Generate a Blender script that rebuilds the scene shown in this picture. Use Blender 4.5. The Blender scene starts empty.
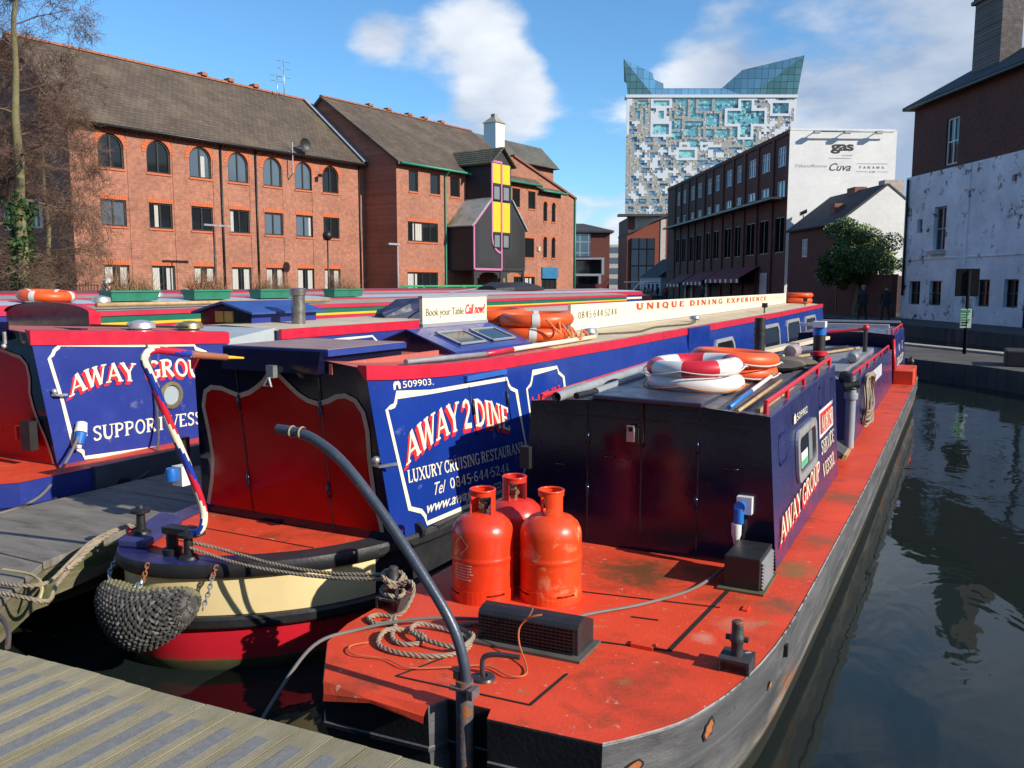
import bpy, bmesh, math, random
from mathutils import Vector, Matrix
R = math.radians
scene = bpy.context.scene
COL = scene.collection

# ------------------------------------------------------------------ camera
cam_data = bpy.data.cameras.new("camera")
cam = bpy.data.objects.new("camera", cam_data)
COL.objects.link(cam)
cam.location = (0, 0, 2.1)
cam.rotation_euler = (R(90 - 6.71), 0, R(27.63))
cam_data.sensor_width = 36
cam_data.lens = 29.88
cam_data.clip_start = 0.05
cam_data.clip_end = 6000
scene.camera = cam

# ------------------------------------------------------------------ sun and sky
SUN_AZ, SUN_EL = -3.0, 28.0          # azimuth from +X towards +Y
sd = Vector((math.cos(R(SUN_EL)) * math.cos(R(SUN_AZ)), math.cos(R(SUN_EL)) * math.sin(R(SUN_AZ)), math.sin(R(SUN_EL))))
sl = bpy.data.lights.new("sun", 'SUN')
sl.energy = 5.0
sl.angle = R(0.5)
sl.color = (1.0, 0.93, 0.82)
sun = bpy.data.objects.new("sun", sl)
COL.objects.link(sun)
sun.rotation_euler = (-sd).to_track_quat('-Z', 'Y').to_euler()
sun.location = (60, -5, 60)

world = bpy.data.worlds.new("World")
scene.world = world
world.use_nodes = True
nt = world.node_tree
nt.nodes.clear()
N = lambda t: nt.nodes.new(t)
def L(a, b): nt.links.new(a, b)
def M(op, a, b=None, c=None, clamp=False):
    n = N('ShaderNodeMath'); n.operation = op; n.use_clamp = clamp
    for i, v in enumerate((a, b, c)):
        if v is None: continue
        if isinstance(v, (int, float)): n.inputs[i].default_value = v
        else: L(v, n.inputs[i])
    return n.outputs[0]
sky = N('ShaderNodeTexSky')
sky.sky_type = 'NISHITA'
sky.sun_disc = False
sky.sun_elevation = R(SUN_EL)
sky.sun_rotation = R(90 - SUN_AZ)
sky.air_density = 1.0
sky.dust_density = 0.3
sky.ozone_density = 2.5
tc = N('ShaderNodeTexCoord')
sep = N('ShaderNodeSeparateXYZ'); L(tc.outputs['Generated'], sep.inputs[0])
zz = M('MAXIMUM', sep.outputs[2], 0.0)
den = M('ADD', zz, 0.28)
px = M('DIVIDE', sep.outputs[0], den); py = M('DIVIDE', sep.outputs[1], den)
cmb = N('ShaderNodeCombineXYZ'); L(px, cmb.inputs[0]); L(py, cmb.inputs[1])
def noise(vec, scale, detail, rough, off=(0, 0, 0)):
    mp = N('ShaderNodeMapping'); mp.inputs['Location'].default_value = off
    L(vec, mp.inputs[0])
    n = N('ShaderNodeTexNoise'); n.inputs['Scale'].default_value = scale
    n.inputs['Detail'].default_value = detail; n.inputs['Roughness'].default_value = rough
    L(mp.outputs[0], n.inputs['Vector']); return n.outputs[0]
OFF = (5.3, 1.7, 0)
HEAPS = [((-0.505, 0.824, 0.258), 0.17, 0.20), ((-0.46, 0.862, 0.213), 0.09, 0.17), ((-0.575, 0.772, 0.275), 0.06, 0.15), ((-0.358, 0.887, 0.292), 0.14, -0.22)]
NSC = 1.45
n1 = noise(cmb.outputs[0], NSC, 9, 0.52, OFF)
n2 = noise(cmb.outputs[0], NSC, 9, 0.52, (OFF[0] - 0.10, OFF[1] + 0.02, 0))
# more cloud to the right of the view (towards +X +Y) and low down, clear blue to the left
rgt = M('ADD', M('MULTIPLY', sep.outputs[0], 0.886), M('MULTIPLY', sep.outputs[1], 0.464))
bias = M('MULTIPLY', M('ADD', rgt, -0.07), 0.68)
low = M('MULTIPLY', M('SUBTRACT', 0.22, zz), 0.55)
low = M('MULTIPLY', low, M('SMOOTH_MIN', M('MAXIMUM', M('MULTIPLY', M('ADD', rgt, 0.16), 8.0), 0.0), 1.0, 0.1))
dens = M('ADD', M('ADD', n1, bias), low)
def heap(d, r, amt):                 # a cumulus standing in one part of the sky
    v = N('ShaderNodeVectorMath'); v.operation = 'DISTANCE'; L(tc.outputs['Generated'], v.inputs[0]); v.inputs[1].default_value = d
    m = N('ShaderNodeMapRange'); m.interpolation_type = 'SMOOTHSTEP'; m.inputs['From Min'].default_value = 0.0; m.inputs['From Max'].default_value = r
    m.inputs['To Min'].default_value = amt; m.inputs['To Max'].default_value = 0.0; L(v.outputs['Value'], m.inputs['Value']); return m.outputs[0]
for d, r, a in HEAPS: dens = M('ADD', dens, heap(d, r, a))
mr = N('ShaderNodeMapRange'); mr.interpolation_type = 'SMOOTHSTEP'
mr.inputs['From Min'].default_value = 0.49; mr.inputs['From Max'].default_value = 0.605
L(dens, mr.inputs['Value'])
cover = M('MULTIPLY', mr.outputs[0], 0.93)
lit = M('ADD', M('MULTIPLY', M('SUBTRACT', n1, n2), 3.2), 0.55, clamp=True)
thick = N('ShaderNodeMapRange'); thick.inputs['From Min'].default_value = 0.62; thick.inputs['From Max'].default_value = 0.92
L(dens, thick.inputs['Value'])
lit2 = M('SUBTRACT', M('SUBTRACT', lit, M('MULTIPLY', thick.outputs[0], 0.40)), M('MULTIPLY', M('MAXIMUM', M('SUBTRACT', rgt, 0.12), 0.0), 1.5), clamp=True)
mixc = N('ShaderNodeMix'); mixc.data_type = 'RGBA'
mixc.inputs['A'].default_value = (0.33, 0.41, 0.55, 1); mixc.inputs['B'].default_value = (0.92, 0.94, 0.97, 1)
L(lit2, mixc.inputs['Factor'])
bg1 = N('ShaderNodeBackground'); bg1.inputs['Strength'].default_value = 0.125
tint = N('ShaderNodeMix'); tint.data_type = 'RGBA'; tint.blend_type = 'MULTIPLY'; tint.inputs['Factor'].default_value = 1
tint.inputs['B'].default_value = (0.68, 1.04, 1.26, 1); L(sky.outputs[0], tint.inputs['A']); L(tint.outputs['Result'], bg1.inputs['Color'])
bg2 = N('ShaderNodeBackground'); bg2.inputs['Strength'].default_value = 1.0
L(mixc.outputs['Result'], bg2.inputs['Color'])
ms = N('ShaderNodeMixShader'); L(cover, ms.inputs[0]); L(bg1.outputs[0], ms.inputs[1]); L(bg2.outputs[0], ms.inputs[2])
wo = N('ShaderNodeOutputWorld'); L(ms.outputs[0], wo.inputs['Surface'])

scene.view_settings.view_transform = 'Standard'
scene.view_settings.look = 'None'
scene.view_settings.exposure = 0.25
scene.view_settings.gamma = 1.0
scene.view_settings.use_curve_mapping = False
scene.render.engine = 'CYCLES'
scene.cycles.use_denoising = True
scene.cycles.max_bounces = 6
scene.cycles.glossy_bounces = 3
scene.cycles.transparent_max_bounces = 6
scene.cycles.caustics_reflective = False
scene.cycles.caustics_refractive = False

# ------------------------------------------------------------------ materials
def _mat(name):
    m = bpy.data.materials.new(name); m.use_nodes = True
    t = m.node_tree; b = t.nodes['Principled BSDF']
    return m, t, b
def paint(name, rgb, rough=0.4, var=0.18, scale=3.0, bump=0.0, bscale=40.0, metal=0.0, stains=(), rvar=0.12, aniso=None, coat=0.0, spec=0.5, spots=()):
    """Worn surface: base colour broken up by two noises, stains = [(rgb, scale, threshold, softness, z_low, z_high or None)]"""
    m, t, b = _mat(name)
    lk = t.links.new; nn = t.nodes.new
    c = nn('ShaderNodeTexCoord')
    mp = nn('ShaderNodeMapping'); lk(c.outputs['Object'], mp.inputs[0])
    if aniso: mp.inputs['Scale'].default_value = aniso
    def tex(s, d=6, r=0.6, w=0.0):
        n = nn('ShaderNodeTexNoise'); n.inputs['Scale'].default_value = s; n.inputs['Detail'].default_value = d
        n.inputs['Roughness'].default_value = r; n.inputs['Distortion'].default_value = w
        lk(mp.outputs[0], n.inputs['Vector']); return n.outputs[0]
    def mrange(v, a, bb, lo=0.0, hi=1.0):
        n = nn('ShaderNodeMapRange'); n.inputs['From Min'].default_value = a; n.inputs['From Max'].default_value = bb
        n.inputs['To Min'].default_value = lo; n.inputs['To Max'].default_value = hi
        lk(v, n.inputs['Value']); return n.outputs[0]
    nA = tex(scale)
    v = mrange(nA, 0.25, 0.75, 1 - var, 1 + var)
    mul = nn('ShaderNodeMix'); mul.data_type = 'RGBA'; mul.blend_type = 'MULTIPLY'; mul.inputs['Factor'].default_value = 1
    mul.inputs['A'].default_value = (*rgb, 1)
    cc = nn('ShaderNodeCombineColor'); lk(v, cc.inputs[0]); lk(v, cc.inputs[1]); lk(v, cc.inputs[2])
    lk(cc.outputs[0], mul.inputs['B'])
    col = mul.outputs['Result']
    for st in stains:
        srgb, ss, th, soft = st[:4]
        f = mrange(tex(ss, 8, 0.65, 0.4), th - soft, th + soft)
        if len(st) > 4 and st[4] is not None:
            sp = nn('ShaderNodeSeparateXYZ'); g = nn('ShaderNodeNewGeometry'); lk(g.outputs['Position'], sp.inputs[0])
            h = mrange(sp.outputs[2], st[4], st[5], 1.0, 0.0)
            k = nn('ShaderNodeMath'); k.operation = 'MULTIPLY'; lk(f, k.inputs[0]); lk(h, k.inputs[1]); f = k.outputs[0]
        mx = nn('ShaderNodeMix'); mx.data_type = 'RGBA'; lk(f, mx.inputs['Factor']); lk(col, mx.inputs['A'])
        mx.inputs['B'].default_value = (*srgb, 1); col = mx.outputs['Result']
    for (sx, sy, sr, srgb, amt) in spots:      # local stains with a ragged outline
        g = nn('ShaderNodeNewGeometry'); dn = nn('ShaderNodeVectorMath'); dn.operation = 'DISTANCE'; lk(g.outputs['Position'], dn.inputs[0]); dn.inputs[1].default_value = (sx, sy, 0.38)
        ad = nn('ShaderNodeMath'); ad.operation = 'MULTIPLY_ADD'; lk(tex(7, 8, .7, .5), ad.inputs[0]); ad.inputs[1].default_value = sr * 2.4; lk(dn.outputs['Value'], ad.inputs[2])
        f = mrange(ad.outputs[0], sr * 1.5, sr * 2.2, amt, 0.0)
        mx = nn('ShaderNodeMix'); mx.data_type = 'RGBA'; lk(f, mx.inputs['Factor']); lk(col, mx.inputs['A']); mx.inputs['B'].default_value = (*srgb, 1); col = mx.outputs['Result']
    lk(col, b.inputs['Base Color'])
    lk(mrange(tex(scale * 2.3), 0.3, 0.7, max(0.02, rough - rvar), min(1, rough + rvar)), b.inputs['Roughness'])
    b.inputs['Metallic'].default_value = metal
    b.inputs['Specular IOR Level'].default_value = spec
    if coat: b.inputs['Coat Weight'].default_value = coat; b.inputs['Coat Roughness'].default_value = 0.12
    if bump:
        bp = nn('ShaderNodeBump'); bp.inputs['Strength'].default_value = bump; bp.inputs['Distance'].default_value = 0.02
        lk(tex(bscale, 4), bp.inputs['Height']); lk(bp.outputs[0], b.inputs['Normal'])
    return m
def brick(name, rgb, rgb2, mortar, along, scale=1.0, peel=None, rough=0.85, dirt=0.25, mott=.2):
    """Brickwork: courses along a horizontal direction `along`; peel = (paint rgb, threshold, soft) covers it in flaking paint."""
    m, t, b = _mat(name)
    lk = t.links.new; nn = t.nodes.new
    g = nn('ShaderNodeNewGeometry')
    d = nn('ShaderNodeVectorMath'); d.operation = 'DOT_PRODUCT'; lk(g.outputs['Position'], d.inputs[0])
    d.inputs[1].default_value = (along[0], along[1], 0)
    sp = nn('ShaderNodeSeparateXYZ'); lk(g.outputs['Position'], sp.inputs[0])
    cm = nn('ShaderNodeCombineXYZ'); lk(d.outputs['Value'], cm.inputs[0]); lk(sp.outputs[2], cm.inputs[1])
    bt = nn('ShaderNodeTexBrick'); lk(cm.outputs[0], bt.inputs['Vector'])
    bt.inputs['Scale'].default_value = 1.0 / scale
    bt.inputs['Brick Width'].default_value = 0.225; bt.inputs['Row Height'].default_value = 0.075
    bt.inputs['Mortar Size'].default_value = 0.008
    bt.inputs['Color1'].default_value = (*rgb, 1); bt.inputs['Color2'].default_value = (*rgb2, 1); bt.inputs['Mortar'].default_value = (*mortar, 1)
    n = nn('ShaderNodeTexNoise'); n.inputs['Scale'].default_value = 0.6; n.inputs['Detail'].default_value = 7; n.inputs['Roughness'].default_value = 0.7
    lk(g.outputs['Position'], n.inputs['Vector'])
    mr = nn('ShaderNodeMapRange'); mr.inputs['From Min'].default_value = 0.3; mr.inputs['From Max'].default_value = 0.7
    mr.inputs['To Min'].default_value = 1 - dirt; mr.inputs['To Max'].default_value = 1 + dirt * 0.6; lk(n.outputs[0], mr.inputs['Value'])
    n3 = nn('ShaderNodeTexNoise'); n3.inputs['Scale'].default_value = 5.0; n3.inputs['Detail'].default_value = 3; lk(cm.outputs[0], n3.inputs['Vector'])
    m3 = nn('ShaderNodeMapRange'); m3.inputs['From Min'].default_value = .3; m3.inputs['From Max'].default_value = .7; m3.inputs['To Min'].default_value = 1 - mott; m3.inputs['To Max'].default_value = 1 + mott; lk(n3.outputs[0], m3.inputs['Value'])
    mm3 = nn('ShaderNodeMath'); mm3.operation = 'MULTIPLY'; lk(mr.outputs[0], mm3.inputs[0]); lk(m3.outputs[0], mm3.inputs[1])
    vm = nn('ShaderNodeVectorMath'); vm.operation = 'SCALE'; lk(bt.outputs[0], vm.inputs[0]); lk(mm3.outputs[0], vm.inputs['Scale'])
    col = vm.outputs[0]
    bh = bt.outputs['Fac']
    if peel:
        n2 = nn('ShaderNodeTexNoise'); n2.inputs['Scale'].default_value = 1.3; n2.inputs['Detail'].default_value = 12; n2.inputs['Roughness'].default_value = 0.75
        lk(g.outputs['Position'], n2.inputs['Vector'])
        mm = nn('ShaderNodeMapRange'); mm.inputs['From Min'].default_value = peel[1] - peel[2]; mm.inputs['From Max'].default_value = peel[1] + peel[2]
        lk(n2.outputs[0], mm.inputs['Value'])
        mx = nn('ShaderNodeMix'); mx.data_type = 'RGBA'; lk(mm.outputs[0], mx.inputs['Factor'])
        pm = nn('ShaderNodeVectorMath'); pm.operation = 'SCALE'; pm.inputs[0].default_value = peel[0]
        lk(mr.outputs[0], pm.inputs['Scale']); lk(pm.outputs[0], mx.inputs['A']); lk(col, mx.inputs['B']); col = mx.outputs['Result']
    lk(col, b.inputs['Base Color']); b.inputs['Roughness'].default_value = rough
    bp = nn('ShaderNodeBump'); bp.inputs['Strength'].default_value = 0.35; bp.inputs['Distance'].default_value = 0.01; bp.invert = True
    lk(bh, bp.inputs['Height']); lk(bp.outputs[0], b.inputs['Normal'])
    return m
def tiles(name, rgb, row=0.16, along=(0.14, 0.99), dark=0.55, lichen=None):
    """Roof tiles: courses by height, staggered along the eave, patchy weathering."""
    m, t, b = _mat(name)
    lk = t.links.new; nn = t.nodes.new
    g = nn('ShaderNodeNewGeometry')
    d = nn('ShaderNodeVectorMath'); d.operation = 'DOT_PRODUCT'; lk(g.outputs['Position'], d.inputs[0]); d.inputs[1].default_value = (along[0], along[1], 0)
    sp = nn('ShaderNodeSeparateXYZ'); lk(g.outputs['Position'], sp.inputs[0])
    cm = nn('ShaderNodeCombineXYZ'); lk(d.outputs['Value'], cm.inputs[0]); lk(sp.outputs[2], cm.inputs[1])
    bt = nn('ShaderNodeTexBrick'); lk(cm.outputs[0], bt.inputs['Vector']); bt.inputs['Scale'].default_value = 1
    bt.inputs['Brick Width'].default_value = 0.3; bt.inputs['Row Height'].default_value = row; bt.inputs['Mortar Size'].default_value = 0.018
    bt.inputs['Color1'].default_value = (*rgb, 1); bt.inputs['Color2'].default_value = tuple(c * 0.72 for c in rgb) + (1,)
    bt.inputs['Mortar'].default_value = tuple(c * dark for c in rgb) + (1,)
    n = nn('ShaderNodeTexNoise'); n.inputs['Scale'].default_value = 0.5; n.inputs['Detail'].default_value = 9; n.inputs['Roughness'].default_value = 0.7
    lk(g.outputs['Position'], n.inputs['Vector'])
    mr = nn('ShaderNodeMapRange'); mr.inputs['From Min'].default_value = 0.3; mr.inputs['From Max'].default_value = 0.72
    mr.inputs['To Min'].default_value = 0.7; mr.inputs['To Max'].default_value = 1.3; lk(n.outputs[0], mr.inputs['Value'])
    vm = nn('ShaderNodeVectorMath'); vm.operation = 'SCALE'; lk(bt.outputs[0], vm.inputs[0]); lk(mr.outputs[0], vm.inputs['Scale'])
    col = vm.outputs[0]
    if lichen:
        mm = nn('ShaderNodeMapRange'); mm.inputs['From Min'].default_value = 0.5; mm.inputs['From Max'].default_value = 0.68; mm.inputs['To Max'].default_value = 0.55
        lk(n.outputs[0], mm.inputs['Value'])
        mx = nn('ShaderNodeMix'); mx.data_type = 'RGBA'; lk(mm.outputs[0], mx.inputs['Factor']); lk(col, mx.inputs['A']); mx.inputs['B'].default_value = (*lichen, 1); col = mx.outputs['Result']
    lk(col, b.inputs['Base Color']); b.inputs['Roughness'].default_value = 0.8
    bp = nn('ShaderNodeBump'); bp.inputs['Strength'].default_value = 0.5; bp.inputs['Distance'].default_value = 0.03; bp.invert = True
    lk(bt.outputs['Fac'], bp.inputs['Height']); lk(bp.outputs[0], b.inputs['Normal'])
    return m
def slabs(name, rgb, w, h, joint=0.5):
    m, t, b = _mat(name); lk = t.links.new; nn = t.nodes.new
    g = nn('ShaderNodeNewGeometry'); mp = nn('ShaderNodeMapping'); mp.inputs['Rotation'].default_value = (0, 0, R(-32)); lk(g.outputs['Position'], mp.inputs[0])
    bt = nn('ShaderNodeTexBrick'); lk(mp.outputs[0], bt.inputs['Vector']); bt.inputs['Scale'].default_value = 1; bt.inputs['Brick Width'].default_value = w; bt.inputs['Row Height'].default_value = h; bt.inputs['Mortar Size'].default_value = .012
    bt.inputs['Color1'].default_value = (*rgb, 1); bt.inputs['Color2'].default_value = tuple(c * .7 for c in rgb) + (1,); bt.inputs['Mortar'].default_value = tuple(c * joint for c in rgb) + (1,)
    n = nn('ShaderNodeTexNoise'); n.inputs['Scale'].default_value = .9; n.inputs['Detail'].default_value = 8; n.inputs['Roughness'].default_value = .7; lk(g.outputs['Position'], n.inputs['Vector'])
    mr = nn('ShaderNodeMapRange'); mr.inputs['From Min'].default_value = .3; mr.inputs['From Max'].default_value = .7; mr.inputs['To Min'].default_value = .6; mr.inputs['To Max'].default_value = 1.5; lk(n.outputs[0], mr.inputs['Value'])
    vm = nn('ShaderNodeVectorMath'); vm.operation = 'SCALE'; lk(bt.outputs[0], vm.inputs[0]); lk(mr.outputs[0], vm.inputs['Scale']); lk(vm.outputs[0], b.inputs['Base Color']); b.inputs['Roughness'].default_value = .85
    bp = nn('ShaderNodeBump'); bp.inputs['Strength'].default_value = .4; bp.inputs['Distance'].default_value = .01; bp.invert = True; lk(bt.outputs['Fac'], bp.inputs['Height']); lk(bp.outputs[0], b.inputs['Normal'])
    return m
def glass(name, rgb=(0.015, 0.02, 0.025), rough=0.06, spec=0.6, metal=0.0, wob=0.0):
    m, t, b = _mat(name)
    b.inputs['Base Color'].default_value = (*rgb, 1); b.inputs['Roughness'].default_value = rough
    b.inputs['Specular IOR Level'].default_value = spec; b.inputs['Metallic'].default_value = metal
    if wob:
        n = t.nodes.new('ShaderNodeTexNoise'); n.inputs['Scale'].default_value = 0.35; n.inputs['Detail'].default_value = 2
        g = t.nodes.new('ShaderNodeNewGeometry'); t.links.new(g.outputs['Position'], n.inputs['Vector'])
        bp = t.nodes.new('ShaderNodeBump'); bp.inputs['Strength'].default_value = wob; bp.inputs['Distance'].default_value = 0.3
        t.links.new(n.outputs[0], bp.inputs['Height']); t.links.new(bp.outputs[0], b.inputs['Normal'])
    return m

# ------------------------------------------------------------------ mesh builder
def frame(origin, u, v):
    o = Vector((origin[0], origin[1], 0)); u = Vector((u[0], u[1], 0)).normalized(); v = Vector((v[0], v[1], 0)).normalized()
    def f(p): return o + u * p[0] + v * p[1] + Vector((0, 0, p[2]))
    return f
class MB:
    def __init__(self, T=None):
        self.v = []; self.f = []; self.m = []; self.s = []; self.T = T; self.cur = 0
    def add(self, pts, faces, smooth=False):
        b = len(self.v)
        for p in pts:
            p = Vector(p); self.v.append(self.T(p) if self.T else p)
        for f in faces:
            self.f.append([b + i for i in f]); self.m.append(self.cur); self.s.append(smooth)
        return self
    def mat(self, i): self.cur = i; return self
    def poly(self, pts): return self.add(pts, [list(range(len(pts)))])
    def box(self, x0, x1, y0, y1, z0, z1):
        return self.obox((x0, y0, z0), (x1 - x0, 0, 0), (0, y1 - y0, 0), (0, 0, z1 - z0))
    def obox(self, o, a, b, c):
        o, a, b, c = Vector(o), Vector(a), Vector(b), Vector(c)
        P = [o, o + a, o + a + b, o + b, o + c, o + a + c, o + a + b + c, o + b + c]
        return self.add(P, [(0, 3, 2, 1), (4, 5, 6, 7), (0, 1, 5, 4), (1, 2, 6, 5), (2, 3, 7, 6), (3, 0, 4, 7)])
    def prism(self, pts, vec):
        n = len(pts); vec = Vector(vec); P = [Vector(p) for p in pts]
        return self.add(P + [p + vec for p in P], [list(range(n))[::-1], list(range(n, 2 * n))] + [(i, (i + 1) % n, n + (i + 1) % n, n + i) for i in range(n)])
    def loft(self, rings, closed=True, caps=(True, True), smooth=False):
        n = len(rings[0]); P = [p for r in rings for p in r]; F = []
        for k in range(len(rings) - 1):
            for i in range(n if closed else n - 1):
                j = (i + 1) % n
                F.append((k * n + i, k * n + j, (k + 1) * n + j, (k + 1) * n + i))
        self.add(P, F, smooth)
        if closed and caps[0]: self.poly(list(rings[0])[::-1])
        if closed and caps[1]: self.poly(list(rings[-1]))
        return self
    def tube(self, path, r, n=8, closed=False, caps=True, smooth=True):
        P = [Vector(p) for p in path]; m = len(P)
        rr = r if isinstance(r, (list, tuple)) else [r] * m
        rings = []; prev = None
        for i in range(m):
            if closed: tan = P[(i + 1) % m] - P[i - 1]
            else: tan = P[min(i + 1, m - 1)] - P[max(i - 1, 0)]
            if tan.length < 1e-9: tan = Vector((0, 0, 1))
            tan.normalize()
            if prev is None:
                a = Vector((0, 0, 1)) if abs(tan.z) < 0.9 else Vector((1, 0, 0))
                x = (a - tan * a.dot(tan)).normalized()
            else:
                x = prev - tan * prev.dot(tan)
                x = x.normalized() if x.length > 1e-6 else tan.orthogonal().normalized()
            y = tan.cross(x); prev = x
            rings.append([P[i] + (x * math.cos(2 * math.pi * k / n) + y * math.sin(2 * math.pi * k / n)) * rr[i] for k in range(n)])
        pts = [p for q in rings for p in q]; F = []
        for k in range(m if closed else m - 1):
            k2 = (k + 1) % m
            for i in range(n):
                j = (i + 1) % n; F.append((k * n + i, k * n + j, k2 * n + j, k2 * n + i))
        self.add(pts, F, smooth)
        if caps and not closed:
            self.poly(rings[0][::-1]); self.poly(rings[-1])
        return self
    def lathe(self, prof, c=(0, 0, 0), n=24, smooth=True, a0=0.0, a1=2 * math.pi, axis='z'):
        full = abs(a1 - a0 - 2 * math.pi) < 1e-6; k = n if full else n + 1
        P = []
        for r, z in prof:
            for i in range(k):
                a = a0 + (a1 - a0) * i / n
                q = (r * math.cos(a), r * math.sin(a), z)
                if axis == 'x': q = (z, q[0], q[1])
                if axis == 'y': q = (q[0], z, q[1])
                P.append((c[0] + q[0], c[1] + q[1], c[2] + q[2]))
        F = []
        for j in range(len(prof) - 1):
            for i in range(n if full else n):
                i2 = (i + 1) % k if full else i + 1
                F.append((j * k + i, j * k + i2, (j + 1) * k + i2, (j + 1) * k + i))
        return self.add(P, F, smooth)
    def disc(self, c, r, n=20, axis='z'):
        P = []
        for i in range(n):
            a = 2 * math.pi * i / n; q = (r * math.cos(a), r * math.sin(a))
            P.append({'z': (c[0] + q[0], c[1] + q[1], c[2]), 'x': (c[0], c[1] + q[0], c[2] + q[1]), 'y': (c[0] + q[0], c[1], c[2] + q[1])}[axis])
        return self.poly(P)
    def ball(self, c, r, n=10, m=7, smooth=True):
        rx, ry, rz = r if isinstance(r, (tuple, list)) else (r, r, r)
        P = [(c[0], c[1], c[2] - rz)]
        for j in range(1, m):
            t = math.pi * j / m
            for i in range(n):
                a = 2 * math.pi * i / n
                P.append((c[0] + rx * math.sin(t) * math.cos(a), c[1] + ry * math.sin(t) * math.sin(a), c[2] - rz * math.cos(t)))
        P.append((c[0], c[1], c[2] + rz)); F = []
        for i in range(n): F.append((0, 1 + (i + 1) % n, 1 + i))
        for j in range(m - 2):
            for i in range(n):
                a = 1 + j * n; F.append((a + i, a + (i + 1) % n, a + n + (i + 1) % n, a + n + i))
        e = len(P) - 1; a = 1 + (m - 2) * n
        for i in range(n): F.append((e, a + i, a + (i + 1) % n))
        return self.add(P, F, smooth)
    def build(self, name, mats, parent=None, bevel=0.0, recalc=True, segs=2, **props):
        o0 = Vector((0, 0, 0))
        if parent is not None:
            p = parent
            while p is not None: o0 = o0 + p.location; p = p.parent
        elif self.v and props.get('origin') is not None:
            o0 = Vector(props['origin'])
        props.pop('origin', None)
        me = bpy.data.meshes.new(name)
        me.from_pydata([tuple(v - o0) for v in self.v], [], self.f)
        for i, p in enumerate(me.polygons):
            p.material_index = self.m[i]; p.use_smooth = self.s[i]
        if recalc:
            bm = bmesh.new(); bm.from_mesh(me)
            if any(self.s):
                bmesh.ops.remove_doubles(bm, verts=bm.verts, dist=2e-5)
                for e in bm.edges:
                    if len(e.link_faces) == 2 and e.calc_face_angle(0) > R(38): e.smooth = False
            bmesh.ops.recalc_face_normals(bm, faces=bm.faces); bm.to_mesh(me); bm.free()
        for mt in (mats if isinstance(mats, (list, tuple)) else [mats]): me.materials.append(mt)
        ob = bpy.data.objects.new(name, me); COL.objects.link(ob)
        if parent is not None: ob.parent = parent
        else: ob.location = o0
        if bevel:
            md = ob.modifiers.new('edge', 'BEVEL'); md.width = bevel; md.segments = segs; md.limit_method = 'ANGLE'; md.angle_limit = R(35)
            md.use_clamp_overlap = True
        for k, v in props.items(): ob[k] = v
        return ob
def thing(name, label, cat, loc=(0, 0, 0), group=None):
    o = bpy.data.objects.new(name, None); COL.objects.link(o); o.location = loc
    o.empty_display_size = 0.2
    o['label'] = label; o['category'] = cat
    if group: o['group'] = group
    return o
def copy_tree(o, loc, label=None):
    r = o.copy(); COL.objects.link(r); r.location = loc
    if label: r['label'] = label
    for ch in list(o.children):
        c = ch.copy(); COL.objects.link(c); c.parent = r
        for g in list(ch.children):
            d = g.copy(); COL.objects.link(d); d.parent = c
    return r
def smooth_path(pts, k=6, closed=False):
    P = [Vector(p) for p in pts]; n = len(P); out = []
    for i in range(n if closed else n - 1):
        if closed: a, b, c, d = P[i - 1], P[i], P[(i + 1) % n], P[(i + 2) % n]
        else: a, b, c, d = P[max(i - 1, 0)], P[i], P[i + 1], P[min(i + 2, n - 1)]
        for j in range(k):
            t = j / k
            out.append(0.5 * ((2 * b) + (c - a) * t + (2 * a - 5 * b + 4 * c - d) * t * t + (3 * b - a - 3 * c + d) * t ** 3))
    if not closed: out.append(P[-1])
    return out
def resample(P, step):
    out = [P[0].copy()]; acc = 0.0
    for i in range(len(P) - 1):
        a, b = P[i], P[i + 1]; l = (b - a).length
        if l < 1e-9: continue
        t = step - acc
        while t <= l:
            out.append(a + (b - a) * (t / l)); t += step
        acc = (acc + l) % step
    out.append(P[-1].copy()); return out
def rope(mb, pts, r=0.012, k=8, pitch=None, strands=3):
    """Twisted rope: strands wound round a smooth path."""
    pitch = pitch or r * 7
    P = resample(smooth_path(pts, k), r * 1.1)
    for s in range(strands):
        q = []; prev = None; dist = 0
        for i, p in enumerate(P):
            tan = (P[min(i + 1, len(P) - 1)] - P[max(i - 1, 0)])
            if tan.length < 1e-9: tan = Vector((1, 0, 0))
            tan.normalize()
            if prev is None: x = tan.orthogonal().normalized()
            else:
                x = prev - tan * prev.dot(tan); x = x.normalized() if x.length > 1e-6 else tan.orthogonal().normalized()
            prev = x; y = tan.cross(x)
            if i: dist += (P[i] - P[i - 1]).length
            a = 2 * math.pi * (dist / pitch + s / strands)
            q.append(p + (x * math.cos(a) + y * math.sin(a)) * r * 0.52)
        mb.tube(q, r * 0.56, n=5)
    return mb

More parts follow.
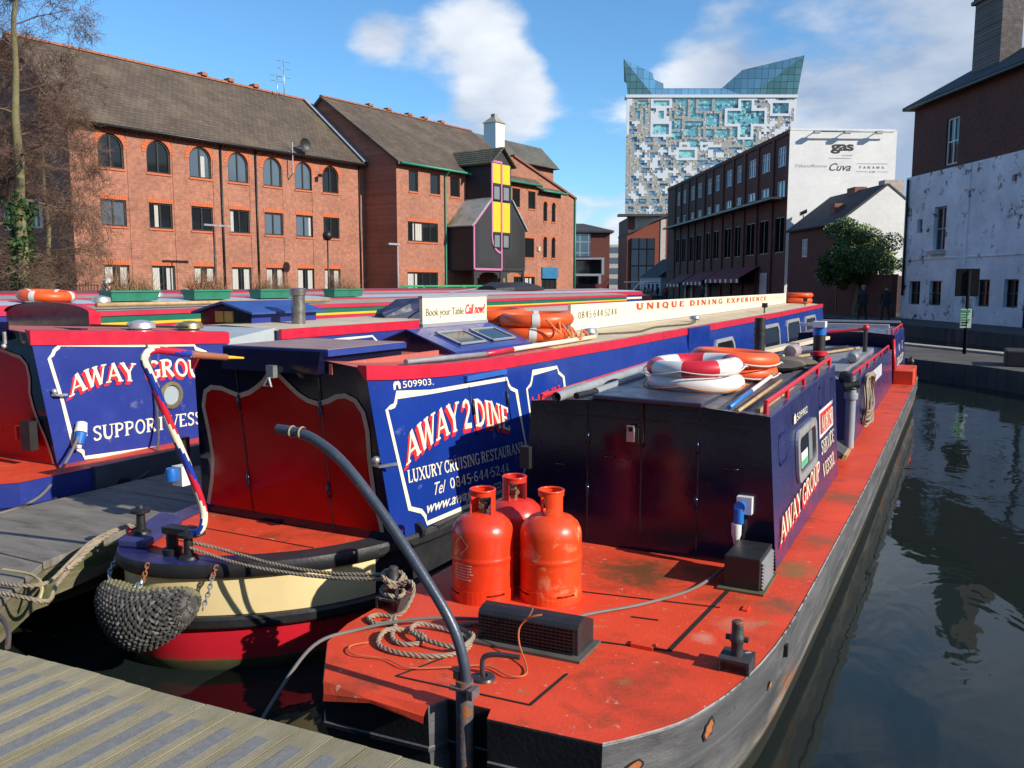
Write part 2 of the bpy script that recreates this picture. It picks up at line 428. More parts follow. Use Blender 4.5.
# ------------------------------------------------------------------ lettering
# stroke alphabet with serifs: (width, [strokes]), stroke = (weight, points); weight T thick, t thin, m middle
_T, _t, _m = 0.175, 0.085, 0.13
def _arc(cx, cy, rx, ry, a0, a1, n=8):
    return [(cx + rx * math.cos(R(a0 + (a1 - a0) * i / n)), cy + ry * math.sin(R(a0 + (a1 - a0) * i / n))) for i in range(n + 1)]
GL = {
 'A': (.86, [(_t, [(.08, 0), (.43, .98)]), (_T, [(.41, 1), (.78, 0)]), (_t, [(.2, .34), (.64, .34)]), ('s', (.08, 0)), ('s', (.77, 0))]),
 'W': (1.16, [(_T, [(.08, 1), (.32, 0)]), (_t, [(.33, .02), (.56, .92)]), (_T, [(.53, 1), (.8, 0)]), (_t, [(.81, .02), (1.06, 1)]), ('S', (.1, 1)), ('S', (.56, 1)), ('S', (1.05, 1))]),
 'Y': (.84, [(_T, [(.08, 1), (.44, .44)]), (_t, [(.76, 1), (.44, .46)]), (_T, [(.43, .5), (.43, 0)]), ('S', (.1, 1)), ('S', (.75, 1)), ('s', (.43, 0))]),
 'D': (.82, [(_T, [(.17, 0), (.17, 1)]), (_m, [(.17, .95), (.36, .95), (.56, .86), (.68, .68), (.71, .5), (.68, .32), (.56, .14), (.36, .05), (.17, .05)]), ('S', (.14, 1)), ('s', (.14, 0))]),
 'I': (.4, [(_T, [(.2, 0), (.2, 1)]), ('s', (.2, 0)), ('S', (.2, 1))]),
 'N': (.9, [(_t, [(.16, 0), (.16, 1)]), (_T, [(.14, 1), (.74, 0)]), (_t, [(.74, 0), (.74, 1)]), ('s', (.16, 0)), ('S', (.12, 1)), ('S', (.74, 1))]),
 'E': (.7, [(_T, [(.17, 0), (.17, 1)]), (_t, [(.17, .95), (.6, .95)]), (_t, [(.17, .52), (.5, .52)]), (_t, [(.17, .05), (.62, .05)]), (_t, [(.58, .78), (.6, 1)]), (_t, [(.6, .22), (.64, 0)])]),
 'L': (.64, [(_T, [(.17, 0), (.17, 1)]), (_t, [(.17, .05), (.56, .05)]), (_t, [(.56, 0), (.58, .24)]), ('S', (.17, 1))]),
 'U': (.84, [(_T, [(.17, 1), (.17, .35), (.24, .12), (.42, .03), (.58, .1)]), (_t, [(.56, .08), (.67, .3), (.67, 1)]), ('S', (.17, 1)), ('S', (.67, 1))]),
 'X': (.82, [(_T, [(.1, 1), (.72, 0)]), (_t, [(.7, 1), (.1, 0)]), ('S', (.12, 1)), ('S', (.7, 1)), ('s', (.12, 0)), ('s', (.7, 0))]),
 'R': (.8, [(_T, [(.17, 0), (.17, 1)]), (_m, [(.17, .95), (.4, .95), (.58, .86), (.6, .73), (.56, .6), (.4, .52), (.17, .52)]), (_T, [(.36, .52), (.7, 0)]), ('s', (.17, 0)), ('S', (.14, 1))]),
 'C': (.78, [(_m, [(.68, .8), (.58, .93), (.42, .97), (.26, .9), (.14, .7), (.12, .5), (.14, .3), (.26, .1), (.42, .03), (.58, .07), (.7, .22)]), (_t, [(.68, .66), (.69, .98)])]),
 'S': (.66, [(_m, [(.54, .8), (.44, .94), (.3, .96), (.15, .88), (.12, .74), (.2, .6), (.36, .5), (.5, .4), (.55, .24), (.48, .1), (.32, .03), (.18, .06), (.1, .2)]), (_t, [(.55, .72), (.55, .97)])]),
 'T': (.74, [(_T, [(.37, 0), (.37, 1)]), (_t, [(.06, .95), (.68, .95)]), (_t, [(.06, .76), (.07, 1)]), (_t, [(.68, .76), (.67, 1)]), ('s', (.37, 0))]),
 'G': (.84, [(_m, [(.68, .8), (.58, .93), (.42, .97), (.26, .9), (.14, .7), (.12, .5), (.14, .3), (.26, .1), (.42, .03), (.58, .07), (.68, .16)]), (_T, [(.68, .05), (.68, .44)]), (_t, [(.5, .44), (.8, .44)])]),
 'O': (.86, [(_m, _arc(.43, .5, .31, .47, 90, 450, 16))]),
 'Q': (.9, [(_m, _arc(.43, .5, .31, .47, 90, 450, 16)), (_T, [(.46, .2), (.76, -.14)])]),
 'P': (.74, [(_T, [(.17, 0), (.17, 1)]), (_m, [(.17, .95), (.4, .95), (.58, .86), (.6, .72), (.56, .57), (.4, .48), (.17, .48)]), ('s', (.17, 0)), ('S', (.14, 1))]),
 'V': (.82, [(_T, [(.08, 1), (.42, 0)]), (_t, [(.42, .02), (.74, 1)]), ('S', (.1, 1)), ('S', (.74, 1))]),
 'M': (1.04, [(_t, [(.16, 0), (.18, 1)]), (_T, [(.16, 1), (.5, .1)]), (_t, [(.5, .1), (.84, 1)]), (_T, [(.86, 1), (.88, 0)]), ('s', (.16, 0)), ('s', (.88, 0))]),
 'B': (.76, [(_T, [(.17, 0), (.17, 1)]), (_m, [(.17, .95), (.4, .95), (.55, .86), (.56, .7), (.5, .57), (.4, .53), (.17, .53)]), (_m, [(.4, .53), (.58, .45), (.62, .28), (.56, .12), (.4, .05), (.17, .05)])]),
 '0': (.66, [(_m, _arc(.33, .5, .22, .46, 90, 450, 14))]),
 '1': (.46, [(_T, [(.25, 0), (.25, 1)]), (_t, [(.25, .97), (.08, .8)])]),
 '2': (.7, [(_m, [(.1, .74), (.16, .9), (.32, .97), (.48, .9), (.54, .74), (.48, .56), (.3, .34), (.12, .06)]), (_T, [(.08, .07), (.62, .07)])]),
 '3': (.64, [(_m, [(.1, .82), (.22, .95), (.4, .94), (.5, .8), (.45, .62), (.28, .53), (.46, .45), (.53, .26), (.44, .08), (.26, .03), (.1, .16)])]),
 '4': (.68, [(_t, [(.42, 1), (.08, .3), (.62, .3)]), (_T, [(.45, 0), (.45, 1)])]),
 '5': (.64, [(_t, [(.54, .95), (.16, .95), (.14, .55)]), (_m, [(.14, .55), (.32, .6), (.48, .5), (.53, .3), (.46, .1), (.28, .03), (.1, .12)])]),
 '6': (.66, [(_m, [(.52, .9), (.34, .96), (.18, .78), (.12, .45), (.14, .2), (.3, .04), (.46, .1), (.54, .3), (.46, .5), (.3, .56), (.16, .44)])]),
 '8': (.66, [(_m, _arc(.33, .74, .18, .21, 90, 450, 12)), (_m, _arc(.33, .27, .21, .24, 90, 450, 12))]),
 '9': (.66, [(_m, [(.14, .1), (.32, .04), (.48, .22), (.54, .55), (.52, .8), (.36, .96), (.2, .9), (.12, .7), (.2, .5), (.36, .44), (.5, .56)])]),
 ' ': (.24, []), '.': (.3, [(_T, [(.15, 0), (.15, .16)])]), '·': (.36, [(_T, [(.18, .42), (.18, .58)])]), '-': (.4, [(_m, [(.06, .45), (.34, .45)])]),
}
def strokes_2d(text, bold=1.0, squeeze=1.0, track=0.0):
    """-> list of polygons in em units, total width"""
    out = []; x = 0.0
    for ch in text:
        w, st = GL[ch]
        for s in st:
            if s[0] in ('s', 'S'):
                cx, cy = s[1]; yy = cy + (0.035 if s[0] == 's' else -0.035); hw = 0.15
                out.append([(x + (cx - hw) * squeeze, yy - .035), (x + (cx + hw) * squeeze, yy - .035), (x + (cx + hw) * squeeze, yy + .035), (x + (cx - hw) * squeeze, yy + .035)])
                continue
            wd = s[0] * bold; P = [Vector((a, b)) for a, b in s[1]]
            lp = []; rp = []
            for i in range(len(P)):
                a = P[max(i - 1, 0)]; b = P[min(i + 1, len(P) - 1)]
                d = (b - a).normalized(); n = Vector((-d.y, d.x))
                k = 1.0
                if 0 < i < len(P) - 1:
                    d1 = (P[i] - P[i - 1]).normalized(); k = 1 / max(0.5, abs(n.dot(Vector((-d1.y, d1.x)))))
                lp.append(P[i] + n * wd / 2 * k); rp.append(P[i] - n * wd / 2 * k)
            for i in range(len(P) - 1):
                out.append([(x + q.x * squeeze, q.y) for q in (rp[i], rp[i + 1], lp[i + 1], lp[i])])
            out.append(None)
        x += w * squeeze + track
    return out, x
def letter(mb, text, fn, bold=1.0, squeeze=1.0, track=0.0, center=False):
    """fn(x, y, k) -> 3D; k counts strokes so that crossing strokes lie at slightly different heights"""
    polys, w = strokes_2d(text, bold, squeeze, track); k = 0
    for p in polys:
        if p is None: k = (k + 1) % 7; continue
        mb.poly([fn(a / w, b, k) for a, b in p])
        if len(p) == 4: pass
    return w
_fonts = {}
def type_mesh(text, shear=0.0, bold=0.0, spacing=1.0):
    """-> verts, faces of built-in font text, normalised: x 0..1, y in cap heights"""
    key = (text, shear, bold, spacing)
    if key in _fonts: return _fonts[key]
    cu = bpy.data.curves.new('type', 'FONT'); cu.body = text; cu.shear = shear; cu.offset = bold; cu.space_character = spacing
    cu.resolution_u = 4; cu.size = 1.0
    ob = bpy.data.objects.new('type', cu); COL.objects.link(ob)
    bpy.context.view_layer.update()
    dg = bpy.context.evaluated_depsgraph_get()
    me = bpy.data.meshes.new_from_object(ob.evaluated_get(dg))
    V = [(v.co.x, v.co.y) for v in me.vertices]; F = [list(p.vertices) for p in me.polygons]
    bpy.data.objects.remove(ob); bpy.data.curves.remove(cu); bpy.data.meshes.remove(me)
    x0 = min(v[0] for v in V); x1 = max(v[0] for v in V)
    V = [((a - x0) / (x1 - x0), b / 0.7) for a, b in V]
    _fonts[key] = (V, F); return V, F
def typed(mb, text, fn, **kw):
    V, F = type_mesh(text, **kw); mb.add([fn(a, b, 0) for a, b in V], F); return mb
# ================================================================== materials of the place
rng = random.Random(7)
MBRICK_L = brick('red brick', (0.40, 0.145, 0.085), (0.33, 0.115, 0.07), (0.34, 0.22, 0.16), (0.14, 0.99))
MBRICK_LG = brick('red brick gable', (0.16, 0.05, 0.03), (0.13, 0.042, 0.028), (0.15, 0.10, 0.08), (0.99, -0.14))
MBRICK_OR = paint('orange brick', (0.52, 0.13, 0.05), 0.8, 0.15, 6)
MTILE = tiles('brown roof tiles', (0.125, 0.092, 0.066), 0.17, (0.14, 0.99), 0.5, (0.15, 0.125, 0.08))
MTILE_G = tiles('grey roof tiles', (0.12, 0.115, 0.10), 0.2, (0.14, 0.99), 0.5)
MSLATE = tiles('slates', (0.055, 0.055, 0.06), 0.2, (-0.506, 0.8625), 0.6)
MDFRAME = paint('dark window frame', (0.03, 0.028, 0.026), 0.4, 0.1)
MGLASS = glass('window glass', (0.012, 0.015, 0.018), 0.05, 0.7)
MSKYTINT = glass('sky tinted glass', (0.09, 0.13, 0.17), 0.07, 0.9)  # pale sky reflection put into the pane colour
MCURT = paint('pale curtain', (0.46, 0.45, 0.42), 0.8, 0.1, 8)
MGREENP = paint('green paint', (0.02, 0.24, 0.15), 0.45, 0.1)
MBLACK = paint('black paint', (0.012, 0.012, 0.013), 0.45, 0.2, 4)
MTIMBER = paint('black stained boards', (0.03, 0.03, 0.034), 0.6, 0.35, 5, aniso=(1, 1, 6))
MPINK = paint('mauve trim', (0.50, 0.17, 0.33), 0.5, 0.06)
MYELLOW = paint('yellow panel', (0.80, 0.50, 0.03), 0.4, 0.06)
MLEAD = paint('lead sheet', (0.33, 0.35, 0.37), 0.45, 0.2, 1.5, stains=[((0.16, 0.15, 0.03), 0.7, 0.6, 0.1)])
MWHITE = paint('white paint', (0.75, 0.75, 0.72), 0.5, 0.08)
MCONC = paint('quay stone', (0.062, 0.057, 0.05), 0.85, 0.3, 1.2, 0.4, 14, stains=[((0.035, 0.033, 0.028), 0.8, 0.55, 0.1)])
MSLAB = slabs('stone setts', (0.085, 0.078, 0.068), .6, .3)
MPAVE = paint('paving', (0.12, 0.11, 0.10), 0.9, 0.2, 1.0, 0.2, 10)
MSTEEL = paint('galvanised steel', (0.42, 0.43, 0.44), 0.4, 0.2, 6, metal=0.7)
MGREY = paint('grey paint', (0.30, 0.32, 0.34), 0.5, 0.1)
MRED = paint('signal red', (0.55, 0.03, 0.03), 0.4, 0.1)

# ================================================================== water, banks
def water_mat():
    m, t, b = _mat('canal water')
    lk = t.links.new; nn = t.nodes.new
    b.inputs['Base Color'].default_value = (0.012, 0.018, 0.016, 1)
    b.inputs['Roughness'].default_value = 0.03; b.inputs['IOR'].default_value = 1.33
    g = nn('ShaderNodeNewGeometry')
    mp = nn('ShaderNodeMapping'); mp.inputs['Scale'].default_value = (1.0, 0.55, 1); mp.inputs['Rotation'].default_value = (0, 0, R(25)); lk(g.outputs['Position'], mp.inputs[0])
    a = nn('ShaderNodeTexNoise'); a.inputs['Scale'].default_value = 1.6; a.inputs['Detail'].default_value = 3; a.inputs['Roughness'].default_value = 0.5; a.inputs['Distortion'].default_value = 0.6
    lk(mp.outputs[0], a.inputs['Vector'])
    c = nn('ShaderNodeTexNoise'); c.inputs['Scale'].default_value = 0.35; c.inputs['Detail'].default_value = 2; lk(mp.outputs[0], c.inputs['Vector'])
    mu = nn('ShaderNodeMath'); mu.operation = 'MULTIPLY'; lk(a.outputs[0], mu.inputs[0]); lk(c.outputs[0], mu.inputs[1])
    f = nn('ShaderNodeTexNoise'); f.inputs['Scale'].default_value = 7.0; f.inputs['Detail'].default_value = 2; lk(mp.outputs[0], f.inputs['Vector'])
    ad = nn('ShaderNodeMath'); ad.operation = 'MULTIPLY_ADD'; ad.inputs[1].default_value = .035; lk(f.outputs[0], ad.inputs[0]); lk(mu.outputs[0], ad.inputs[2])
    bp = nn('ShaderNodeBump'); bp.inputs['Strength'].default_value = 0.20; bp.inputs['Distance'].default_value = 0.12; lk(ad.outputs[0], bp.inputs['Height'])
    lk(bp.outputs[0], b.inputs['Normal'])
    return m
WZ = -0.22
MB().poly([(-70, -40, WZ), (60, -40, WZ), (60, 140, WZ), (-70, 140, WZ)]).build('water', water_mat(), kind='structure')
MB().poly([(-3000, -3000, -1.6), (3000, -3000, -1.6), (3000, 3000, -1.6), (-3000, 3000, -1.6)]).build('ground', MPAVE, kind='structure')
F1 = frame((-34, 23.8), (0.14, 0.99), (0.99, -0.14))
FR = frame((-2.547, 49.923), (-0.50603, 0.86251), (-0.86251, -0.50603))
# left bank in front of the brick terrace, far bank beyond the basin, right bank with its towpath
MB(F1).prism([(-60, -900, -1.5), (44, -900, -1.5), (44, 11.5, -1.5), (-60, 11.5, -1.5)], (0, 0, 1.8)).build('left_quay', MCONC, kind='structure')
MB().prism([(-900, 1500, -1.5), (-900, 110, -1.5), (-44, 98, -1.5), (-30, 104, -1.5), (-22, 92, -1.5), (40, 112, -1.5), (900, 300, -1.5), (900, 1500, -1.5)], (0, 0, 1.795)).build('far_quay', MPAVE, kind='structure')
MB(FR).prism([(62, 5.2, -1.5), (4.5, 5.2, -1.5), (-0.5, 3.6, -1.5), (-60, 3.6, -1.5), (-60, -400, -1.5), (62, -400, -1.5)], (0, 0, 1.8)).build('towpath', MSLAB, kind='structure', )
isl = [(-1.9, 27.9), (-1.5, 24.3), (-1.12, 23.36), (-0.32, 22.53), (0.50, 21.84), (1.29, 20.77), (2.15, 19.52), (6, 14.5), (16, 6), (22, 10), (2.3, 24.2), (1.12, 25.75), (-1.4, 28.65)]
MB().prism([(x, y, -1.5) for x, y in isl], (0, 0, 1.76)).build('canal_island', MSLAB, kind='structure')
MCOPE = paint('coping stone', (0.36, 0.33, 0.28), 0.85, 0.25, 3)
cb = MB()
for (a, b) in ((( -1.4, 28.65), (1.12, 25.75)), ((1.12, 25.75), (2.3, 24.2)), ((2.3, 24.2), (22, 10))):
    a = Vector((*a, 0.26)); b = Vector((*b, 0.26)); d = (b - a).normalized(); n = Vector((-d.y, d.x, 0))
    nseg = max(1, int((b - a).length / 1.1))
    for i in range(nseg):
        p = a + (b - a) * (i / nseg); q = a + (b - a) * ((i + 1) / nseg) - d * 0.015
        cb.obox(p - n * 0.35 , q - p, n * 0.4, (0, 0, 0.06))
cb.build('island_kerb', MCOPE, bevel=0.012, kind='structure')

# ================================================================== wall and window helpers
def facade(mb, u0, u1, z0, z1, v, ops, depth=0.12):
    us = sorted({u0, u1, *[o[0] for o in ops], *[o[1] for o in ops]}); zs = sorted({z0, z1, *[o[2] for o in ops], *[o[3] for o in ops]})
    for i in range(len(us) - 1):
        for j in range(len(zs) - 1):
            cu, cz = (us[i] + us[i + 1]) / 2, (zs[j] + zs[j + 1]) / 2
            if any(o[0] < cu < o[1] and o[2] < cz < o[3] for o in ops): continue
            mb.poly([(us[i], v, zs[j]), (us[i + 1], v, zs[j]), (us[i + 1], v, zs[j + 1]), (us[i], v, zs[j + 1])])
    for o in ops:
        a, b, c, d = o[:4]; arch = len(o) > 4 and o[4]; w = v - depth
        if arch:
            r = (b - a) / 2; m = (a + b) / 2; zc = d - r
            left = [(m + r * math.cos(R(t)), zc + r * math.sin(R(t))) for t in range(180, 89, -15)]
            right = [(m + r * math.cos(R(t)), zc + r * math.sin(R(t))) for t in range(90, -1, -15)]
            mb.poly([(x, v, z) for x, z in left] + [(a, v, d)])
            mb.poly([(x, v, z) for x, z in right] + [(b, v, d)])
            ring = left + right[1:]
            for k in range(len(ring) - 1):
                (x, z), (x2, z2) = ring[k], ring[k + 1]
                mb.poly([(x, v, z), (x2, v, z2), (x2, w, z2), (x, w, z)])
            d = zc
        else: mb.poly([(a, v, d), (b, v, d), (b, w, d), (a, w, d)])
        mb.poly([(a, v, c), (b, v, c), (b, w, c), (a, w, c)])
        mb.poly([(a, v, c), (a, v, d), (a, w, d), (a, w, c)]); mb.poly([(b, v, c), (b, v, d), (b, w, d), (b, w, c)])
def window(T, par, a, b, c, d, v, depth=0.12, arch=False, mull=2, frame_m=None, pane_m=None, curtain=0.0, bar=None, fw=0.07, both=False):
    frame_m = frame_m or MDFRAME; pane_m = pane_m or MGLASS
    w = v - depth; f = MB(T); g = MB(T)
    if arch:
        r = (b - a) / 2; m = (a + b) / 2; zc = d - r
        pts = [(a, c), (b, c)] + [(m + r * math.cos(R(t)), zc + r * math.sin(R(t))) for t in range(0, 181, 15)]
    else: pts = [(a, c), (b, c), (b, d), (a, d)]
    g.poly([(x, w + 0.01, z) for x, z in pts])
    n = len(pts); cx, cz = (a + b) / 2, (c + d) / 2
    inn = [(x + (cx - x) * fw * 2 / (b - a), z + (cz - z) * fw * 2 / (d - c)) for x, z in pts]
    for i in range(n):
        j = (i + 1) % n
        f.prism([(pts[i][0], w + .012, pts[i][1]), (pts[j][0], w + .012, pts[j][1]), (inn[j][0], w + .012, inn[j][1]), (inn[i][0], w + .012, inn[i][1])], (0, 0.05, 0))
    for k in range(1, mull):
        x = a + (b - a) * k / mull; top = d - fw if not arch else d - 0.03
        f.box(x - fw * .5, x + fw * .5, w + 0.014, w + 0.06, c + fw, top)
    if bar: f.box(a + fw, b - fw, w + 0.016, w + 0.055, bar - fw * .4, bar + fw * .4)
    g.mat(1)
    if curtain:
        wd = (b - a) * curtain
        zt = (d if not arch else d - (b - a) * 0.3) - fw
        x0 = a + fw + rng.random() * max(0, (b - a) * (0.5 - curtain)) + (0 if rng.random() < 0.4 else (b - a) / 2)
        x0 = min(x0, b - fw - wd * 0.8)
        ns = 4
        starts = [a + fw + .02, b - fw - wd * .9] if both else [x0]
        for x0, k in [(q, k) for q in starts for k in range(ns)]:
            g.poly([(x0 + wd * k / ns, w + 0.0115, c + fw), (x0 + wd * (k + 0.93) / ns, w + 0.0115, c + fw), (x0 + wd * (k + 0.93) / ns, w + 0.0115, zt), (x0 + wd * k / ns, w + 0.0115, zt)])
    fo = f.build('window', frame_m, par)
    g.build('pane', [pane_m, MCURT], fo)
    return fo
def header(T, par, a, b, d, v, arch=False, h=0.22, sill=None, name='brick_arch'):
    m = MB(T)
    if arch:
        r = (b - a) / 2; c = (a + b) / 2; zc = d - r; st = 12
        for t in range(0, 180, st):
            p = [(c + q * math.cos(R(s)), v, zc + q * math.sin(R(s))) for q, s in ((r + .005, t + .6), (r + h, t + .6), (r + h, t + st - .6), (r + .005, t + st - .6))]
            m.prism(p, (0, 0.025, 0))
    else:
        n = max(2, int((b - a + .1) / 0.11)); 
        for i in range(n):
            x = a - 0.05 + (b - a + .1) * i / n
            m.box(x, x + (b - a + .1) / n - .012, v, v + 0.025, d + 0.005, d + h)
    if sill is not None: MB(T).box(a - .05, b + .05, v, v + 0.05, sill - 0.09, sill - 0.004).build('brick_sill', MBRICK_OR, par)
    return m.build(name, MBRICK_OR, par)

# ================================================================== brick terrace (left)
b1 = thing('brick_terrace', 'long three storey red brick terrace with a row of seven arched upper windows', 'building', F1((9, 0, 0.3)))
ops1 = []; W1 = []
cents = [2.15 + 2.115 * i for i in range(7)]
cents = [2.2, 4.5, 6.72, 8.9, 11.05, 13.15, 15.1]
for i, c in enumerate(cents):
    hw = 0.60
    ops1 += [(c - hw, c + hw, 7.22, 8.72, True), (c - hw, c + hw, 4.68, 5.85, False), (c - hw, c + hw, 0.7, 2.95, False)]
w = MB(F1)
facade(w, 0.35, 17.74, 0.3, 9.1, 0, ops1)
w.poly([(0.35, 0, 0.3), (0.35, -9.5, 0.3), (0.35, -9.5, 9.1), (0.35, -4.75, 13.1), (0.35, 0, 9.1)])
w.poly([(17.6, 0, 0.3), (17.6, -9.5, 0.3), (17.6, -9.5, 9.1), (17.6, -4.75, 13.1), (17.6, 0, 9.1)])
w.poly([(0.35, -9.5, 0.3), (17.6, -9.5, 0.3), (17.6, -9.5, 9.1), (0.35, -9.5, 9.1)])
# shallow brick piers between the bays and dentil course under the eave
for i, c in enumerate(cents[:-1]):
    m_ = (c + cents[i + 1]) / 2
    w.box(m_ - 0.42, m_ - 0.36, 0, 0.03, 0.3, 8.75)
for k in range(72):
    x = 0.5 + k * 0.24
    w.box(x, x + 0.12, 0, 0.07, 8.84, 8.93)
w.box(0.35, 17.7, 0, 0.08, 8.93, 9.08)
w.build('wall', MBRICK_L, b1)
for i, c in enumerate(cents):
    hw = 0.60
    header(F1, b1, c - hw, c + hw, 8.72, 0, True, 0.24, 7.22)
    window(F1, b1, c - hw, c + hw, 7.22, 8.72, 0, arch=True, curtain=0.18 if i in (2,) else 0, pane_m=MSKYTINT if i in (2, 3, 4, 5) else None)
    header(F1, b1, c - hw, c + hw, 5.85, 0, False, 0.2, 4.68, 'brick_lintel')
    window(F1, b1, c - hw, c + hw, 4.68, 5.85, 0, curtain=(0, 0.16, 0, 0.16, 0, 0.12, 0)[i], pane_m=MSKYTINT if i in (0, 4, 5) else None)
    header(F1, b1, c - hw, c + hw, 2.95, 0, False, 0.2, None, 'brick_lintel')
    window(F1, b1, c - hw, c + hw, 0.7, 2.95, 0, curtain=0.3, both=True)
def roof_slab(T, u0, u1, ve, ze, vr, zr, vb, zb, th=0.16):
    m = MB(T)
    m.loft([[(u, ve, ze), (u, vr, zr), (u, vb, zb), (u, vb, zb - th), (u, vr, zr - th), (u, ve, ze - th)] for u in (u0, u1)], closed=True)
    return m
rf = roof_slab(F1, 0.15, 17.62, 0.35, 9.12, -4.75, 13.3, -9.85, 9.1).build('roof', MTILE, b1)
rd_ = MB(F1)
for k in range(40): rd_.box(0.2 + k * 0.435, 0.2 + k * 0.435 + 0.42, -4.88, -4.62, 13.27, 13.38)
for u in (10.2, 11.9, 13.6): rd_.box(u, u + .35, -5, -4.5, 13.38, 13.55)
rd_.build('ridge_tile', paint('terracotta ridge', (0.34, 0.13, 0.08), 0.8), rf)
g = MB(F1); g.tube([(0.2, 0.42, 8.98), (17.6, 0.42, 9.0)], 0.07, 6); g.build('gutter', MBLACK, b1)
MB(F1).tube([(9.95, 0.06, 8.95), (9.95, 0.06, 0.3)], 0.05, 6).build('drainpipe', MBLACK, b1)
MB(F1).tube([(7.85, 0.06, 8.95), (7.85, 0.06, 0.3)], 0.055, 6).build('drainpipe', MBLACK, b1)
MB(F1).tube([(17.3, 0.06, 8.95), (17.3, 0.06, 0.3)], 0.05, 6).build('drainpipe', MBLACK, b1)
# lead flashing up the party wall
MB(F1).obox((17.30, 0.40, 9.17), (0.4, 0, 0), (0, -5.1, 4.18), (0, 0.03, 0.06)).build('flashing', paint('lead flashing', (0.28, 0.30, 0.34), 0.5), b1)
w_gw = [(-3.0, 4.6, 5.9), (-3.0, 1.2, 2.6), (-5.6, 4.6, 5.9)]
FG = frame(F1((0.35, 0, 0))[:2], (-0.99, 0.14), (-0.14, -0.99))
for (x, c, d) in w_gw: window(FG, b1, -x - .5, -x + .5, c, d, 0.14, 0.12, frame_m=MWHITE)
# satellite dish on a bracket, flood lamp
m = MB(F1); m.tube([(12.1, 0.05, 7.7), (12.1, 0.4, 8.0), (12.1, 0.4, 9.6)], 0.035, 6); m.lathe([(0.01, 0), (0.2, .03), (0.36, .12)], F1((12.75, 0.45, 9.55)) - Vector((0, 0, 0)), 14) if False else None
dish = thing('satellite_dish', 'dark satellite dish on a pole bracket at the terrace eave', 'satellite dish', F1((12.3, 0.1, 8.2)))
m.build('bracket', MSTEEL, dish)
m = MB(F1); ctr = Vector((12.75, 0.55, 9.5))
pts = []; 
for j, (r, dep) in enumerate(((0.02, 0.0), (0.18, 0.03), (0.30, 0.08), (0.38, 0.14))):
    pts.append([ctr + Vector((r * math.cos(a), dep, r * math.sin(a))) for a in [2 * math.pi * i / 16 for i in range(16)]])
m.loft(pts, True, (True, False), True); m.tube([ctr, ctr + Vector((-.35, -.1, -.1))], 0.03, 5)
m.build('reflector', paint('dark dish', (0.03, 0.03, 0.033), 0.5), dish)
an = thing('tv_aerial', 'tall thin television aerial mast on the terrace roof ridge', 'aerial', F1((15.2, -4.2, 12.6)))
m = MB(F1)
for u, z1_, zs in ((15.0, 14.3, (13.9, 14.2)), (15.5, 15.2, (14.2, 14.7, 15.1))):
    m.tube([(u, -4.2, 12.5), (u, -4.2, z1_)], 0.028, 5)
    for z in zs: m.tube([(u - .4, -4.3, z), (u + .4, -4.1, z)], 0.016, 4)
m.build('mast', MSTEEL, an)
fl = thing('security_camera', 'small dark camera bracketed on brick between two arched windows', 'camera', F1((14.1, 0.05, 8.0)))
m = MB(F1); m.tube([(14.1, 0, 8.0), (14.1, .25, 8.05)], .03, 5); m.box(13.98, 14.22, .22, .5, 8.0, 8.14); m.build('housing', MBLACK, fl)

# ================================================================== brick office with the timber oriel
b2 = thing('brick_office', 'brick office building with steep gable, green gutter and black timber oriel bay', 'building', F1((26, 2.6, 0.3)))
V2 = 2.6
o2 = [(18.78, 19.6, 7.5, 8.7), (20.68, 21.6, 7.5, 8.7), (22.55, 23.5, 7.5, 8.7), (18.65, 21.35, 4.6, 5.75), (18.55, 21.3, 0.7, 2.8),
      (29.15, 30.05, 7.35, 8.6), (31.05, 31.95, 7.35, 8.55), (30.6, 31.8, 4.4, 5.0), (29.3, 31.9, 0.6, 2.6)]
o2[7] = (30.35, 31.8, 3.95, 5.3)
w = MB(F1); facade(w, 17.74, 32.1, 0.3, 9.2, V2, o2)
w.poly([(17.74, V2, 0.3), (17.74, -9.4, 0.3), (17.74, -9.4, 9.2), (17.74, -3.4, 13.25), (17.74, V2, 9.2)])
w.poly([(32.1, V2, 0.3), (32.1, -9.4, 0.3), (32.1, -9.4, 9.2), (32.1, -3.4, 13.25), (32.1, V2, 9.2)])
w.poly([(17.74, -9.4, 0.3), (32.1, -9.4, 0.3), (32.1, -9.4, 9.2), (17.74, -9.4, 9.2)])
w.build('wall', MBRICK_L, b2)
for o in o2:
    wide = o[1] - o[0] > 2
    header(F1, b2, o[0], o[1], o[3], V2, False, 0.18, o[2], 'brick_lintel')
    window(F1, b2, *o, V2, mull=4 if wide else 1, curtain=0.3 if wide else 0)
rf = roof_slab(F1, 17.55, 32.3, V2 + 0.35, 9.05, -3.4, 13.4, -9.8, 9.0).build('roof', MTILE, b2)
m = MB(F1)
for k in range(34): m.box(17.6 + k * 0.43, 17.6 + k * 0.43 + 0.41, -3.52, -3.28, 13.38, 13.47)
for u in (21.5, 23.2, 25.2, 26.8, 28.6): m.box(u, u + .4, -3.6, -3.2, 13.47, 13.62)
m.build('ridge_tile', paint('ridge', (0.30, 0.14, 0.09), 0.8), rf)
MB(F1).tube([(17.7, V2 + 0.42, 8.98), (32.2, V2 + 0.42, 8.98)], 0.075, 6).build('gutter', MGREENP, b2)
for u in (22.0, 28.4): MB(F1).tube([(u, V2 + .4, 8.95), (u, V2 + .08, 8.6), (u, V2 + .08, 0.3)], 0.06, 6).build('drainpipe', MGREENP, b2)
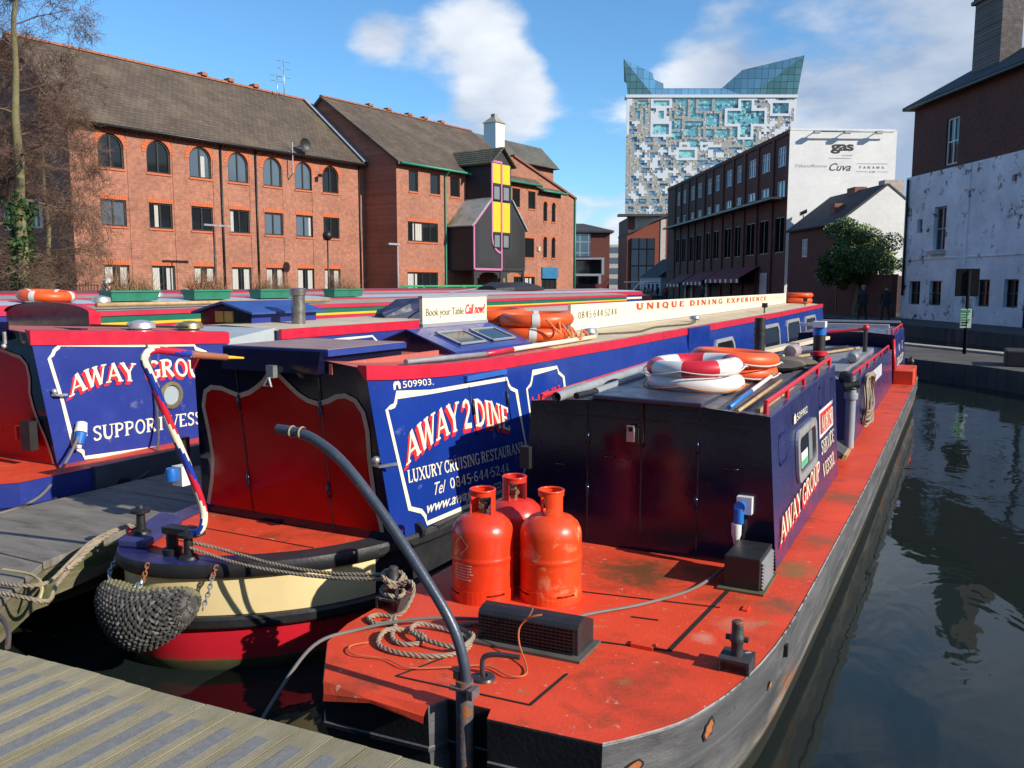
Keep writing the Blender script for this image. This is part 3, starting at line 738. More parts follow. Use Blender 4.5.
# lower wing with the blue door
o2b = [(32.95, 33.45, 6.6, 8.0, True), (34.05, 34.55, 6.6, 8.0, True), (32.95, 33.45, 4.0, 5.5, True), (34.05, 34.55, 4.0, 5.5, True), (32.75, 34.75, 0.35, 2.5)]
w = MB(F1); facade(w, 32.1, 35.3, 0.3, 8.75, V2 + .01, o2b[:4] + [o2b[4]], 0.14)
w.poly([(35.3, V2 + .01, .3), (35.3, -6, .3), (35.3, -6, 8.75), (35.3, V2 + .01, 8.75)])
w.build('wall', MBRICK_L, b2)
for o in o2b[:4]:
    header(F1, b2, o[0], o[1], o[3], V2 + .01, True, 0.16, o[2]); window(F1, b2, o[0], o[1], o[2], o[3], V2 + .01, 0.12, True, 1)
window(F1, b2, *o2b[4], V2 + .01, 0.13, mull=3, pane_m=MBLACK)
MB(F1).box(32.7, 34.8, V2 + .02, V2 + .12, 2.5, 3.3).build('fascia', paint('blue fascia', (0.03, 0.16, 0.32), 0.5), b2)
roof_slab(F1, 32.3, 35.5, V2 + .4, 8.72, -1.4, 10.6, -5, 9).build('wing_roof', MTILE_G, b2)
MB(F1).tube([(32.2, V2 + 0.47, 8.66), (35.5, V2 + 0.47, 8.66)], 0.07, 6).build('gutter', MGREENP, b2)
# oriel bay
VO = 4.6; FZ = 2.95
m = MB(F1)
body = [(22.27, FZ), (27.79, FZ), (27.79, 5.65), (26.22, 7.3), (26.22, 9.65), (25.15, 10.5), (24.08, 9.65), (24.08, 7.3), (22.27, 5.65)]
m.prism([(u, V2, z) for u, z in body], (0, VO - V2, 0))
oriel = m.build('oriel', MTIMBER, b2)
m = MB(F1)   # diagonal boarding
def clip_lines():
    for (x0, x1, sgn) in ((22.45, 24.9, 1), (25.35, 27.7, -1)):
        k = -3.0
        while k < 6:
            pts = []
            for s in [i / 40 for i in range(41)]:
                u = x0 + (x1 - x0) * s; z = FZ + .3 + k + sgn * (u - x0) * 1.0 * (1 if sgn > 0 else 1) + (0 if sgn > 0 else 2.5)
                top = 5.6 + (u - 22.27) * .92 if u < 24.08 else (7.2 if u < 26.22 else 5.6 + (27.79 - u) * 1.05)
                if FZ + .15 < z < top - .15 and not (23.95 < u < 26.3 and z > 4.3): pts.append((u, VO + .012, z))
            if len(pts) > 2: m.tube([pts[0], pts[-1]], 0.016, 4)
            k += 0.22
clip_lines()
m.build('boarding', paint('boards edge', (0.055, 0.055, 0.06), 0.6), oriel)
m = MB(F1)
def strip(a, b, wd=0.13, th=0.05, v=VO):
    a = Vector((a[0], v, a[1])); b = Vector((b[0], v, b[1])); d = (b - a).normalized(); n = Vector((-d.z, 0, d.x))
    m.obox(a - n * wd / 2, b - a, n * wd, (0, th, 0))
for a, b in (((22.33, FZ + .06), (22.33, 5.62)), ((22.33, 5.68), (24.12, 7.32)), ((24.16, 7.2), (24.16, 9.62)), ((24.1, 9.66), (25.2, 9.66)), ((25.15, 9.6), (25.15, 4.1)), ((22.4, FZ + .06), (25.15, FZ + .06)), ((25.15, 4.1), (25.15, 3.0))): strip(a, b)
prev = None
for t in range(180, 271, 15):
    p = (25.15 + 1.0 * math.cos(R(t)), 5.1 + 1.05 * math.sin(R(t)))
    if prev: strip(prev, p)
    prev = p
strip((24.16, 7.2), (24.16, 5.1))
m.build('trim', MPINK, oriel)
for (a, b, c, d) in ((24.26, 25.05, 8.35, 9.55), (25.25, 26.05, 8.35, 9.55), (24.26, 25.05, 5.35, 7.2), (25.25, 26.05, 5.35, 7.2)):
    MB(F1).box(a, b, VO + .004, VO + .03, c, d).build('panel', MYELLOW, oriel)
for (a, b, c, d) in ((24.26, 25.05, 7.3, 8.25), (25.25, 26.05, 7.3, 8.25), (24.3, 25.05, 4.35, 5.25), (25.25, 26.0, 4.35, 5.25)):
    window(F1, oriel, a, b, c, d, VO + .06, 0.05, mull=1, pane_m=glass('bay glass', (0.16, 0.20, 0.22), 0.08, 0.8))
# lead shoulders and slated cap
m = MB(F1); m.obox((22.1, V2, 5.56), (1.98, 0, 1.80), (0, VO - V2 + .12, 0), (-.05, 0, .07)); m.build('lead_roof', MLEAD, oriel); m = MB(F1); m.obox((27.96, V2, 5.52), (-1.74, 0, 1.88), (0, VO - V2 + .12, 0), (.05, 0, .07)); m.build('lead_roof', MLEAD, oriel)
m = MB(F1); m.obox((23.8, 0.6, 9.42), (1.35, 0, 1.12), (0, VO - .35, 0), (-.05, 0, .07)); m.obox((26.5, 0.6, 9.42), (-1.35, 0, 1.12), (0, VO - .35, 0), (.05, 0, .07))
for k in range(7):
    t = k / 7; m.obox((23.8 + 1.35 * t - .04, 0.6, 9.47 + 1.12 * t), (0.02, 0, 0), (0, VO - .33, 0), (0, 0, .06))
m.build('cap_roof', tiles('mossy slates', (0.13, 0.125, 0.085), 0.18, (0.99, -0.14), 0.4, (0.17, 0.17, 0.06)), oriel)
m = MB(F1)   # arched skirt below the bay and posts
for u in (22.4, 25.1, 27.6): m.box(u, u + .16, VO - .2, VO - .04, 0.3, FZ)
for u in (22.56, 25.26): 
    for k in range(12):
        t = k / 12; hgt = 0.12 + 0.75 * (2 * t - 1) ** 4
        m.box(u + 2.5 * t, u + 2.5 * t + .21, VO - .14, VO - .08, FZ - hgt, FZ - .002)
m.build('post', MTIMBER, oriel)
lampb = thing('bulkhead_lamp', 'white round wall lamp on brick beside the timber bay', 'wall lamp', F1((32.3, V2 + .1, 4.6)))
m = MB(F1); m.box(32.2, 32.45, V2, V2 + .12, 4.45, 4.75); m.build('housing', paint('cream lamp', (0.6, 0.55, 0.38), 0.4), lampb)

# ================================================================== further brick blocks behind
b3 = thing('brick_gable_block', 'brick block with raking parapet gable at the end of the terrace', 'building', F1((36, 2.3, .3)))
m = MB(F1)
prof = [(27.0, .3), (37.65, .3), (37.65, 8.55), (29.6, 10.75), (27.0, 9.8)]
m.prism([(u, V2 - .25, z) for u, z in prof], (0, -13, 0)); m.build('wall', MBRICK_L, b3)
m = MB(F1); m.obox((37.75, V2 - .55, 8.5), (-8.2, 0, 2.24), (0, .45, 0), (0, 0, .14)); m.build('coping', paint('brick coping', (0.22, 0.09, 0.06), 0.8), b3)
m = MB(F1); m.obox((37.6, -13, 8.58), (-8.0, 0, 2.2), (0, 12.4, 0), (0, 0, .1)); m.build('roof', MTILE_G, b3)
MB(F1).tube([(37.6, V2 - .16, 8.5), (37.6, V2 - .16, 0.3)], 0.07, 6).build('drainpipe', MGREENP, b3)
MB(F1).box(35.4, 35.9, -2.2, -1.6, 8.8, 9.95).build('chimney', MBRICK_OR, b3)
b4 = thing('roofed_block', 'tall block with grey hipped roof behind the brick gable', 'building', F1((44, -8, .3)))
m = MB(F1); m.box(40.5, 48.3, -14, -6.5, .3, 12.6); m.build('wall', MBRICK_L, b4)
m = MB(F1); m.loft([[(38.0, -5.9, 12.5), (48.5, -5.9, 12.5), (48.5, -14.6, 12.5), (38.0, -14.6, 12.5)], [(38.0, -8.0, 14.6), (48.5, -8.0, 14.6), (48.5, -8.6, 14.6), (38.0, -8.6, 14.6)]]); m.build('roof', MTILE_G, b4)
cu = thing('roof_cupola', 'white louvred cupola with small pyramid cap above the office ridge', 'cupola', F1((37.5, -5.5, 11)))
m = MB(F1); m.box(37.3, 38.5, -6.1, -4.9, 10.5, 15.0); m.build('body', MWHITE, cu)
m = MB(F1); m.loft([[(37.2, -6.2, 15.0), (38.6, -6.2, 15.0), (38.6, -4.8, 15.0), (37.2, -4.8, 15.0)], [(37.7, -5.7, 15.5), (38.1, -5.7, 15.5), (38.1, -5.3, 15.5), (37.7, -5.3, 15.5)]]); m.box(37.72, 38.08, -5.68, -5.32, 15.5, 15.75); m.build('cap', paint('cupola cap', (0.3, 0.28, 0.24), 0.7), cu)
# ================================================================== left bank furniture
def lamp_post(u, v, h, label, kind):
    t = thing('lamp_post', label, 'lamp post', F1((u, v, .3)))
    m = MB(F1); m.tube([(u, v, .3), (u, v, h)], [.05, .035], 8)
    m.build('pole', MGREY if kind == 'flat' else MBLACK, t)
    m = MB(F1)
    if kind == 'flat':
        m.box(u - .75, u + .1, v - .09, v + .09, h - .03, h + .07); m.build('lamp_head', MGREY, t)
    elif kind == 'tee':
        m.box(u - .5, u + .9, v - .05, v + .05, h - .03, h + .05); m.build('lamp_head', MSTEEL, t)
    else:
        m.ball(F1((u, v, h + .22)) if False else (u, v, h + .2), (.26, .26, .26), 12, 8); m.build('lamp_head', MBLACK, t)
lamp_post(5.2, 3, 4.75, 'thin grey tee lamp post before the third terrace window', 'tee')
lamp_post(12.05, 3, 4.4, 'black globe lamp post before the sixth terrace window', 'globe')
lamp_post(15.2, 5, 4.2, 'grey flat headed lamp post at the dark gable corner', 'flat')
# railing + striped post at the foot of the terrace
t = thing('iron_railing', 'black iron railing at the foot of the terrace left end', 'railing', F1((-1.6, 3, .3)))
m = MB(F1)
for k in range(22): m.tube([(-2.9 + k * .12, 3, .3), (-2.9 + k * .12, 3, 2.15)], .014, 4)
for z in (.6, 2.05): m.tube([(-2.95, 3, z), (-.3, 3, z)], .022, 5)
m.build('bars', MBLACK, t)
t = thing('striped_post', 'black and white spiral striped post beside the iron railing', 'post', F1((0, 3, .3)))
m = MB(F1)
for k in range(14):
    m.mat(k % 2); m.obox((-.1, 2.86, .3 + k * .14), (.3, 0, .08), (0, .3, 0), (0, 0, .139))
m.build('shaft', [MBLACK, MWHITE], t)

# ================================================================== trees
MBARK = paint('mossy bark', (0.17, 0.15, 0.075), 0.9, 0.35, 3, 0.6, 14)
MTWIG = paint('bare twigs', (0.13, 0.075, 0.05), 0.9, 0.3, 2)
def bare_tree(base, height, label, seed, r0=0.2, tilt=0.0):
    rr = random.Random(seed); t = thing('bare_tree', label, 'tree', base)
    B = Vector(base); tr = MB(); cr = MB()
    tp = [B + Vector((tilt * s * s + rr.uniform(-.06, .06), rr.uniform(-.06, .06), height * s)) for s in [i / 9 for i in range(10)]]
    tr.tube(tp, [r0 * (1 - .86 * i / 9) for i in range(10)], 10)
    def branch(p, d, ln, r, lev):
        n = 5; pts = [p]; rad = [r]
        for i in range(n):
            d = (d + Vector((rr.uniform(-.25, .25), rr.uniform(-.25, .25), rr.uniform(-.2, .22) - (.05 if lev > 1 else 0)))).normalized()
            p = p + d * ln / n; pts.append(p); rad.append(max(.004, r * (1 - .8 * (i + 1) / n)))
            if lev < 4 and i >= 1:
                for q in range((2, 3, 3, 2)[lev] if rr.random() < .85 else 1):
                    a = rr.uniform(0, 6.28); side = d.orthogonal().normalized(); side = side * math.cos(a) + d.cross(side) * math.sin(a)
                    branch(p, (d * .65 + side * .8).normalized(), ln * rr.uniform(.38, .6), max(.006, rad[-1] * .65), lev + 1)
        (tr if lev == 0 else cr).tube(pts, rad, 6 if lev < 2 else 3, caps=False)
    for k in range(15):
        s = .2 + .78 * k / 15; i = int(s * 9); p = tp[i] + (tp[min(i + 1, 9)] - tp[i]) * (s * 9 - i)
        a = k * 2.4 + rr.uniform(-.4, .4); up = .05 + .5 * s if s > .45 else -.12
        branch(p, Vector((math.cos(a), math.sin(a), up)).normalized(), (2.5 - 1.2 * s) * rr.uniform(.8, 1.25), r0 * .33 * (1.1 - s), 1)
    tr.build('trunk', MBARK, t); cr.build('crown', MTWIG, t)
    return t
tree = bare_tree((-26.45, 16.95, .3), 12.5, 'tall bare tree with mossy trunk at the left edge', 11, 0.23, 0.7)
bare_tree((-28.6, 17.4, .3), 9.5, 'slender bare tree close behind the mossy trunk', 23, 0.12)
bare_tree((-29.0, 19.6, .3), 8.5, 'smaller bare tree with drooping twigs by the terrace gable', 5, 0.13)
def leaves(mb, c, rad, n, size, rr, shell=0.35):
    for _ in range(n):
        while True:
            p = Vector((rr.uniform(-1, 1), rr.uniform(-1, 1), rr.uniform(-1, 1)))
            if shell < p.length < 1: break
        q = Vector((c[0] + p.x * rad[0], c[1] + p.y * rad[1], c[2] + p.z * rad[2]))
        a = Vector((rr.uniform(-1, 1), rr.uniform(-1, 1), rr.uniform(-1, 1))).normalized(); b = a.orthogonal().normalized()
        s = size * rr.uniform(.6, 1.3); mb.mat(rr.choice((0, 0, 1, 2)))
        mb.add([q - a * s * .5, q + b * s * .28, q + a * s * .5, q - b * s * .28], [(0, 1, 2, 3)])
MIVY = [paint('ivy leaf dark', (0.02, 0.05, 0.012), 0.5), paint('ivy leaf', (0.035, 0.085, 0.02), 0.45), paint('ivy leaf light', (0.06, 0.12, 0.03), 0.45)]
m = MB(); rr = random.Random(3)
for k in range(26): leaves(m, (-26.42 + rr.uniform(-.22, .22), 16.95 + rr.uniform(-.22, .22), .4 + k * .17), (.36, .36, .3), 75, .16, rr, .1)
m.build('ivy', MIVY, tree)
bush = thing('leafy_tree', 'round leafy evergreen tree against the white gable and brick wall', 'tree', (-5.3, 53.0, .3))
m = MB(); m.tube([(-5.3, 53, .3), (-5.2, 53.1, 1.6), (-5.5, 53.2, 3.2)], [.2, .16, .08], 8)
for a in range(7):
    m.tube([(-5.25, 53.05, 1.4 + a * .2), (-5.3 + 1.2 * math.cos(a * 1.1), 53.1 + 1.2 * math.sin(a * 1.1), 3 + .3 * (a % 3)), (-5.3 + 2.1 * math.cos(a * 1.1), 53.1 + 2.0 * math.sin(a * 1.1), 3.9 + .4 * (a % 3))], [.09, .06, .03], 5)
m.build('trunk', MBARK, bush)
m = MB(); rr = random.Random(9)
for k in range(95):
    while True:
        p = Vector((rr.uniform(-1, 1), rr.uniform(-1, 1), rr.uniform(-1, 1)))
        if .2 < p.length < 1: break
    q_ = 1 + .22 * math.sin(p.x * 5 + 1) * math.cos(p.z * 4) + rr.uniform(-.08, .16)
    c = (-5.35 + p.x * 2.2 * q_, 53.1 + p.y * 2.0, 3.75 + p.z * 1.8 * q_ + .25 * math.cos(p.x * 4))
    r = rr.uniform(.28, .72); leaves(m, c, (r, r, r * .8), int(300 * r / .5), .155, rr, .2)
m.build('crown', [paint('leaf dark', (0.045, 0.085, 0.018), 0.5), paint('leaf', (0.10, 0.16, 0.03), 0.45), paint('leaf light', (0.19, 0.24, 0.055), 0.45)], bush)
# ================================================================== right bank buildings
AL = (-0.50603, 0.86251); AN = (-0.86251, -0.50603)
MBR_D = brick('dark brick', (0.15, 0.042, 0.026), (0.11, 0.033, 0.022), (0.06, 0.048, 0.04), AL)
MBR_D2 = brick('dark brick end', (0.09, 0.035, 0.026), (0.07, 0.03, 0.022), (0.07, 0.055, 0.045), AN)
MPEEL = brick('flaking white wall', (0.14, 0.08, 0.06), (0.11, 0.06, 0.045), (0.13, 0.11, 0.10), AL, peel=((0.80, 0.80, 0.80), 0.592, 0.03), dirt=0.25)
MWBRICK = brick('white painted brick', (0.80, 0.79, 0.76), (0.76, 0.75, 0.72), (0.70, 0.69, 0.66), AN, dirt=0.10, mott=.03)
# ---- white and brick warehouse at the right
wh = thing('canal_warehouse', 'old warehouse with flaking white lower storeys and dark brick top storey', 'building', FR((-6, 0, .3)))
opw = [(-3.8, -2.72, 3.73, 5.85), (-1.75, -0.65, 1.05, 2.25), (-3.7, -2.65, 1.05, 2.25), (-7.62, -6.6, 1.1, 2.3), (-9.6, -8.62, 1.1, 2.3), (-12.3, -11.2, 1.1, 2.3), (-12.4, -11.2, 3.73, 5.85), (-1.62, -1.1, 4.68, 5.38), (-15.4, -14.3, 1.1, 2.3)]
m = MB(FR); facade(m, -22, 0.2, .3, 7.62, 0.15, opw, .28)
m.poly([(0.2, .15, .3), (0.2, -4, .3), (0.2, -4, 7.62), (.2, .15, 7.62)]); m.poly([(-22, .15, 7.62), (.2, .15, 7.62), (.2, -.1, 7.66), (-22, -.1, 7.66)])
m.poly([(-22, .15, .3), (-22, -4, .3), (-22, -4, 7.62), (-22, .15, 7.62)]); m.poly([(-22, -4, .3), (.2, -4, .3), (.2, -4, 7.62), (-22, -4, 7.62)])
m.box(-22, .24, .15, .2, 3.32, 3.38); m.box(-5.7, -5.2, .15, .22, .3, 7.6)
m.build('wall', MPEEL, wh)
opb = [(-4.2, -3.1, 7.8, 10.0), (-12.5, -11.4, 7.8, 10.0)]
m = MB(FR); facade(m, -22, 0, 7.6, 11.1, 0, opb, .2); m.poly([(0, 0, 7.6), (0, -4, 7.6), (0, -4, 11.1), (0, 0, 11.1)]); m.poly([(-22, 0, 7.6), (-22, -4, 7.6), (-22, -4, 11.1), (-22, 0, 11.1)]); m.poly([(-22, -4, 7.6), (0, -4, 7.6), (0, -4, 11.1), (-22, -4, 11.1)])
m.build('brick_storey', MBR_D, wh)
for o in opw: window(FR, wh, *o, .15, .22, mull=2, frame_m=MGREY if o[2] > 3 else MDFRAME, bar=(o[2] + o[3]) / 2)
for o in opb: window(FR, wh, *o, 0, .15, mull=2, frame_m=MWHITE, bar=(o[2] + o[3]) / 2)
m = MB(FR)
for o in opw[:1] + opw[6:7]: m.box(o[0] - .1, o[1] + .1, .15, .38, o[2] - .2, o[2] - .01)
m.build('sill', paint('stone sill', (0.45, 0.44, 0.42), .8), wh)
m = MB(FR); m.loft([[(-22, .45, 11.05), (.45, .45, 11.05), (.45, -4.4, 11.05), (-22, -4.4, 11.05)], [(-22, .45, 11.2), (.45, .45, 11.2), (.45, -4.4, 11.2), (-22, -4.4, 11.2)], [(-22, -1.9, 12.7), (-2.2, -1.9, 12.7), (-2.2, -2.1, 12.7), (-22, -2.1, 12.7)]]); wrf = m.build('roof', MSLATE, wh)
m = MB(FR); m.box(-5.55, -3.4, -1.9, -.9, 11.2, 15.2); m.box(-5.7, -3.25, -2.05, -.75, 15.2, 15.36); m.box(-5.62, -3.33, -1.97, -.83, 15.36, 15.5)
for u in (-5.1, -3.9): m.lathe([(.2, 15.5), (.17, 16.1), (.12, 16.1)], (u, -1.4, 0), 10)
m.build('chimney', brick('sooty stack brick', (0.12, 0.10, 0.09), (0.08, 0.07, 0.065), (0.16, .14, .13), AN, mott=.35), wrf)
m = MB(FR); m.tube([(-.15, .24, 7.5), (-.15, .24, 1.5)], .06, 6); m.build('drainpipe', MBLACK, wh)
m = MB(FR); m.tube([(-10.3, .25, 7.5), (-10.3, .25, .3)], .08, 6); m.build('drainpipe', MBLACK, wh)
m = MB(FR); m.tube([(-.1, .5, 11.05), (-22, .5, 11.05)], .07, 6); m.build('gutter', MBLACK, wh)
MCHIM = brick('stack brick', (0.30, 0.10, 0.06), (0.24, 0.08, 0.05), (0.2, .14, .1), AN)
# ---- low house with white gable
hs = thing('gabled_house', 'low brick house with slate roof and white painted gable end', 'building', FR((10, -2, .3)))
oph = [(12.0, 13.0, 3.9, 5.1)]
m = MB(FR); facade(m, 7.2, 15.4, .3, 5.8, .62, oph, .12); m.build('wall', MBR_D, hs)
for o in oph: window(FR, hs, *o, .62, .1, frame_m=MWHITE, pane_m=MCURT, mull=2, bar=4.5)
m = MB(FR); m.prism([(7.2, .62, .3), (7.2, -5.2, .3), (7.2, -5.2, 5.8), (7.2, -2.3, 8.05), (7.2, .62, 5.8)], (-.02, 0, 0)); m.build('gable', MWBRICK, hs)
m = MB(FR); m.prism([(7.18, .62, .3), (7.18, -5.2, .3), (7.18, -5.2, 2.6), (7.18, .62, 2.6)], (-.02, 0, 0)); m.build('lower_wall', MBR_D2, hs)
m = MB(FR); m.obox((7.15, .85, 5.66), (8.25, 0, 0), (0, -3.15, 2.42), (0, .06, .1)); m.obox((7.15, -5.5, 5.62), (8.25, 0, 0), (0, 3.2, 2.45), (0, -.06, .1)); hrf = m.build('roof', MSLATE, hs)
m = MB(FR); m.box(7.3, 8.1, -3.35, -2.15, 7.6, 8.4); m.build('chimney', paint('capped chimney', (0.45, 0.38, 0.33), .8, .3, 4), hrf)
m = MB(FR); m.box(11.0, 12.2, -2.8, -2.0, 7.6, 8.4); m.build('chimney', MCHIM, hrf)
m = MB(FR); m.box(9.6, 10.3, -.75, -.1, 6.3, 7.2); m.build('chimney', MCHIM, hrf)
# garden wall under the gable
gw = thing('brick_garden_wall', 'dark brick wall running behind the two walkers', 'wall', FR((5, .6, .3)))
m = MB(FR); m.box(0.3, 7.1, .3, .6, .3, 2.5); m.box(0.3, 7.1, .25, .65, 2.5, 2.62); m.build('brickwork', MBR_D, gw)
# ---- dark club building with the white painted end wall
cl = thing('dark_club_building', 'long dark brick building with white painted end wall and red awnings', 'building', FR((36, 0, .3)))
VB = .23
wc = [(17.35, 19.21), (20.92, 22.66), (24.13, 25.85), (27.73, 29.0), (30.41, 32.02), (34.08, 35.44), (36.68, 38.04), (40.17, 41.55), (42.79, 44.26), (46.31, 47.47), (49.0, 50.12)]
wc[0] = (17.6, 19.21)
opc = [(a, b, 10.65, 12.05) for a, b in wc] + [(a, b, 8.75, 9.4) for a, b in wc[1:]] + [(17.6, 19.2, 8.35, 9.6)] + [(a - .15, b + .1, 4.4, 7.0) for a, b in wc]
m = MB(FR); facade(m, 17.0, 54.7, .3, 13.0, VB, opc, .15)
m.poly([(54.7, VB, .3), (54.7, -7.4, .3), (54.7, -7.4, 13), (54.7, VB, 13)]); m.poly([(17, VB, 13), (54.7, VB, 13), (54.7, -7.4, 13), (17, -7.4, 13)]); m.poly([(17, -7.4, 0.3), (54.7, -7.4, 0.3), (54.7, -7.4, 13), (17, -7.4, 13)])
for i in range(len(wc)):
    u = wc[i][1] + .55; m.box(u, u + .35, VB, VB + .12, .3, 12.9)
m.box(17, 54.7, VB, VB + .1, 12.75, 13.05)
m.build('wall', MBR_D, cl)
MDIM = glass('dim glass', (0.010, 0.010, 0.011), .6, .0)
MSKYW = glass('sky tinted upper glass', (0.10, 0.17, 0.26), 0.06, 0.9)  # bluish base colour stands for sky reflected in the upper panes
for o in opc: window(FR, cl, *o, VB, .1, mull=3 if o[2] > 10 else 2, frame_m=MWHITE if o[2] > 8 else MDFRAME, bar=(o[3] - .45) if o[2] > 10 else None, pane_m=MSKYW if o[2] > 8 else MDIM, fw=.06)
m = MB(FR); m.prism([(17.0, VB, .3), (17.0, -7.6, .3), (17.0, -7.6, 13.0), (17.0, VB, 13.0)], (-.03, 0, 0))
for k in range(14): m.box(16.95, 17.0, VB - .58 - k * .55, VB - .02 - k * .55, 13.0, 13.12)
endw = m.build('end_wall', MWBRICK, cl)
m = MB(FR); m.obox((17.2, VB + .13, 8.2), (35.0, 0, 0), (0, 1.0, 0), (0, 0, .16)); m.build('canopy', MBLACK, cl)
for (a, b, z) in ((22.5, 32, 3.5), (33.5, 40, 3.3), (42, 47.5, 3.1)):
    m = MB(FR); m.prism([(a, VB, z), (b, VB, z), (b, VB + 1.7, z - 1.0), (a, VB + 1.7, z - 1.0)], (0, 0, .05))
    n = int((b - a) / .5)
    for k in range(n):
        m.mat(k % 3 == 0 and 1 or 0); m.box(a + (b - a) * k / n, a + (b - a) * (k + .96) / n, VB + 1.68, VB + 1.72, z - 1.3, z - 1.0)
    m.build('awning', [paint('maroon awning', (0.16, 0.02, 0.025), .7), MWHITE], cl)
m = MB(FR); m.box(20.6, 22.2, VB + .02, VB + .06, .6, 2.95)
m.build('shutter', paint('pale shutter', (0.5, 0.5, 0.52), .6), cl)
for a, b in ((37, 37.9), (42.3, 43.3), (45, 45.9)): MB(FR).box(a, b, VB + .02, VB + .06, 0.4, 2.3).build('door', paint('pale door', (0.42, 0.38, 0.33), .6), cl)
# painted wall signs
FE = lambda p: FR((16.97 - p[2], VB - p[0], p[1]))      # x along the end wall from its left edge, y height, z proud
MINK = paint('black sign paint', (0.015, 0.015, 0.017), .6)
MINKG = paint('faded sign paint', (0.16, 0.17, 0.18), .7)
m = MB()
def onwall(x0, x1, y0, h): return lambda a, b, k: FE((x0 + (x1 - x0) * a, y0 + h * b, .006 + k * .002))
typed(m, 'gas', onwall(3.0, 4.7, 11.62, .62), bold=.035, spacing=.9)
m.build('lettering', MINK, endw)
m = MB(); typed(m, 'street', onwall(3.85, 4.6, 11.22, .13), shear=.2); typed(m, 'TilltandRooms', onwall(.45, 2.8, 10.42, .2), shear=.45)
m.build('lettering', MINKG, endw)
m = MB(); typed(m, 'Cuva', onwall(2.95, 4.55, 10.2, .52), shear=.4, bold=.012)
letter(m, 'PANAMA', onwall(5.15, 7.1, 10.36, .16), track=.5); letter(m, 'BAR', onwall(5.9, 6.4, 10.08, .1), track=.3)
m.build('lettering', MINK, endw)
m = MB()
for (x0, x1, y) in ((4.95, 7.25, 10.68), (4.95, 5.8, 10.12), (6.5, 7.3, 10.12), (2.9, 4.5, 11.05)):
    m.obox(FE((x0, y, .006)), FE((x1, y, .006)) - FE((x0, y, .006)), (0, 0, .03), FE((0, 0, .004)) - FE((0, 0, 0)))
m.build('ruled_line', MINKG, endw)
fb = thing('floodlight_bar', 'floodlight rail along the top edge of the white end wall', 'light rail', FE((4, 12.9, .3)))
m = MB(); m.tube([FE((1.6, 12.86, .5)), FE((7.3, 12.86, .5))], .06, 6)
for x in (1.7, 3.9, 6.2):
    m.tube([FE((x, 12.86, .03)), FE((x, 12.86, .5))], .04, 5); a = FE((x - .2, 12.7, .42)); m.obox(a, FE((x + .25, 12.7, .42)) - a, (0, 0, .2), FE((0, 0, .4)) - FE((0, 0, .1)))
m.build('rail', MGREY, fb)
fl = thing('wall_floodlight', 'black floodlight on a bracket low on the white end wall', 'floodlight', FE((.9, 6.6, .1)))
m = MB(); m.tube([FE((1.1, 6.3, 0)), FE((1.1, 6.5, .4)), FE((1.0, 7.0, .5))], .04, 5); a = FE((.75, 6.95, .45)); m.obox(a, FE((1.15, 7.15, .5)) - a, (0, 0, .25), FE((0, 0, .3)) - FE((0, 0, 0))); m.build('lamp_head', MBLACK, fl)
mast = thing('roof_mast', 'thin aerial mast on the club roof behind the white wall', 'aerial', FE((.7, 13, -2)))
m = MB(); m.tube([FE((.7, 13, -2)), FE((.7, 14.6, -2))], .03, 5); m.tube([FE((.5, 14.3, -2)), FE((.95, 14.3, -2))], .02, 4); m.build('mast', MGREY, mast)

# ================================================================== tower of glass and gold panels
FT = frame((-107.74, 293.35), (0.886, 0.4637), (0.4637, -0.886))
def glassgrid(name, rgb, line, along, w, h, rough=.08):
    mt, t, b = _mat(name); lk = t.links.new; nn = t.nodes.new
    g = nn('ShaderNodeNewGeometry'); d = nn('ShaderNodeVectorMath'); d.operation = 'DOT_PRODUCT'; lk(g.outputs['Position'], d.inputs[0]); d.inputs[1].default_value = (*along, 0)
    sp = nn('ShaderNodeSeparateXYZ'); lk(g.outputs['Position'], sp.inputs[0]); cm = nn('ShaderNodeCombineXYZ'); lk(d.outputs['Value'], cm.inputs[0]); lk(sp.outputs[2], cm.inputs[1])
    bt = nn('ShaderNodeTexBrick'); lk(cm.outputs[0], bt.inputs['Vector']); bt.inputs['Scale'].default_value = 1; bt.offset = 0
    bt.inputs['Brick Width'].default_value = w; bt.inputs['Row Height'].default_value = h; bt.inputs['Mortar Size'].default_value = .09
    bt.inputs['Color1'].default_value = (*rgb, 1); bt.inputs['Color2'].default_value = tuple(c * .7 for c in rgb) + (1,); bt.inputs['Mortar'].default_value = (*line, 1)
    lk(bt.outputs[0], b.inputs['Base Color']); b.inputs['Roughness'].default_value = rough; b.inputs['Specular IOR Level'].default_value = .9; b.inputs['Metallic'].default_value = .35
    return mt
tw = thing('patchwork_tower', 'tall cube tower clad in gold, white and teal glass patchwork with glass crown', 'tower', FT((30, -15, .3)))
TW, Z0, Z1 = 60.0, 27.0, 68.3
CN, RN = 64, 46
rt_ = random.Random(21)
G = [[0] * CN for _ in range(RN)]            # 0 gold 1 white 2 blue 3 teal 4 pale teal 5 dark 6 light gold
for r in range(RN):
    for c in range(CN):
        G[r][c] = 0 if rt_.random() < .8 else 6
for r in range(1, RN, 3):                    # small staggered blue windows
    for c in range((r * 2) % 5, CN - 2, 5):
        if rt_.random() < .95:
            for dr in range(2):
                for dc in range(rt_.choice((2, 3, 3))):
                    if r + dr < RN and c + dc < CN: G[r + dr][c + dc] = 2 if rt_.random() < .8 else 5
for _ in range(150):                         # white crosses
    r, c = rt_.randrange(1, RN - 1), rt_.randrange(1, CN - 1)
    if r < 16 and 18 < c < 46: continue
    for dr, dc in ((0, 0), (0, 1), (0, -1), (1, 0), (-1, 0)): G[r + dr][c + dc] = 1
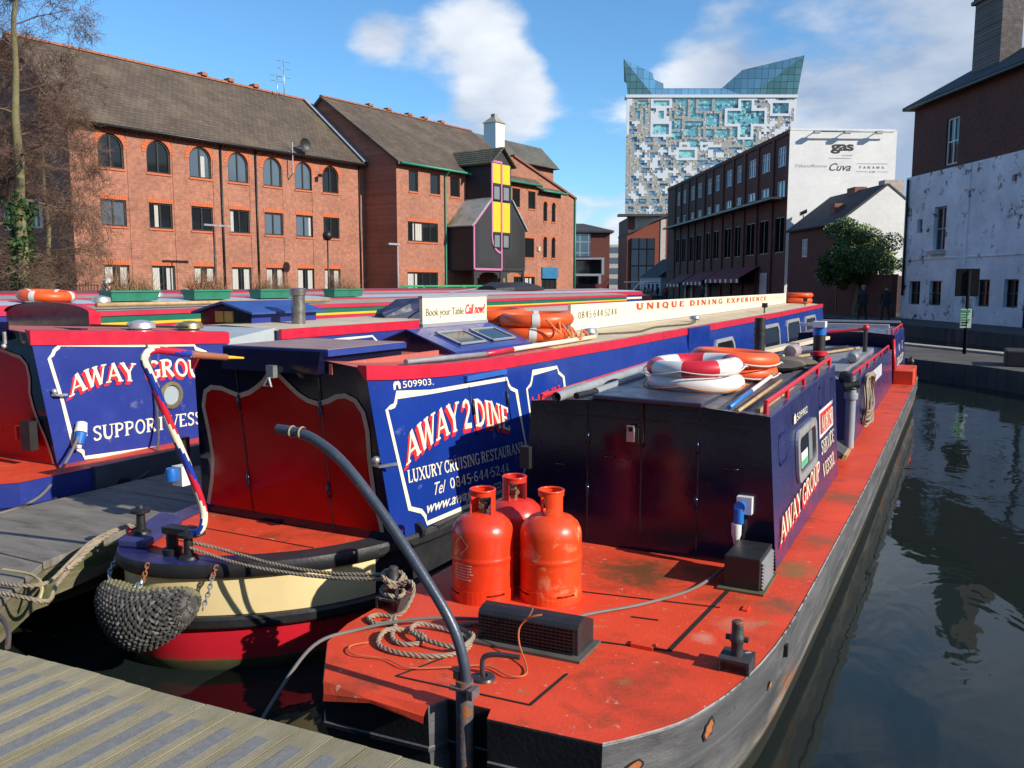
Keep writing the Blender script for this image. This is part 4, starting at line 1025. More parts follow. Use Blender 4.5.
def rect(r0, r1, c0, c1, edge, fill):
    for r in range(max(0, r0), min(RN, r1)):
        for c in range(max(0, c0), min(CN, c1)):
            e = r in (r0, r1 - 1) or c in (c0, c1 - 1)
            G[r][c] = edge if e else (rt_.choice(fill))
for r in range(1, 26):                       # the glazed upper middle, in floor bands, with stepped gold frames over it
    for c in range(16, 50):
        edge = min(c - 16, 49 - c, 25 - r)
        if edge < 3 and rt_.random() < .5 - edge * .15: continue
        G[r][c] = rt_.choice((3, 3, 3, 4, 3)) if r % 4 else rt_.choice((2, 5, 3))
        if 3 < r < 9 and c < 34: G[r][c] = rt_.choice((2, 3, 3)) if r % 2 else 3
def outl(r0, r1, c0, c1, k):
    for r in range(max(0, r0), min(RN, r1)):
        for c in range(max(0, c0), min(CN, c1)):
            if r in (r0, r1 - 1) or c in (c0, c1 - 1): G[r][c] = k
for (a, b, c, d, k) in ((0, 9, 18, 24, 0), (4, 14, 16, 22, 6), (0, 7, 26, 33, 0), (6, 13, 29, 36, 0), (9, 17, 21, 30, 0), (12, 19, 27, 34, 0), (12, 20, 33, 40, 0), (16, 23, 22, 31, 6), (17, 25, 30, 38, 0), (16, 24, 38, 45, 0), (20, 27, 34, 42, 6), (14, 21, 44, 50, 0), (3, 9, 45, 51, 0)): outl(a, b, c, d, k)
for _ in range(40):
    r, c = rt_.randrange(16, 27), rt_.randrange(16, 46); outl(r, r + rt_.randrange(2, 5), c, c + rt_.randrange(2, 6), rt_.choice((0, 6, 1, 2)))
rect(5, 12, 37, 53, 1, (3, 3, 5)); rect(1, 17, 42, 48, 1, (3, 3, 4)); 
for r in range(6, 11):
    for c in range(39, 52): G[r][c] = rt_.choice((3, 3, 5, 4))
for r in range(2, 16):
    for c in range(43, 47): G[r][c] = rt_.choice((3, 3, 5, 4))
rect(2, 8, 54, 62, 1, (3, 5)); rect(20, 25, 19, 27, 1, (4, 4, 3)); rect(10, 16, 9, 17, 1, (4, 4, 3)); rect(1, 5, 9, 17, 1, (4, 3)); rect(5, 10, 11, 15, 1, (4, 4))
rect(1, 10, 2, 9, 0, (4, 4, 0, 3)); rect(4, 12, 5, 8, 6, (4, 3))
for c in range(CN): G[0][c] = 1
for r in range(RN // 3): G[r][0] = 1; G[r][CN - 1] = 1
UP = 2
Gf = [[G[r // UP][c // UP] for c in range(CN * UP)] for r in range(RN * UP)]
for r in range(RN * UP):
    for c in range(CN * UP):
        k = Gf[r][c]; q = rt_.random()
        if k in (0, 6): Gf[r][c] = 0 if q < .76 else (6 if q < .92 else (1 if q < .96 else 2))
        elif k == 2: Gf[r][c] = 2 if q < .7 else (5 if q < .88 else 3)
        elif k == 3: Gf[r][c] = 5 if (r % 8 == 7 and q < .8) else (3 if q < .72 else (4 if q < .88 else 2))
        elif k == 4: Gf[r][c] = 4 if q < .7 else 3
G = Gf; CN *= UP; RN *= UP
m = MB(FT); dep = (0.0, .12, -.35, -.45, -.45, -.5, .05)
cw, rh = TW / CN, (Z1 - Z0) / RN
for r in range(RN):
    c = 0
    while c < CN:
        k = G[r][c]; e = c + 1
        while e < CN and G[r][e] == k and k in (0, 6): e += 1
        u0, u1, z1, z0 = c * cw, e * cw, Z1 - r * rh, Z1 - (r + 1) * rh
        m.mat(k); v = dep[k]
        m.poly([(u0, v, z0), (u1, v, z0), (u1, v, z1), (u0, v, z1)])
        for nr, nc, quad in ((r, e, [(u1, z0), (u1, z1)]), (r, c - 1, [(u0, z1), (u0, z0)]), (r - 1, c, [(u1, z1), (u0, z1)]), (r + 1, c, [(u0, z0), (u1, z0)])):
            kv = dep[G[nr][nc]] if 0 <= nr < RN and 0 <= nc < CN else -.6
            if kv < v: 
                (a, za), (b, zb) = quad; m.poly([(a, v, za), (b, v, zb), (b, kv, zb), (a, kv, za)])
        c = e
TM = [paint('gold panel', (0.32, 0.32, 0.30), .45, .1, .2), paint('white panel', (0.62, 0.66, 0.70), .4, .05), glass('blue glass', (0.15, 0.29, 0.46), .08, .9, .3), glass('teal glass', (0.14, 0.44, 0.49), .06, .9, .4, .12), glass('pale teal glass', (0.30, 0.62, 0.60), .08, .9, .2, .1), glass('dark glass', (0.04, 0.12, 0.17), .05, .8), paint('pale gold panel', (0.52, 0.46, 0.36), .45, .1)]
m.build('patchwork_front', TM, tw, recalc=False)
m = MB(FT); m.prism([(0.02, -.7, Z0), (TW - .02, -.7, Z0), (TW - 4, -50, Z0), (9, -50, Z0)], (0, 0, Z1 - Z0)); m.prism([(4, -3, .3), (TW - 4, -3, .3), (TW - 8, -46, .3), (14, -46, .3)], (0, 0, Z0 - .3)); m.build('core', TM[0], tw)
m = MB(FT); m.box(-2.5, TW, -3, 1.2, 26.2, 27.0)
m.build('soffit', paint('dark soffit', (0.05, 0.05, 0.06), .5), tw)
MCR = glassgrid('crown glass', (0.16, 0.42, 0.68), (0.06, 0.17, 0.27), (0.886, 0.4637), 2.3, 3.2)
MCR2 = glassgrid('crown inner glass', (0.16, 0.40, 0.48), (0.04, 0.12, 0.16), (0.886, 0.4637), 2.3, 2.2)
m = MB(FT)
lw = [(-1.8, 3.0, 79.9), (8.8, 0.6, 75.7), (9.3, .5, 73.6), (12.7, .4, 72.2), (13.0, 0.3, 68.4)]
m.poly([(-1.8, 3.0, 79.9), (8.8, .6, 75.7), (9.3, .5, 73.6), (12.7, .4, 72.2), (13.0, .3, 68.4), (9.0, .3, 68.4)])
m.poly([(-1.8, 3.0, 79.9), (-1.8 + 3, -18, 77), (13, -18, 70), (12.7, .4, 72.2), (9.3, .5, 73.6), (8.8, .6, 75.7)])
m.mat(1); m.poly([(-1.8, 3.0, 79.9), (9.0, .3, 68.4), (0.2, 0.3, 68.4)]); m.poly([(-1.8, 3, 79.9), (.2, .3, 68.4), (4.2, -18, 68.4), (3.2, -18, 77)])
m.mat(0); m.poly([(33.5, .3, 70.8), (39.9, 2.0, 76.4), (39.9, .3, 68.4), (33.0, .3, 68.4)])
m.poly([(39.9, 2.0, 76.4), (61, 3.5, 81), (44, .3, 68.4), (39.9, .3, 68.4)])
m.mat(1); m.poly([(61, 3.5, 81), (60, .3, 68.4), (44, .3, 68.4)])
m.mat(0); m.poly([(61, 3.5, 81), (39.9, 2, 76.4), (33.5, .3, 70.8), (33, -18, 70), (58, -18, 78)]); m.poly([(61, 3.5, 81), (58, -18, 78), (60, -18, 68.4), (60, .3, 68.4)])
m.poly([(13, .3, 68.4), (33.2, .3, 68.4), (33.2, .3, 70.6), (12.8, .3, 70.6)]); m.poly([(12.8, .3, 70.6), (33.2, .3, 70.6), (33, -18, 70), (13, -18, 70)])
m.build('glass_crown', [MCR, MCR2], tw, recalc=False)
m = MB(FT); m.box(-.4, TW + .3, -4, .5, Z1 - .9, Z1 + .12); m.build('parapet', TM[1], tw)

# ================================================================== middle distance
FM = frame((-56.4, 130.9), (0.886, 0.4637), (0.4637, -0.886))
q = thing('quayside_bar_building', 'dark brick quayside building with grey steel balcony frames and low roof', 'building', FM((0, -4, .3)))
m = MB(FM); m.box(-9, 5.4, -14, 0, .3, 10.6); m.build('wall', paint('distant red brick', (0.12, 0.035, 0.026), .85, .2), q)
m = MB(FM); m.loft([[(-9.5, .8, 10.5), (6.0, .8, 10.5), (6.0, -15, 10.5), (-9.5, -15, 10.5)], [(-9.5, .8, 10.8), (6.0, .8, 10.8), (6.0, -15, 10.8), (-9.5, -15, 10.8)], [(-7, -6, 12.4), (1.5, -6, 12.4), (1.5, -8, 12.4), (-7, -8, 12.4)]]); m.build('roof', MSLATE, q)
m = MB(FM); m.box(-.7, 2.2, .02, .3, 6.6, 10.3); m.build('glazed_bay', glassgrid('bay grid', (0.08, 0.17, 0.24), (0.3, 0.32, 0.34), (0.886, 0.4637), 1.4, 1.8), q)
m = MB(FM)
for (a, b, z0, z1, v) in ((-2.8, 4.2, 3.6, 6.1, 1.2), (-3.6, 3.6, .3, 3.4, 2.4)):
    for u in (a, b): m.box(u - .2, u + .2, .1, v, z0, z1)
    m.box(a - .2, b + .2, .1, v, z1, z1 + .3); m.box(a, b, .1, v, z0 - .02, z0 + .18)
m.build('balcony_frame', paint('grey steel', (0.27, 0.29, 0.33), .5), q)
m = MB(FM); m.box(-4, 4, .05, .1, .4, 5.9); m.build('glazing', MGLASS, q)
m = MB(FM); m.box(-5, 4.5, 3.0, 5.0, 1.9, 2.1); m.box(-5, 4.5, 4.95, 5.0, 1.5, 1.9); m.build('canopy', paint('dark red canopy', (0.12, 0.015, 0.02), .7), q)
FQ = frame((-40.2, 113.9), (0.886, 0.4637), (0.4637, -0.886))
rb = thing('curved_red_block', 'red brick block with curved roofline and tall glazing before the tower', 'building', FQ((3, -4, .3)))
m = MB(FQ)
prof = [(-1.2, .3), (9, .3), (9, 12.2), (5, 11.6), (2.3, 10.6), (.5, 9.6), (-1.2, 8.9)]
m.prism([(u, 0, z) for u, z in prof], (0, -10, 0)); m.build('wall', paint('orange red render', (0.22, 0.05, 0.028), .8, .12), rb)
m = MB(FQ)
for i in range(2, 6):
    (u0, z0), (u1, z1) = prof[i], prof[i + 1]; m.obox((u0, .5, z0 + .02), (u1 - u0, 0, z1 - z0), (0, -11, 0), (0, 0, .3))
m.build('roof', MSLATE, rb)
m = MB(FQ); m.box(-.7, 2.6, .02, .25, 1.4, 8.4); m.build('glazing', glassgrid('block grid', (0.06, 0.10, 0.15), (0.015, 0.015, 0.02), (0.886, 0.4637), 1.1, 2.3), rb)
m = MB(FQ); m.box(3.4, 4.1, .02, .1, .3, 11.0); m.build('pilaster', paint('pale pilaster', (0.5, 0.47, 0.42), .7), rb)
lw_ = thing('brick_stair_tower', 'dark brick stair tower under the patchwork tower overhang', 'building', FT((3, -8, .3)))
m = MB(FT); m.box(1.5, 9.5, -30, -3.2, .3, 26.1); m.build('wall', paint('plum brick', (0.12, 0.05, 0.045), .85), lw_)
m = MB(FT); m.box(10, 22, -6, -3.0, .3, 26); m.build('glazing', glassgrid('stair grid', (0.09, 0.16, 0.24), (0.2, 0.22, 0.24), (0.886, 0.4637), 1.8, 2.6), lw_)
ws = thing('slate_roofed_cottage', 'low pale canal cottage with dark slate roof beyond the club', 'cottage', FR((57, 1, .3)))
m = MB(FR); m.box(56, 67, -5, .6, .3, 3.0); m.build('wall', paint('pale lilac render', (0.42, 0.38, 0.44), .8), ws)
m = MB(FR); m.loft([[(55.8, .9, 2.95), (67.2, .9, 2.95), (67.2, -5.3, 2.95), (55.8, -5.3, 2.95)], [(55.8, -2.1, 5.3), (67.2, -2.1, 5.3), (67.2, -2.3, 5.3), (55.8, -2.3, 5.3)]]); m.build('roof', MSLATE, ws)
m = MB(FR)
for k in range(4): m.box(57.3 + k * 2.4, 58.3 + k * 2.4, .6, .65, 1.0, 2.1)
m.build('window', MGLASS, ws)
bk = thing('distant_office_block', 'pale distant office block seen between the bar and the tower', 'building', (-70, 240, .3))
m = MB(frame((-93, 222), (0.886, 0.4637), (0.4637, -0.886))); m.box(0, 22, -12, 0, .3, 13); m.build('wall', paint('distant stone', (0.4, 0.36, 0.33), .8), bk)
m = MB(frame((-93, 222), (0.886, 0.4637), (0.4637, -0.886)))
for k in range(4): m.box(.5, 21.5, .02, .1, 2 + k * 2.9, 3.6 + k * 2.9)
m.build('window', glass('distant glass', (0.06, 0.09, 0.12), .1, .7), bk)
# steps up from the basin and flower boxes on the far quay
st = thing('quay_steps', 'dark stone steps with steel handrails climbing from the basin', 'steps', FM((10.5, 6, .3)))
m = MB(FM)
for k in range(14): m.box(8, 13, 8 - k * .5, -6, .3 + k * .26, .3 + (k + 1) * .26)
m.build('tread', MCONC, st)
m = MB(FM)
for u in (8.1, 10.5, 12.9):
    m.tube([(u, 8, 1.3), (u, 1.2, 4.9)], .05, 5)
    for k in range(5): m.tube([(u, 7.7 - k * 1.6, .4 + k * .83), (u, 7.7 - k * 1.6, 1.4 + k * .83)], .04, 4)
m.build('handrail', MSTEEL, st)
MPETAL = [paint('leaf mid', (0.05, 0.12, 0.03), .6), paint('yellow petals', (0.6, 0.45, 0.05), .6), paint('pink petals', (0.5, 0.12, 0.12), .6)]
for k in range(5):
    c = Vector((-41.5 + k * 2.9, 100.5 - k * 1.0 + (k % 2) * .6, .3)); t = thing('flower_planter', ('overgrown flower planter on the far quay, farthest left', 'yellow flower planter on the far quay by the brick corner', 'low flower planter in the middle of the far quay', 'flower planter on the far quay before the steps', 'flower planter nearest the red block on the far quay')[k], 'planter', c, 'flower planters on the far quay')
    m = MB(); m.box(c.x - 1.1, c.x + 1.1, c.y - .35, c.y + .35, .3, .75); m.build('box', MBLACK, t, bevel=.02)
    m = MB(); leaves(m, (c.x, c.y, 1.1), (1.2, .5, .5), 320, .2, random.Random(k), 0); m.build('flowers', MPETAL, t)

# ---- unseen brick block added behind the viewer to darken reflections and cut sky fill
FS = frame((-34, -16), (1, 0), (0, 1))
sbk_ = thing('unseen_brick_block', 'unseen three storey brick block added behind the jetty to darken reflections', 'building', FS((25, -4, .3)))
ops_ = [(2 + 4.2 * k, 3.6 + 4.2 * k, z, z + 1.7) for k in range(12) for z in (1.4, 4.6, 7.8)]
m = MB(FS); facade(m, 0, 52, .3, 11, 0, ops_, .15); m.poly([(0, 0, .3), (0, -9, .3), (0, -9, 11), (0, 0, 11)]); m.poly([(52, 0, .3), (52, -9, .3), (52, -9, 11), (52, 0, 11)]); m.poly([(0, -9, .3), (52, -9, .3), (52, -9, 11), (0, -9, 11)]); m.build('wall', brick('added block brick', (0.20, 0.075, 0.05), (0.16, 0.06, 0.04), (0.16, .11, .09), (1, 0)), sbk_)
for o in ops_: window(FS, sbk_, *o, 0, .12, frame_m=MWHITE)
roof_slab(FS, -.3, 52.3, .4, 11, -4.5, 14, -9.4, 11).build('roof', MSLATE, sbk_)
MB().prism([(-60, -5, -1.5), (60, -5, -1.5), (60, -400, -1.5), (-60, -400, -1.5)], (0, 0, 1.79)).build('street_quay', MCONC, kind='structure')
# ================================================================== boat paints
MNAVY = paint('navy boat paint', (0.018, 0.026, 0.16), 0.28, 0.22, 2.2, 0.05, 60, stains=[((0.10, 0.10, 0.14), 9, 0.68, 0.05)], coat=.3)
MBLUE = paint('royal blue boat paint', (0.009, 0.038, 0.26), 0.25, 0.14, 1.6, 0.10, 3.5, stains=[((0.10, 0.14, 0.32), 7, 0.70, 0.05)], coat=.4)
MBLUE2 = paint('blue purple boat paint', (0.025, 0.042, 0.24), 0.28, 0.16, 1.6, 0.10, 3.5, stains=[((0.12, 0.13, 0.28), 8, 0.68, 0.05)], coat=.3)
MINKY = paint('blue black paint and shade', (0.006, 0.007, 0.028), 0.14, 0.3, 3, 0.03, 50, stains=[((0.015, 0.012, 0.03), 6, 0.64, 0.06)], rvar=.06, spec=.5)  # bulkhead paint, also used to put shade into the blue gable ends
MREDP = paint('dark red door paint', (0.46, 0.005, 0.006), 0.2, 0.2, 2, 0.03, 30, spec=.2)
MBAND = paint('crimson band paint', (0.56, 0.018, 0.045), 0.35, 0.14, 4)
MDECK = paint('red oxide deck paint', (0.72, 0.072, 0.030), 0.5, 0.16, 1.7, 0.12, 55, stains=[((0.36, 0.06, 0.028), 2.6, 0.62, 0.08), ((0.60, 0.30, 0.22), 16, 0.67, 0.03), ((0.13, 0.065, 0.028), 1.5, 0.645, 0.05), ((0.34, 0.22, 0.09), 5, 0.67, 0.05), ((0.80, 0.50, 0.40), 30, .68, .02), ((0.10, 0.05, 0.03), 22, .70, .03)], spec=.22)
MDECKR = paint('worn red deck paint', (0.72, 0.072, 0.030), 0.5, 0.16, 1.7, 0.12, 55, stains=[((0.36, 0.06, 0.028), 2.6, 0.62, 0.08), ((0.60, 0.30, 0.22), 16, 0.67, 0.03), ((0.13, 0.065, 0.028), 1.5, 0.645, 0.05), ((0.34, 0.22, 0.09), 5, 0.67, 0.05), ((0.80, 0.50, 0.40), 30, .68, .02), ((0.10, 0.05, 0.03), 22, .70, .03)], spec=.22, spots=[(-1.62, 4.72, .34, (.12, .065, .028), .85), (-1.30, 4.85, .18, (.13, .07, .03), .7), (-.80, 5.25, .22, (.20, .15, .05), .8), (-.76, 4.55, .16, (.20, .10, .05), .8), (-.93, 4.2, .14, (.55, .32, .22), .35), (-1.02, 3.97, .07, (.62, .40, .30), .5), (-1.55, 3.06, .05, (.25, .16, .06), .4), (-1.20, 3.35, .05, (.30, .20, .08), .45), (-.72, 5.9, .2, (.2, .1, .05), .7), (-.72, 7.2, .25, (.2, .1, .05), .7), (-1.8, 3.65, .14, (.25, .10, .05), .5)])
MCREAM = paint('cream boat paint', (0.78, 0.62, 0.32), 0.35, 0.1, 3, 0, 40, stains=[((0.45, 0.33, 0.16), 5, .70, .06)])
MROOFC = paint('cream roof paint', (0.60, 0.48, 0.30), 0.6, 0.16, 2, 0.05, 40, stains=[((0.40, 0.32, 0.22), 3, .60, .1)])
MROOFR = paint('faded red roof paint', (0.48, 0.12, 0.09), 0.55, 0.2, 2, .05, 40, stains=[((0.5, .3, .25), 5, .66, .08)])
MLINE = paint('cream signwriting', (0.80, 0.74, 0.55), 0.4, 0.05)
MLRED = paint('red signwriting', (0.62, 0.025, 0.04), 0.4, 0.05)
MBLK = paint('bitumen black', (0.016, 0.016, 0.018), 0.5, 0.35, 3, .15, 40)
MHULLR = paint('scuffed black hull', (0.085, 0.085, 0.09), 0.5, 0.4, 2.4, .25, 35, stains=[((0.15, 0.15, 0.155), 3, .58, .10), ((0.38, 0.35, 0.29), 3, 0.50, 0.14, -.06, 0.05), ((0.45, 0.14, 0.03), 2.2, 0.60, 0.035, .0, .16), ((0.05, 0.05, 0.05), 14, .68, .03), ((0.02, 0.02, 0.015), 1, .1, .1, -.10, -.06)], aniso=(1, .45, 2.2))
MHRED = paint('red hull paint', (0.55, 0.015, 0.03), 0.25, 0.12, 2, coat=.4, stains=[((0.10, 0.09, 0.04), 4, .5, .1, -.20, -.10)])
MSERV = paint('service boat navy', (0.026, 0.033, 0.12), 0.3, 0.2, 1.6, 0.03, 40, stains=[((0.10, 0.05, 0.10), 2.5, 0.62, 0.08, .5, .9), ((0.12, 0.12, 0.16), 9, 0.70, 0.04)], coat=.25)
MALU = paint('aluminium trim', (0.62, 0.62, 0.60), 0.35, 0.15, 8, metal=.6)
MPANE = glass('boat window glass', (0.015, 0.018, 0.02), .05, .7)
MREDR = paint('red handrail paint', (0.62, 0.02, 0.035), 0.35, 0.1)
MPIPE = paint('grey pipe', (0.26, 0.28, 0.30), .5, .25, 6)
MROPE = paint('weathered rope', (0.30, 0.24, 0.17), .9, .25, 20)
MROPED = paint('dark rope', (0.10, 0.095, 0.085), .9, .3, 20)
MORANGE = paint('orange lifebuoy', (0.75, 0.10, 0.018), .42, .12, 5)
MRUST = paint('rusty iron', (0.14, 0.08, 0.05), .75, .5, 12, .3, 60)
MWOODP = paint('varnished pole', (0.45, 0.30, 0.14), .5, .25, 8)
MCONN = paint('blue connector', (0.01, 0.14, 0.52), .4, .08)
MPLAS = paint('white plastic', (0.72, 0.73, 0.72), .4, .05)
MCABLE = paint('grey cable', (0.16, 0.145, 0.13), .6, .2)

def shadow_letters(mk, par, text, fn, cols=(MLINE, MLRED), dx=(-.028, -.03), **kw):
    """signwritten word with a block shade behind it; fn(a,b,k,da,db)"""
    if cols[1] is not None:
        m = MB(); 
        for i in range(3):
            s = (i + 1) / 3
            letter(m, text, lambda a, b, k: fn(a, b, k * .05 + i * .35, dx[0] * s, dx[1] * s), **kw)
        m.build('letter_shade', cols[1], par, recalc=False)
    m = MB(); letter(m, text, lambda a, b, k: fn(a, b, 1.3 + k * .12, 0, 0), **kw)
    return m.build('lettering', cols[0], par, recalc=False)
def outline_strip(pts, w, fn, closed=False):
    """flat painted line of width w through 2D points; returns list of quads mapped by fn"""
    P = [Vector(p) for p in pts]; n = len(P); lp, rp = [], []
    for i in range(n):
        a = P[i - 1] if (i > 0 or closed) else P[i]; b = P[(i + 1) % n] if (i < n - 1 or closed) else P[i]
        d = (b - a).normalized(); q = Vector((-d.y, d.x)); k = 1
        if 0 < i < n - 1 or closed:
            e = (P[i] - a).normalized(); k = 1 / max(.55, abs(q.dot(Vector((-e.y, e.x)))))
        lp.append(P[i] + q * w / 2 * k); rp.append(P[i] - q * w / 2 * k)
    m = MB()
    for i in range(n if closed else n - 1):
        j = (i + 1) % n; m.poly([fn(*rp[i]), fn(*rp[j]), fn(*lp[j]), fn(*lp[i])])
    return m

# ================================================================== dining boat (blue, cream and red; in the middle)
db = thing('dining_narrowboat', 'long royal blue dining narrowboat with cream roof, rounded cream and red stern', 'narrowboat', (-3.9, 14, WZ))
DCX = -4.04; DZ = .455; HWD = .98
SP = smooth_path([(-5.02, 5.0, 0), (-4.98, 4.5, 0), (-4.88, 4.05, 0), (-4.76, 3.72, 0), (-4.60, 3.47, 0), (-4.42, 3.35, 0), (-4.2, 3.325, 0), (-3.98, 3.385, 0), (-3.76, 3.515, 0), (-3.56, 3.675, 0), (-3.38, 3.87, 0), (-3.24, 4.10, 0), (-3.14, 4.38, 0), (-3.08, 4.7, 0), (-3.06, 5.0, 0)], 4)
def stern(off=0.0):
    out = []
    for i, p in enumerate(SP):
        d = (SP[min(i + 1, len(SP) - 1)] - SP[max(i - 1, 0)]).normalized()
        out.append((p.x + d.y * off, p.y - d.x * off))
    return out
YE = 24.6
def ring(off, z, zs=None):
    s = stern(off); bow = [(DCX + HWD + off, YE), (DCX + .75 + off, YE + 1.4), (DCX + .1, YE + 3.0), (DCX - .1, YE + 3.0), (DCX - .75 - off, YE + 1.4), (DCX - HWD - off, YE)]
    return [(x, y, z) for x, y in s + bow]
hl = MB(); hm = [MBLK, MCREAM, MHRED, paint('slimed hull', (0.07, 0.07, 0.03), .6, .4, 4)]
NS = len(stern())
def band(o0, z0, o1, z1, mi, smooth=True):
    a, b = ring(o0, z0), ring(o1, z1); n = len(a)
    for i in range(n):
        j = (i + 1) % n; st_ = i < NS - 1 and not (a[i][0] > -3.5 and a[i][1] > 4.22)
        hl.mat(mi if st_ else 0); hl.add([a[i], a[j], b[j], b[i]], [(0, 1, 2, 3)], smooth and st_)
zs = [(.015, .463, 0), (.025, .44, 0), (.025, .395, 0), (.012, .376, 0), (-.016, .372, 1), (-.02, .138, 1), (.008, .135, 0), (.02, .12, 0), (.02, .075, 0), (.006, .06, 0), (-.024, .056, 2), (-.03, -.145, 2), (-.04, -.17, 3), (-.07, -.25, 3), (-.4, -.5, 3)]
for k in range(len(zs) - 1): band(zs[k][0], zs[k][1], zs[k + 1][0], zs[k + 1][1], zs[k + 1][2])
hl.build('hull', hm, db)
dk = MB(); dk.poly([(x, y, z) for x, y, z in ring(.0, DZ)]); deck = dk.build('deck', MDECK, db)
rim = MB(); a, b = ring(.016, .463), ring(-.15, .463); c_ = ring(-.15, DZ)
n = len(a)
for i in range(n):
    j = (i + 1) % n; rim.mat(0 if i < 33 else 1)
    rim.poly([a[i], a[j], b[j], b[i]]); rim.poly([b[i], b[j], c_[j], c_[i]])
rim.build('gunwale', [paint('navy gunwale', (0.02, 0.024, 0.10), .35, .2), paint('black gunwale', (0.035, 0.035, 0.04), .45, .3, 3, stains=[((.2, .07, .02), 9, .70, .03)])], db)
lk_ = MB()
for (x0, x1, y, th) in ((-4.5, -3.75, 3.72, .008), (-4.6, -3.5, 4.0, .008)): lk_.box(x0, x1, y, y + th, DZ + .002, DZ + .004)
lk_.build('deck_seam', MBLK, deck)
# cabin
CX = -3.96
def zr(y):
    T = [(4.0, 1.585), (4.2, 1.58), (4.75, 1.53), (5.6, 1.495), (8.5, 1.485), (12.5, 1.495), (18, 1.51), (25, 1.56)]
    for (a, b), (c, d) in zip(T, T[1:]):
        if y <= c: return b + (d - b) * max(0, (y - a)) / (c - a)
    return T[-1][1]
hb, ht = .85, .74
def xw(z, y, s=1): return CX + s * (hb - (z - DZ) / (zr(y) - DZ) * (hb - ht))
def yf(z): return 4.2 + (1.575 - z) * .11
YS = [4.2, 4.6, 5.2, 6, 7.2, 7.21, 8.5, 10, 12, 14, 16, 18, 20, 22, 24.0]
for s, nm in ((1, 'cabin_side'), (-1, 'cabin_side')):
    m = MB()
    for i in range(len(YS) - 1):
        y0, y1 = YS[i], YS[i + 1]; A0 = yf(DZ) if i == 0 else y0
        m.poly([(xw(DZ, y0, s), A0, DZ), (xw(DZ, y1, s), y1, DZ), (xw(zr(y1), y1, s), y1, zr(y1)), (xw(zr(y0), y0, s), y0, zr(y0))])
    cs = m.build(nm, MBLUE, db, recalc=False)
    if s == 1: side = cs
    m = MB()
    for i in range(len(YS) - 1):
        y0, y1 = YS[i], YS[i + 1]
        f = lambda y, dz, o: (xw(zr(y), y, s) + s * o, y, zr(y) + dz)
        m.loft([[f(y, -.068, .004), f(y, -.068, .02), f(y, .022, .018), f(y, .022, -.05), f(y, .0, -.05)] for y in (y0 - (.012 if i == 0 else 0), y1)], caps=(i == 0, i == len(YS) - 2))
    m.build('handrail', MBAND, db)
    m = MB(); m.box(CX + s * hb - (.0 if s > 0 else .20), CX + s * hb + (.06 if s > 0 else 0), 4.75, 24, DZ - .06, DZ + .013); m.build('side_deck', MBLK, db)
m = MB()
for i in range(len(YS) - 1):
    y0, y1 = YS[i], YS[i + 1]; q = []
    for y in (y0, y1):
        q.append([(CX + t * ht, y, zr(y) + .055 * (1 - t * t) - .0) for t in (-1, -.6, -.2, .2, .6, 1)])
    m.mat(0 if y1 <= 7.21 else 1); m.loft(q, closed=False)
roof = m.build('roof', [MROOFR, MROOFC], db)
m = MB(); m.poly([(xw(DZ, 4.2, -1), yf(DZ), DZ), (xw(DZ, 4.2, 1), yf(DZ), DZ)] + [(CX + t * ht, 4.2, zr(4.2) + .055 * (1 - t * t)) for t in (1, .6, .2, -.2, -.6, -1)])
m.prism([(CX - .41, 4.13, 1.535), (CX + .42, 4.13, 1.535), (CX + .42, 4.16, 1.675), (CX - .41, 4.16, 1.675)], (0, .9, 0))
bulk = m.build('bulkhead', MINKY, db)
m = MB(); m.box(CX - .45, CX + .46, 4.19, 5.05, 1.645, 1.685); m.mat(1); m.box(CX - .44, CX + .45, 4.2, 5.04, 1.686, 1.69); m.build('sliding_hatch', [paint('dusty blue hatch', (0.02, 0.045, 0.24), .45, .2, 3), paint('faded hatch top', (.30, .20, .19), .6, .25, 4)], db)
m = MB(); m.box(CX - .47, CX - .44, 4.2, 5.45, 1.55, 1.61); m.build('hatch_runner', MROOFR, db); m = MB(); m.box(CX + .455, CX + .48, 4.2, 5.45, 1.53, 1.60); m.build('hatch_runner', MROOFR, db)
ca = [(-4.74, .52), (-4.673, .702), (-4.631, .87), (-4.64, 1.06), (-4.66, 1.25), (-4.625, 1.354), (-4.56, 1.39), (-4.46, 1.388), (-4.38, 1.365), (-4.299, 1.346), (-4.21, 1.372), (-4.138, 1.41), (-4.07, 1.455), (-4.02, 1.505), (-3.975, 1.553), (-3.93, 1.51), (-3.86, 1.45), (-3.774, 1.384), (-3.70, 1.35), (-3.62, 1.335), (-3.54, 1.355), (-3.46, 1.392), (-3.389, 1.401), (-3.316, 1.374), (-3.262, 1.299), (-3.242, 1.184), (-3.246, 1.0), (-3.234, .752), (-3.194, .52)]
fb_ = lambda d: (lambda x, z: (x, yf(z) - d, z))
m = MB(); f = fb_(.004); m.poly([f(x, z) for x, z in ca]); dr = m.build('door_panel', MREDP, bulk)
outline_strip(ca, .032, fb_(.0065)).build('border_line', paint('beige line', (0.5, 0.42, 0.30), .45), bulk)
m = MB(); f = fb_(.009)
for x in (-4.31, -3.6): m.obox(f(x, .5), (.007, 0, 0), Vector(f(x, 1.53)) - Vector(f(x, .5)), (0, .004, 0))
m.build('door_seam', MBLK, bulk)
m = MB()
for z in (.75, 1.3):
    for x in (-4.31, -3.6): m.tube([(x, yf(z) - .012, z - .05), (x, yf(z) - .012, z + .05)], .012, 6)
m.build('hinge', MINKY, bulk)
m = MB(); m.box(-3.93, -3.87, 4.09, 4.13, 1.50, 1.58); m.tube([(-3.9, 4.08, 1.5), (-3.93, 4.07, 1.45), (-3.87, 4.07, 1.45), (-3.9, 4.08, 1.5)], .01, 6); m.build('padlock', MSTEEL, bulk)
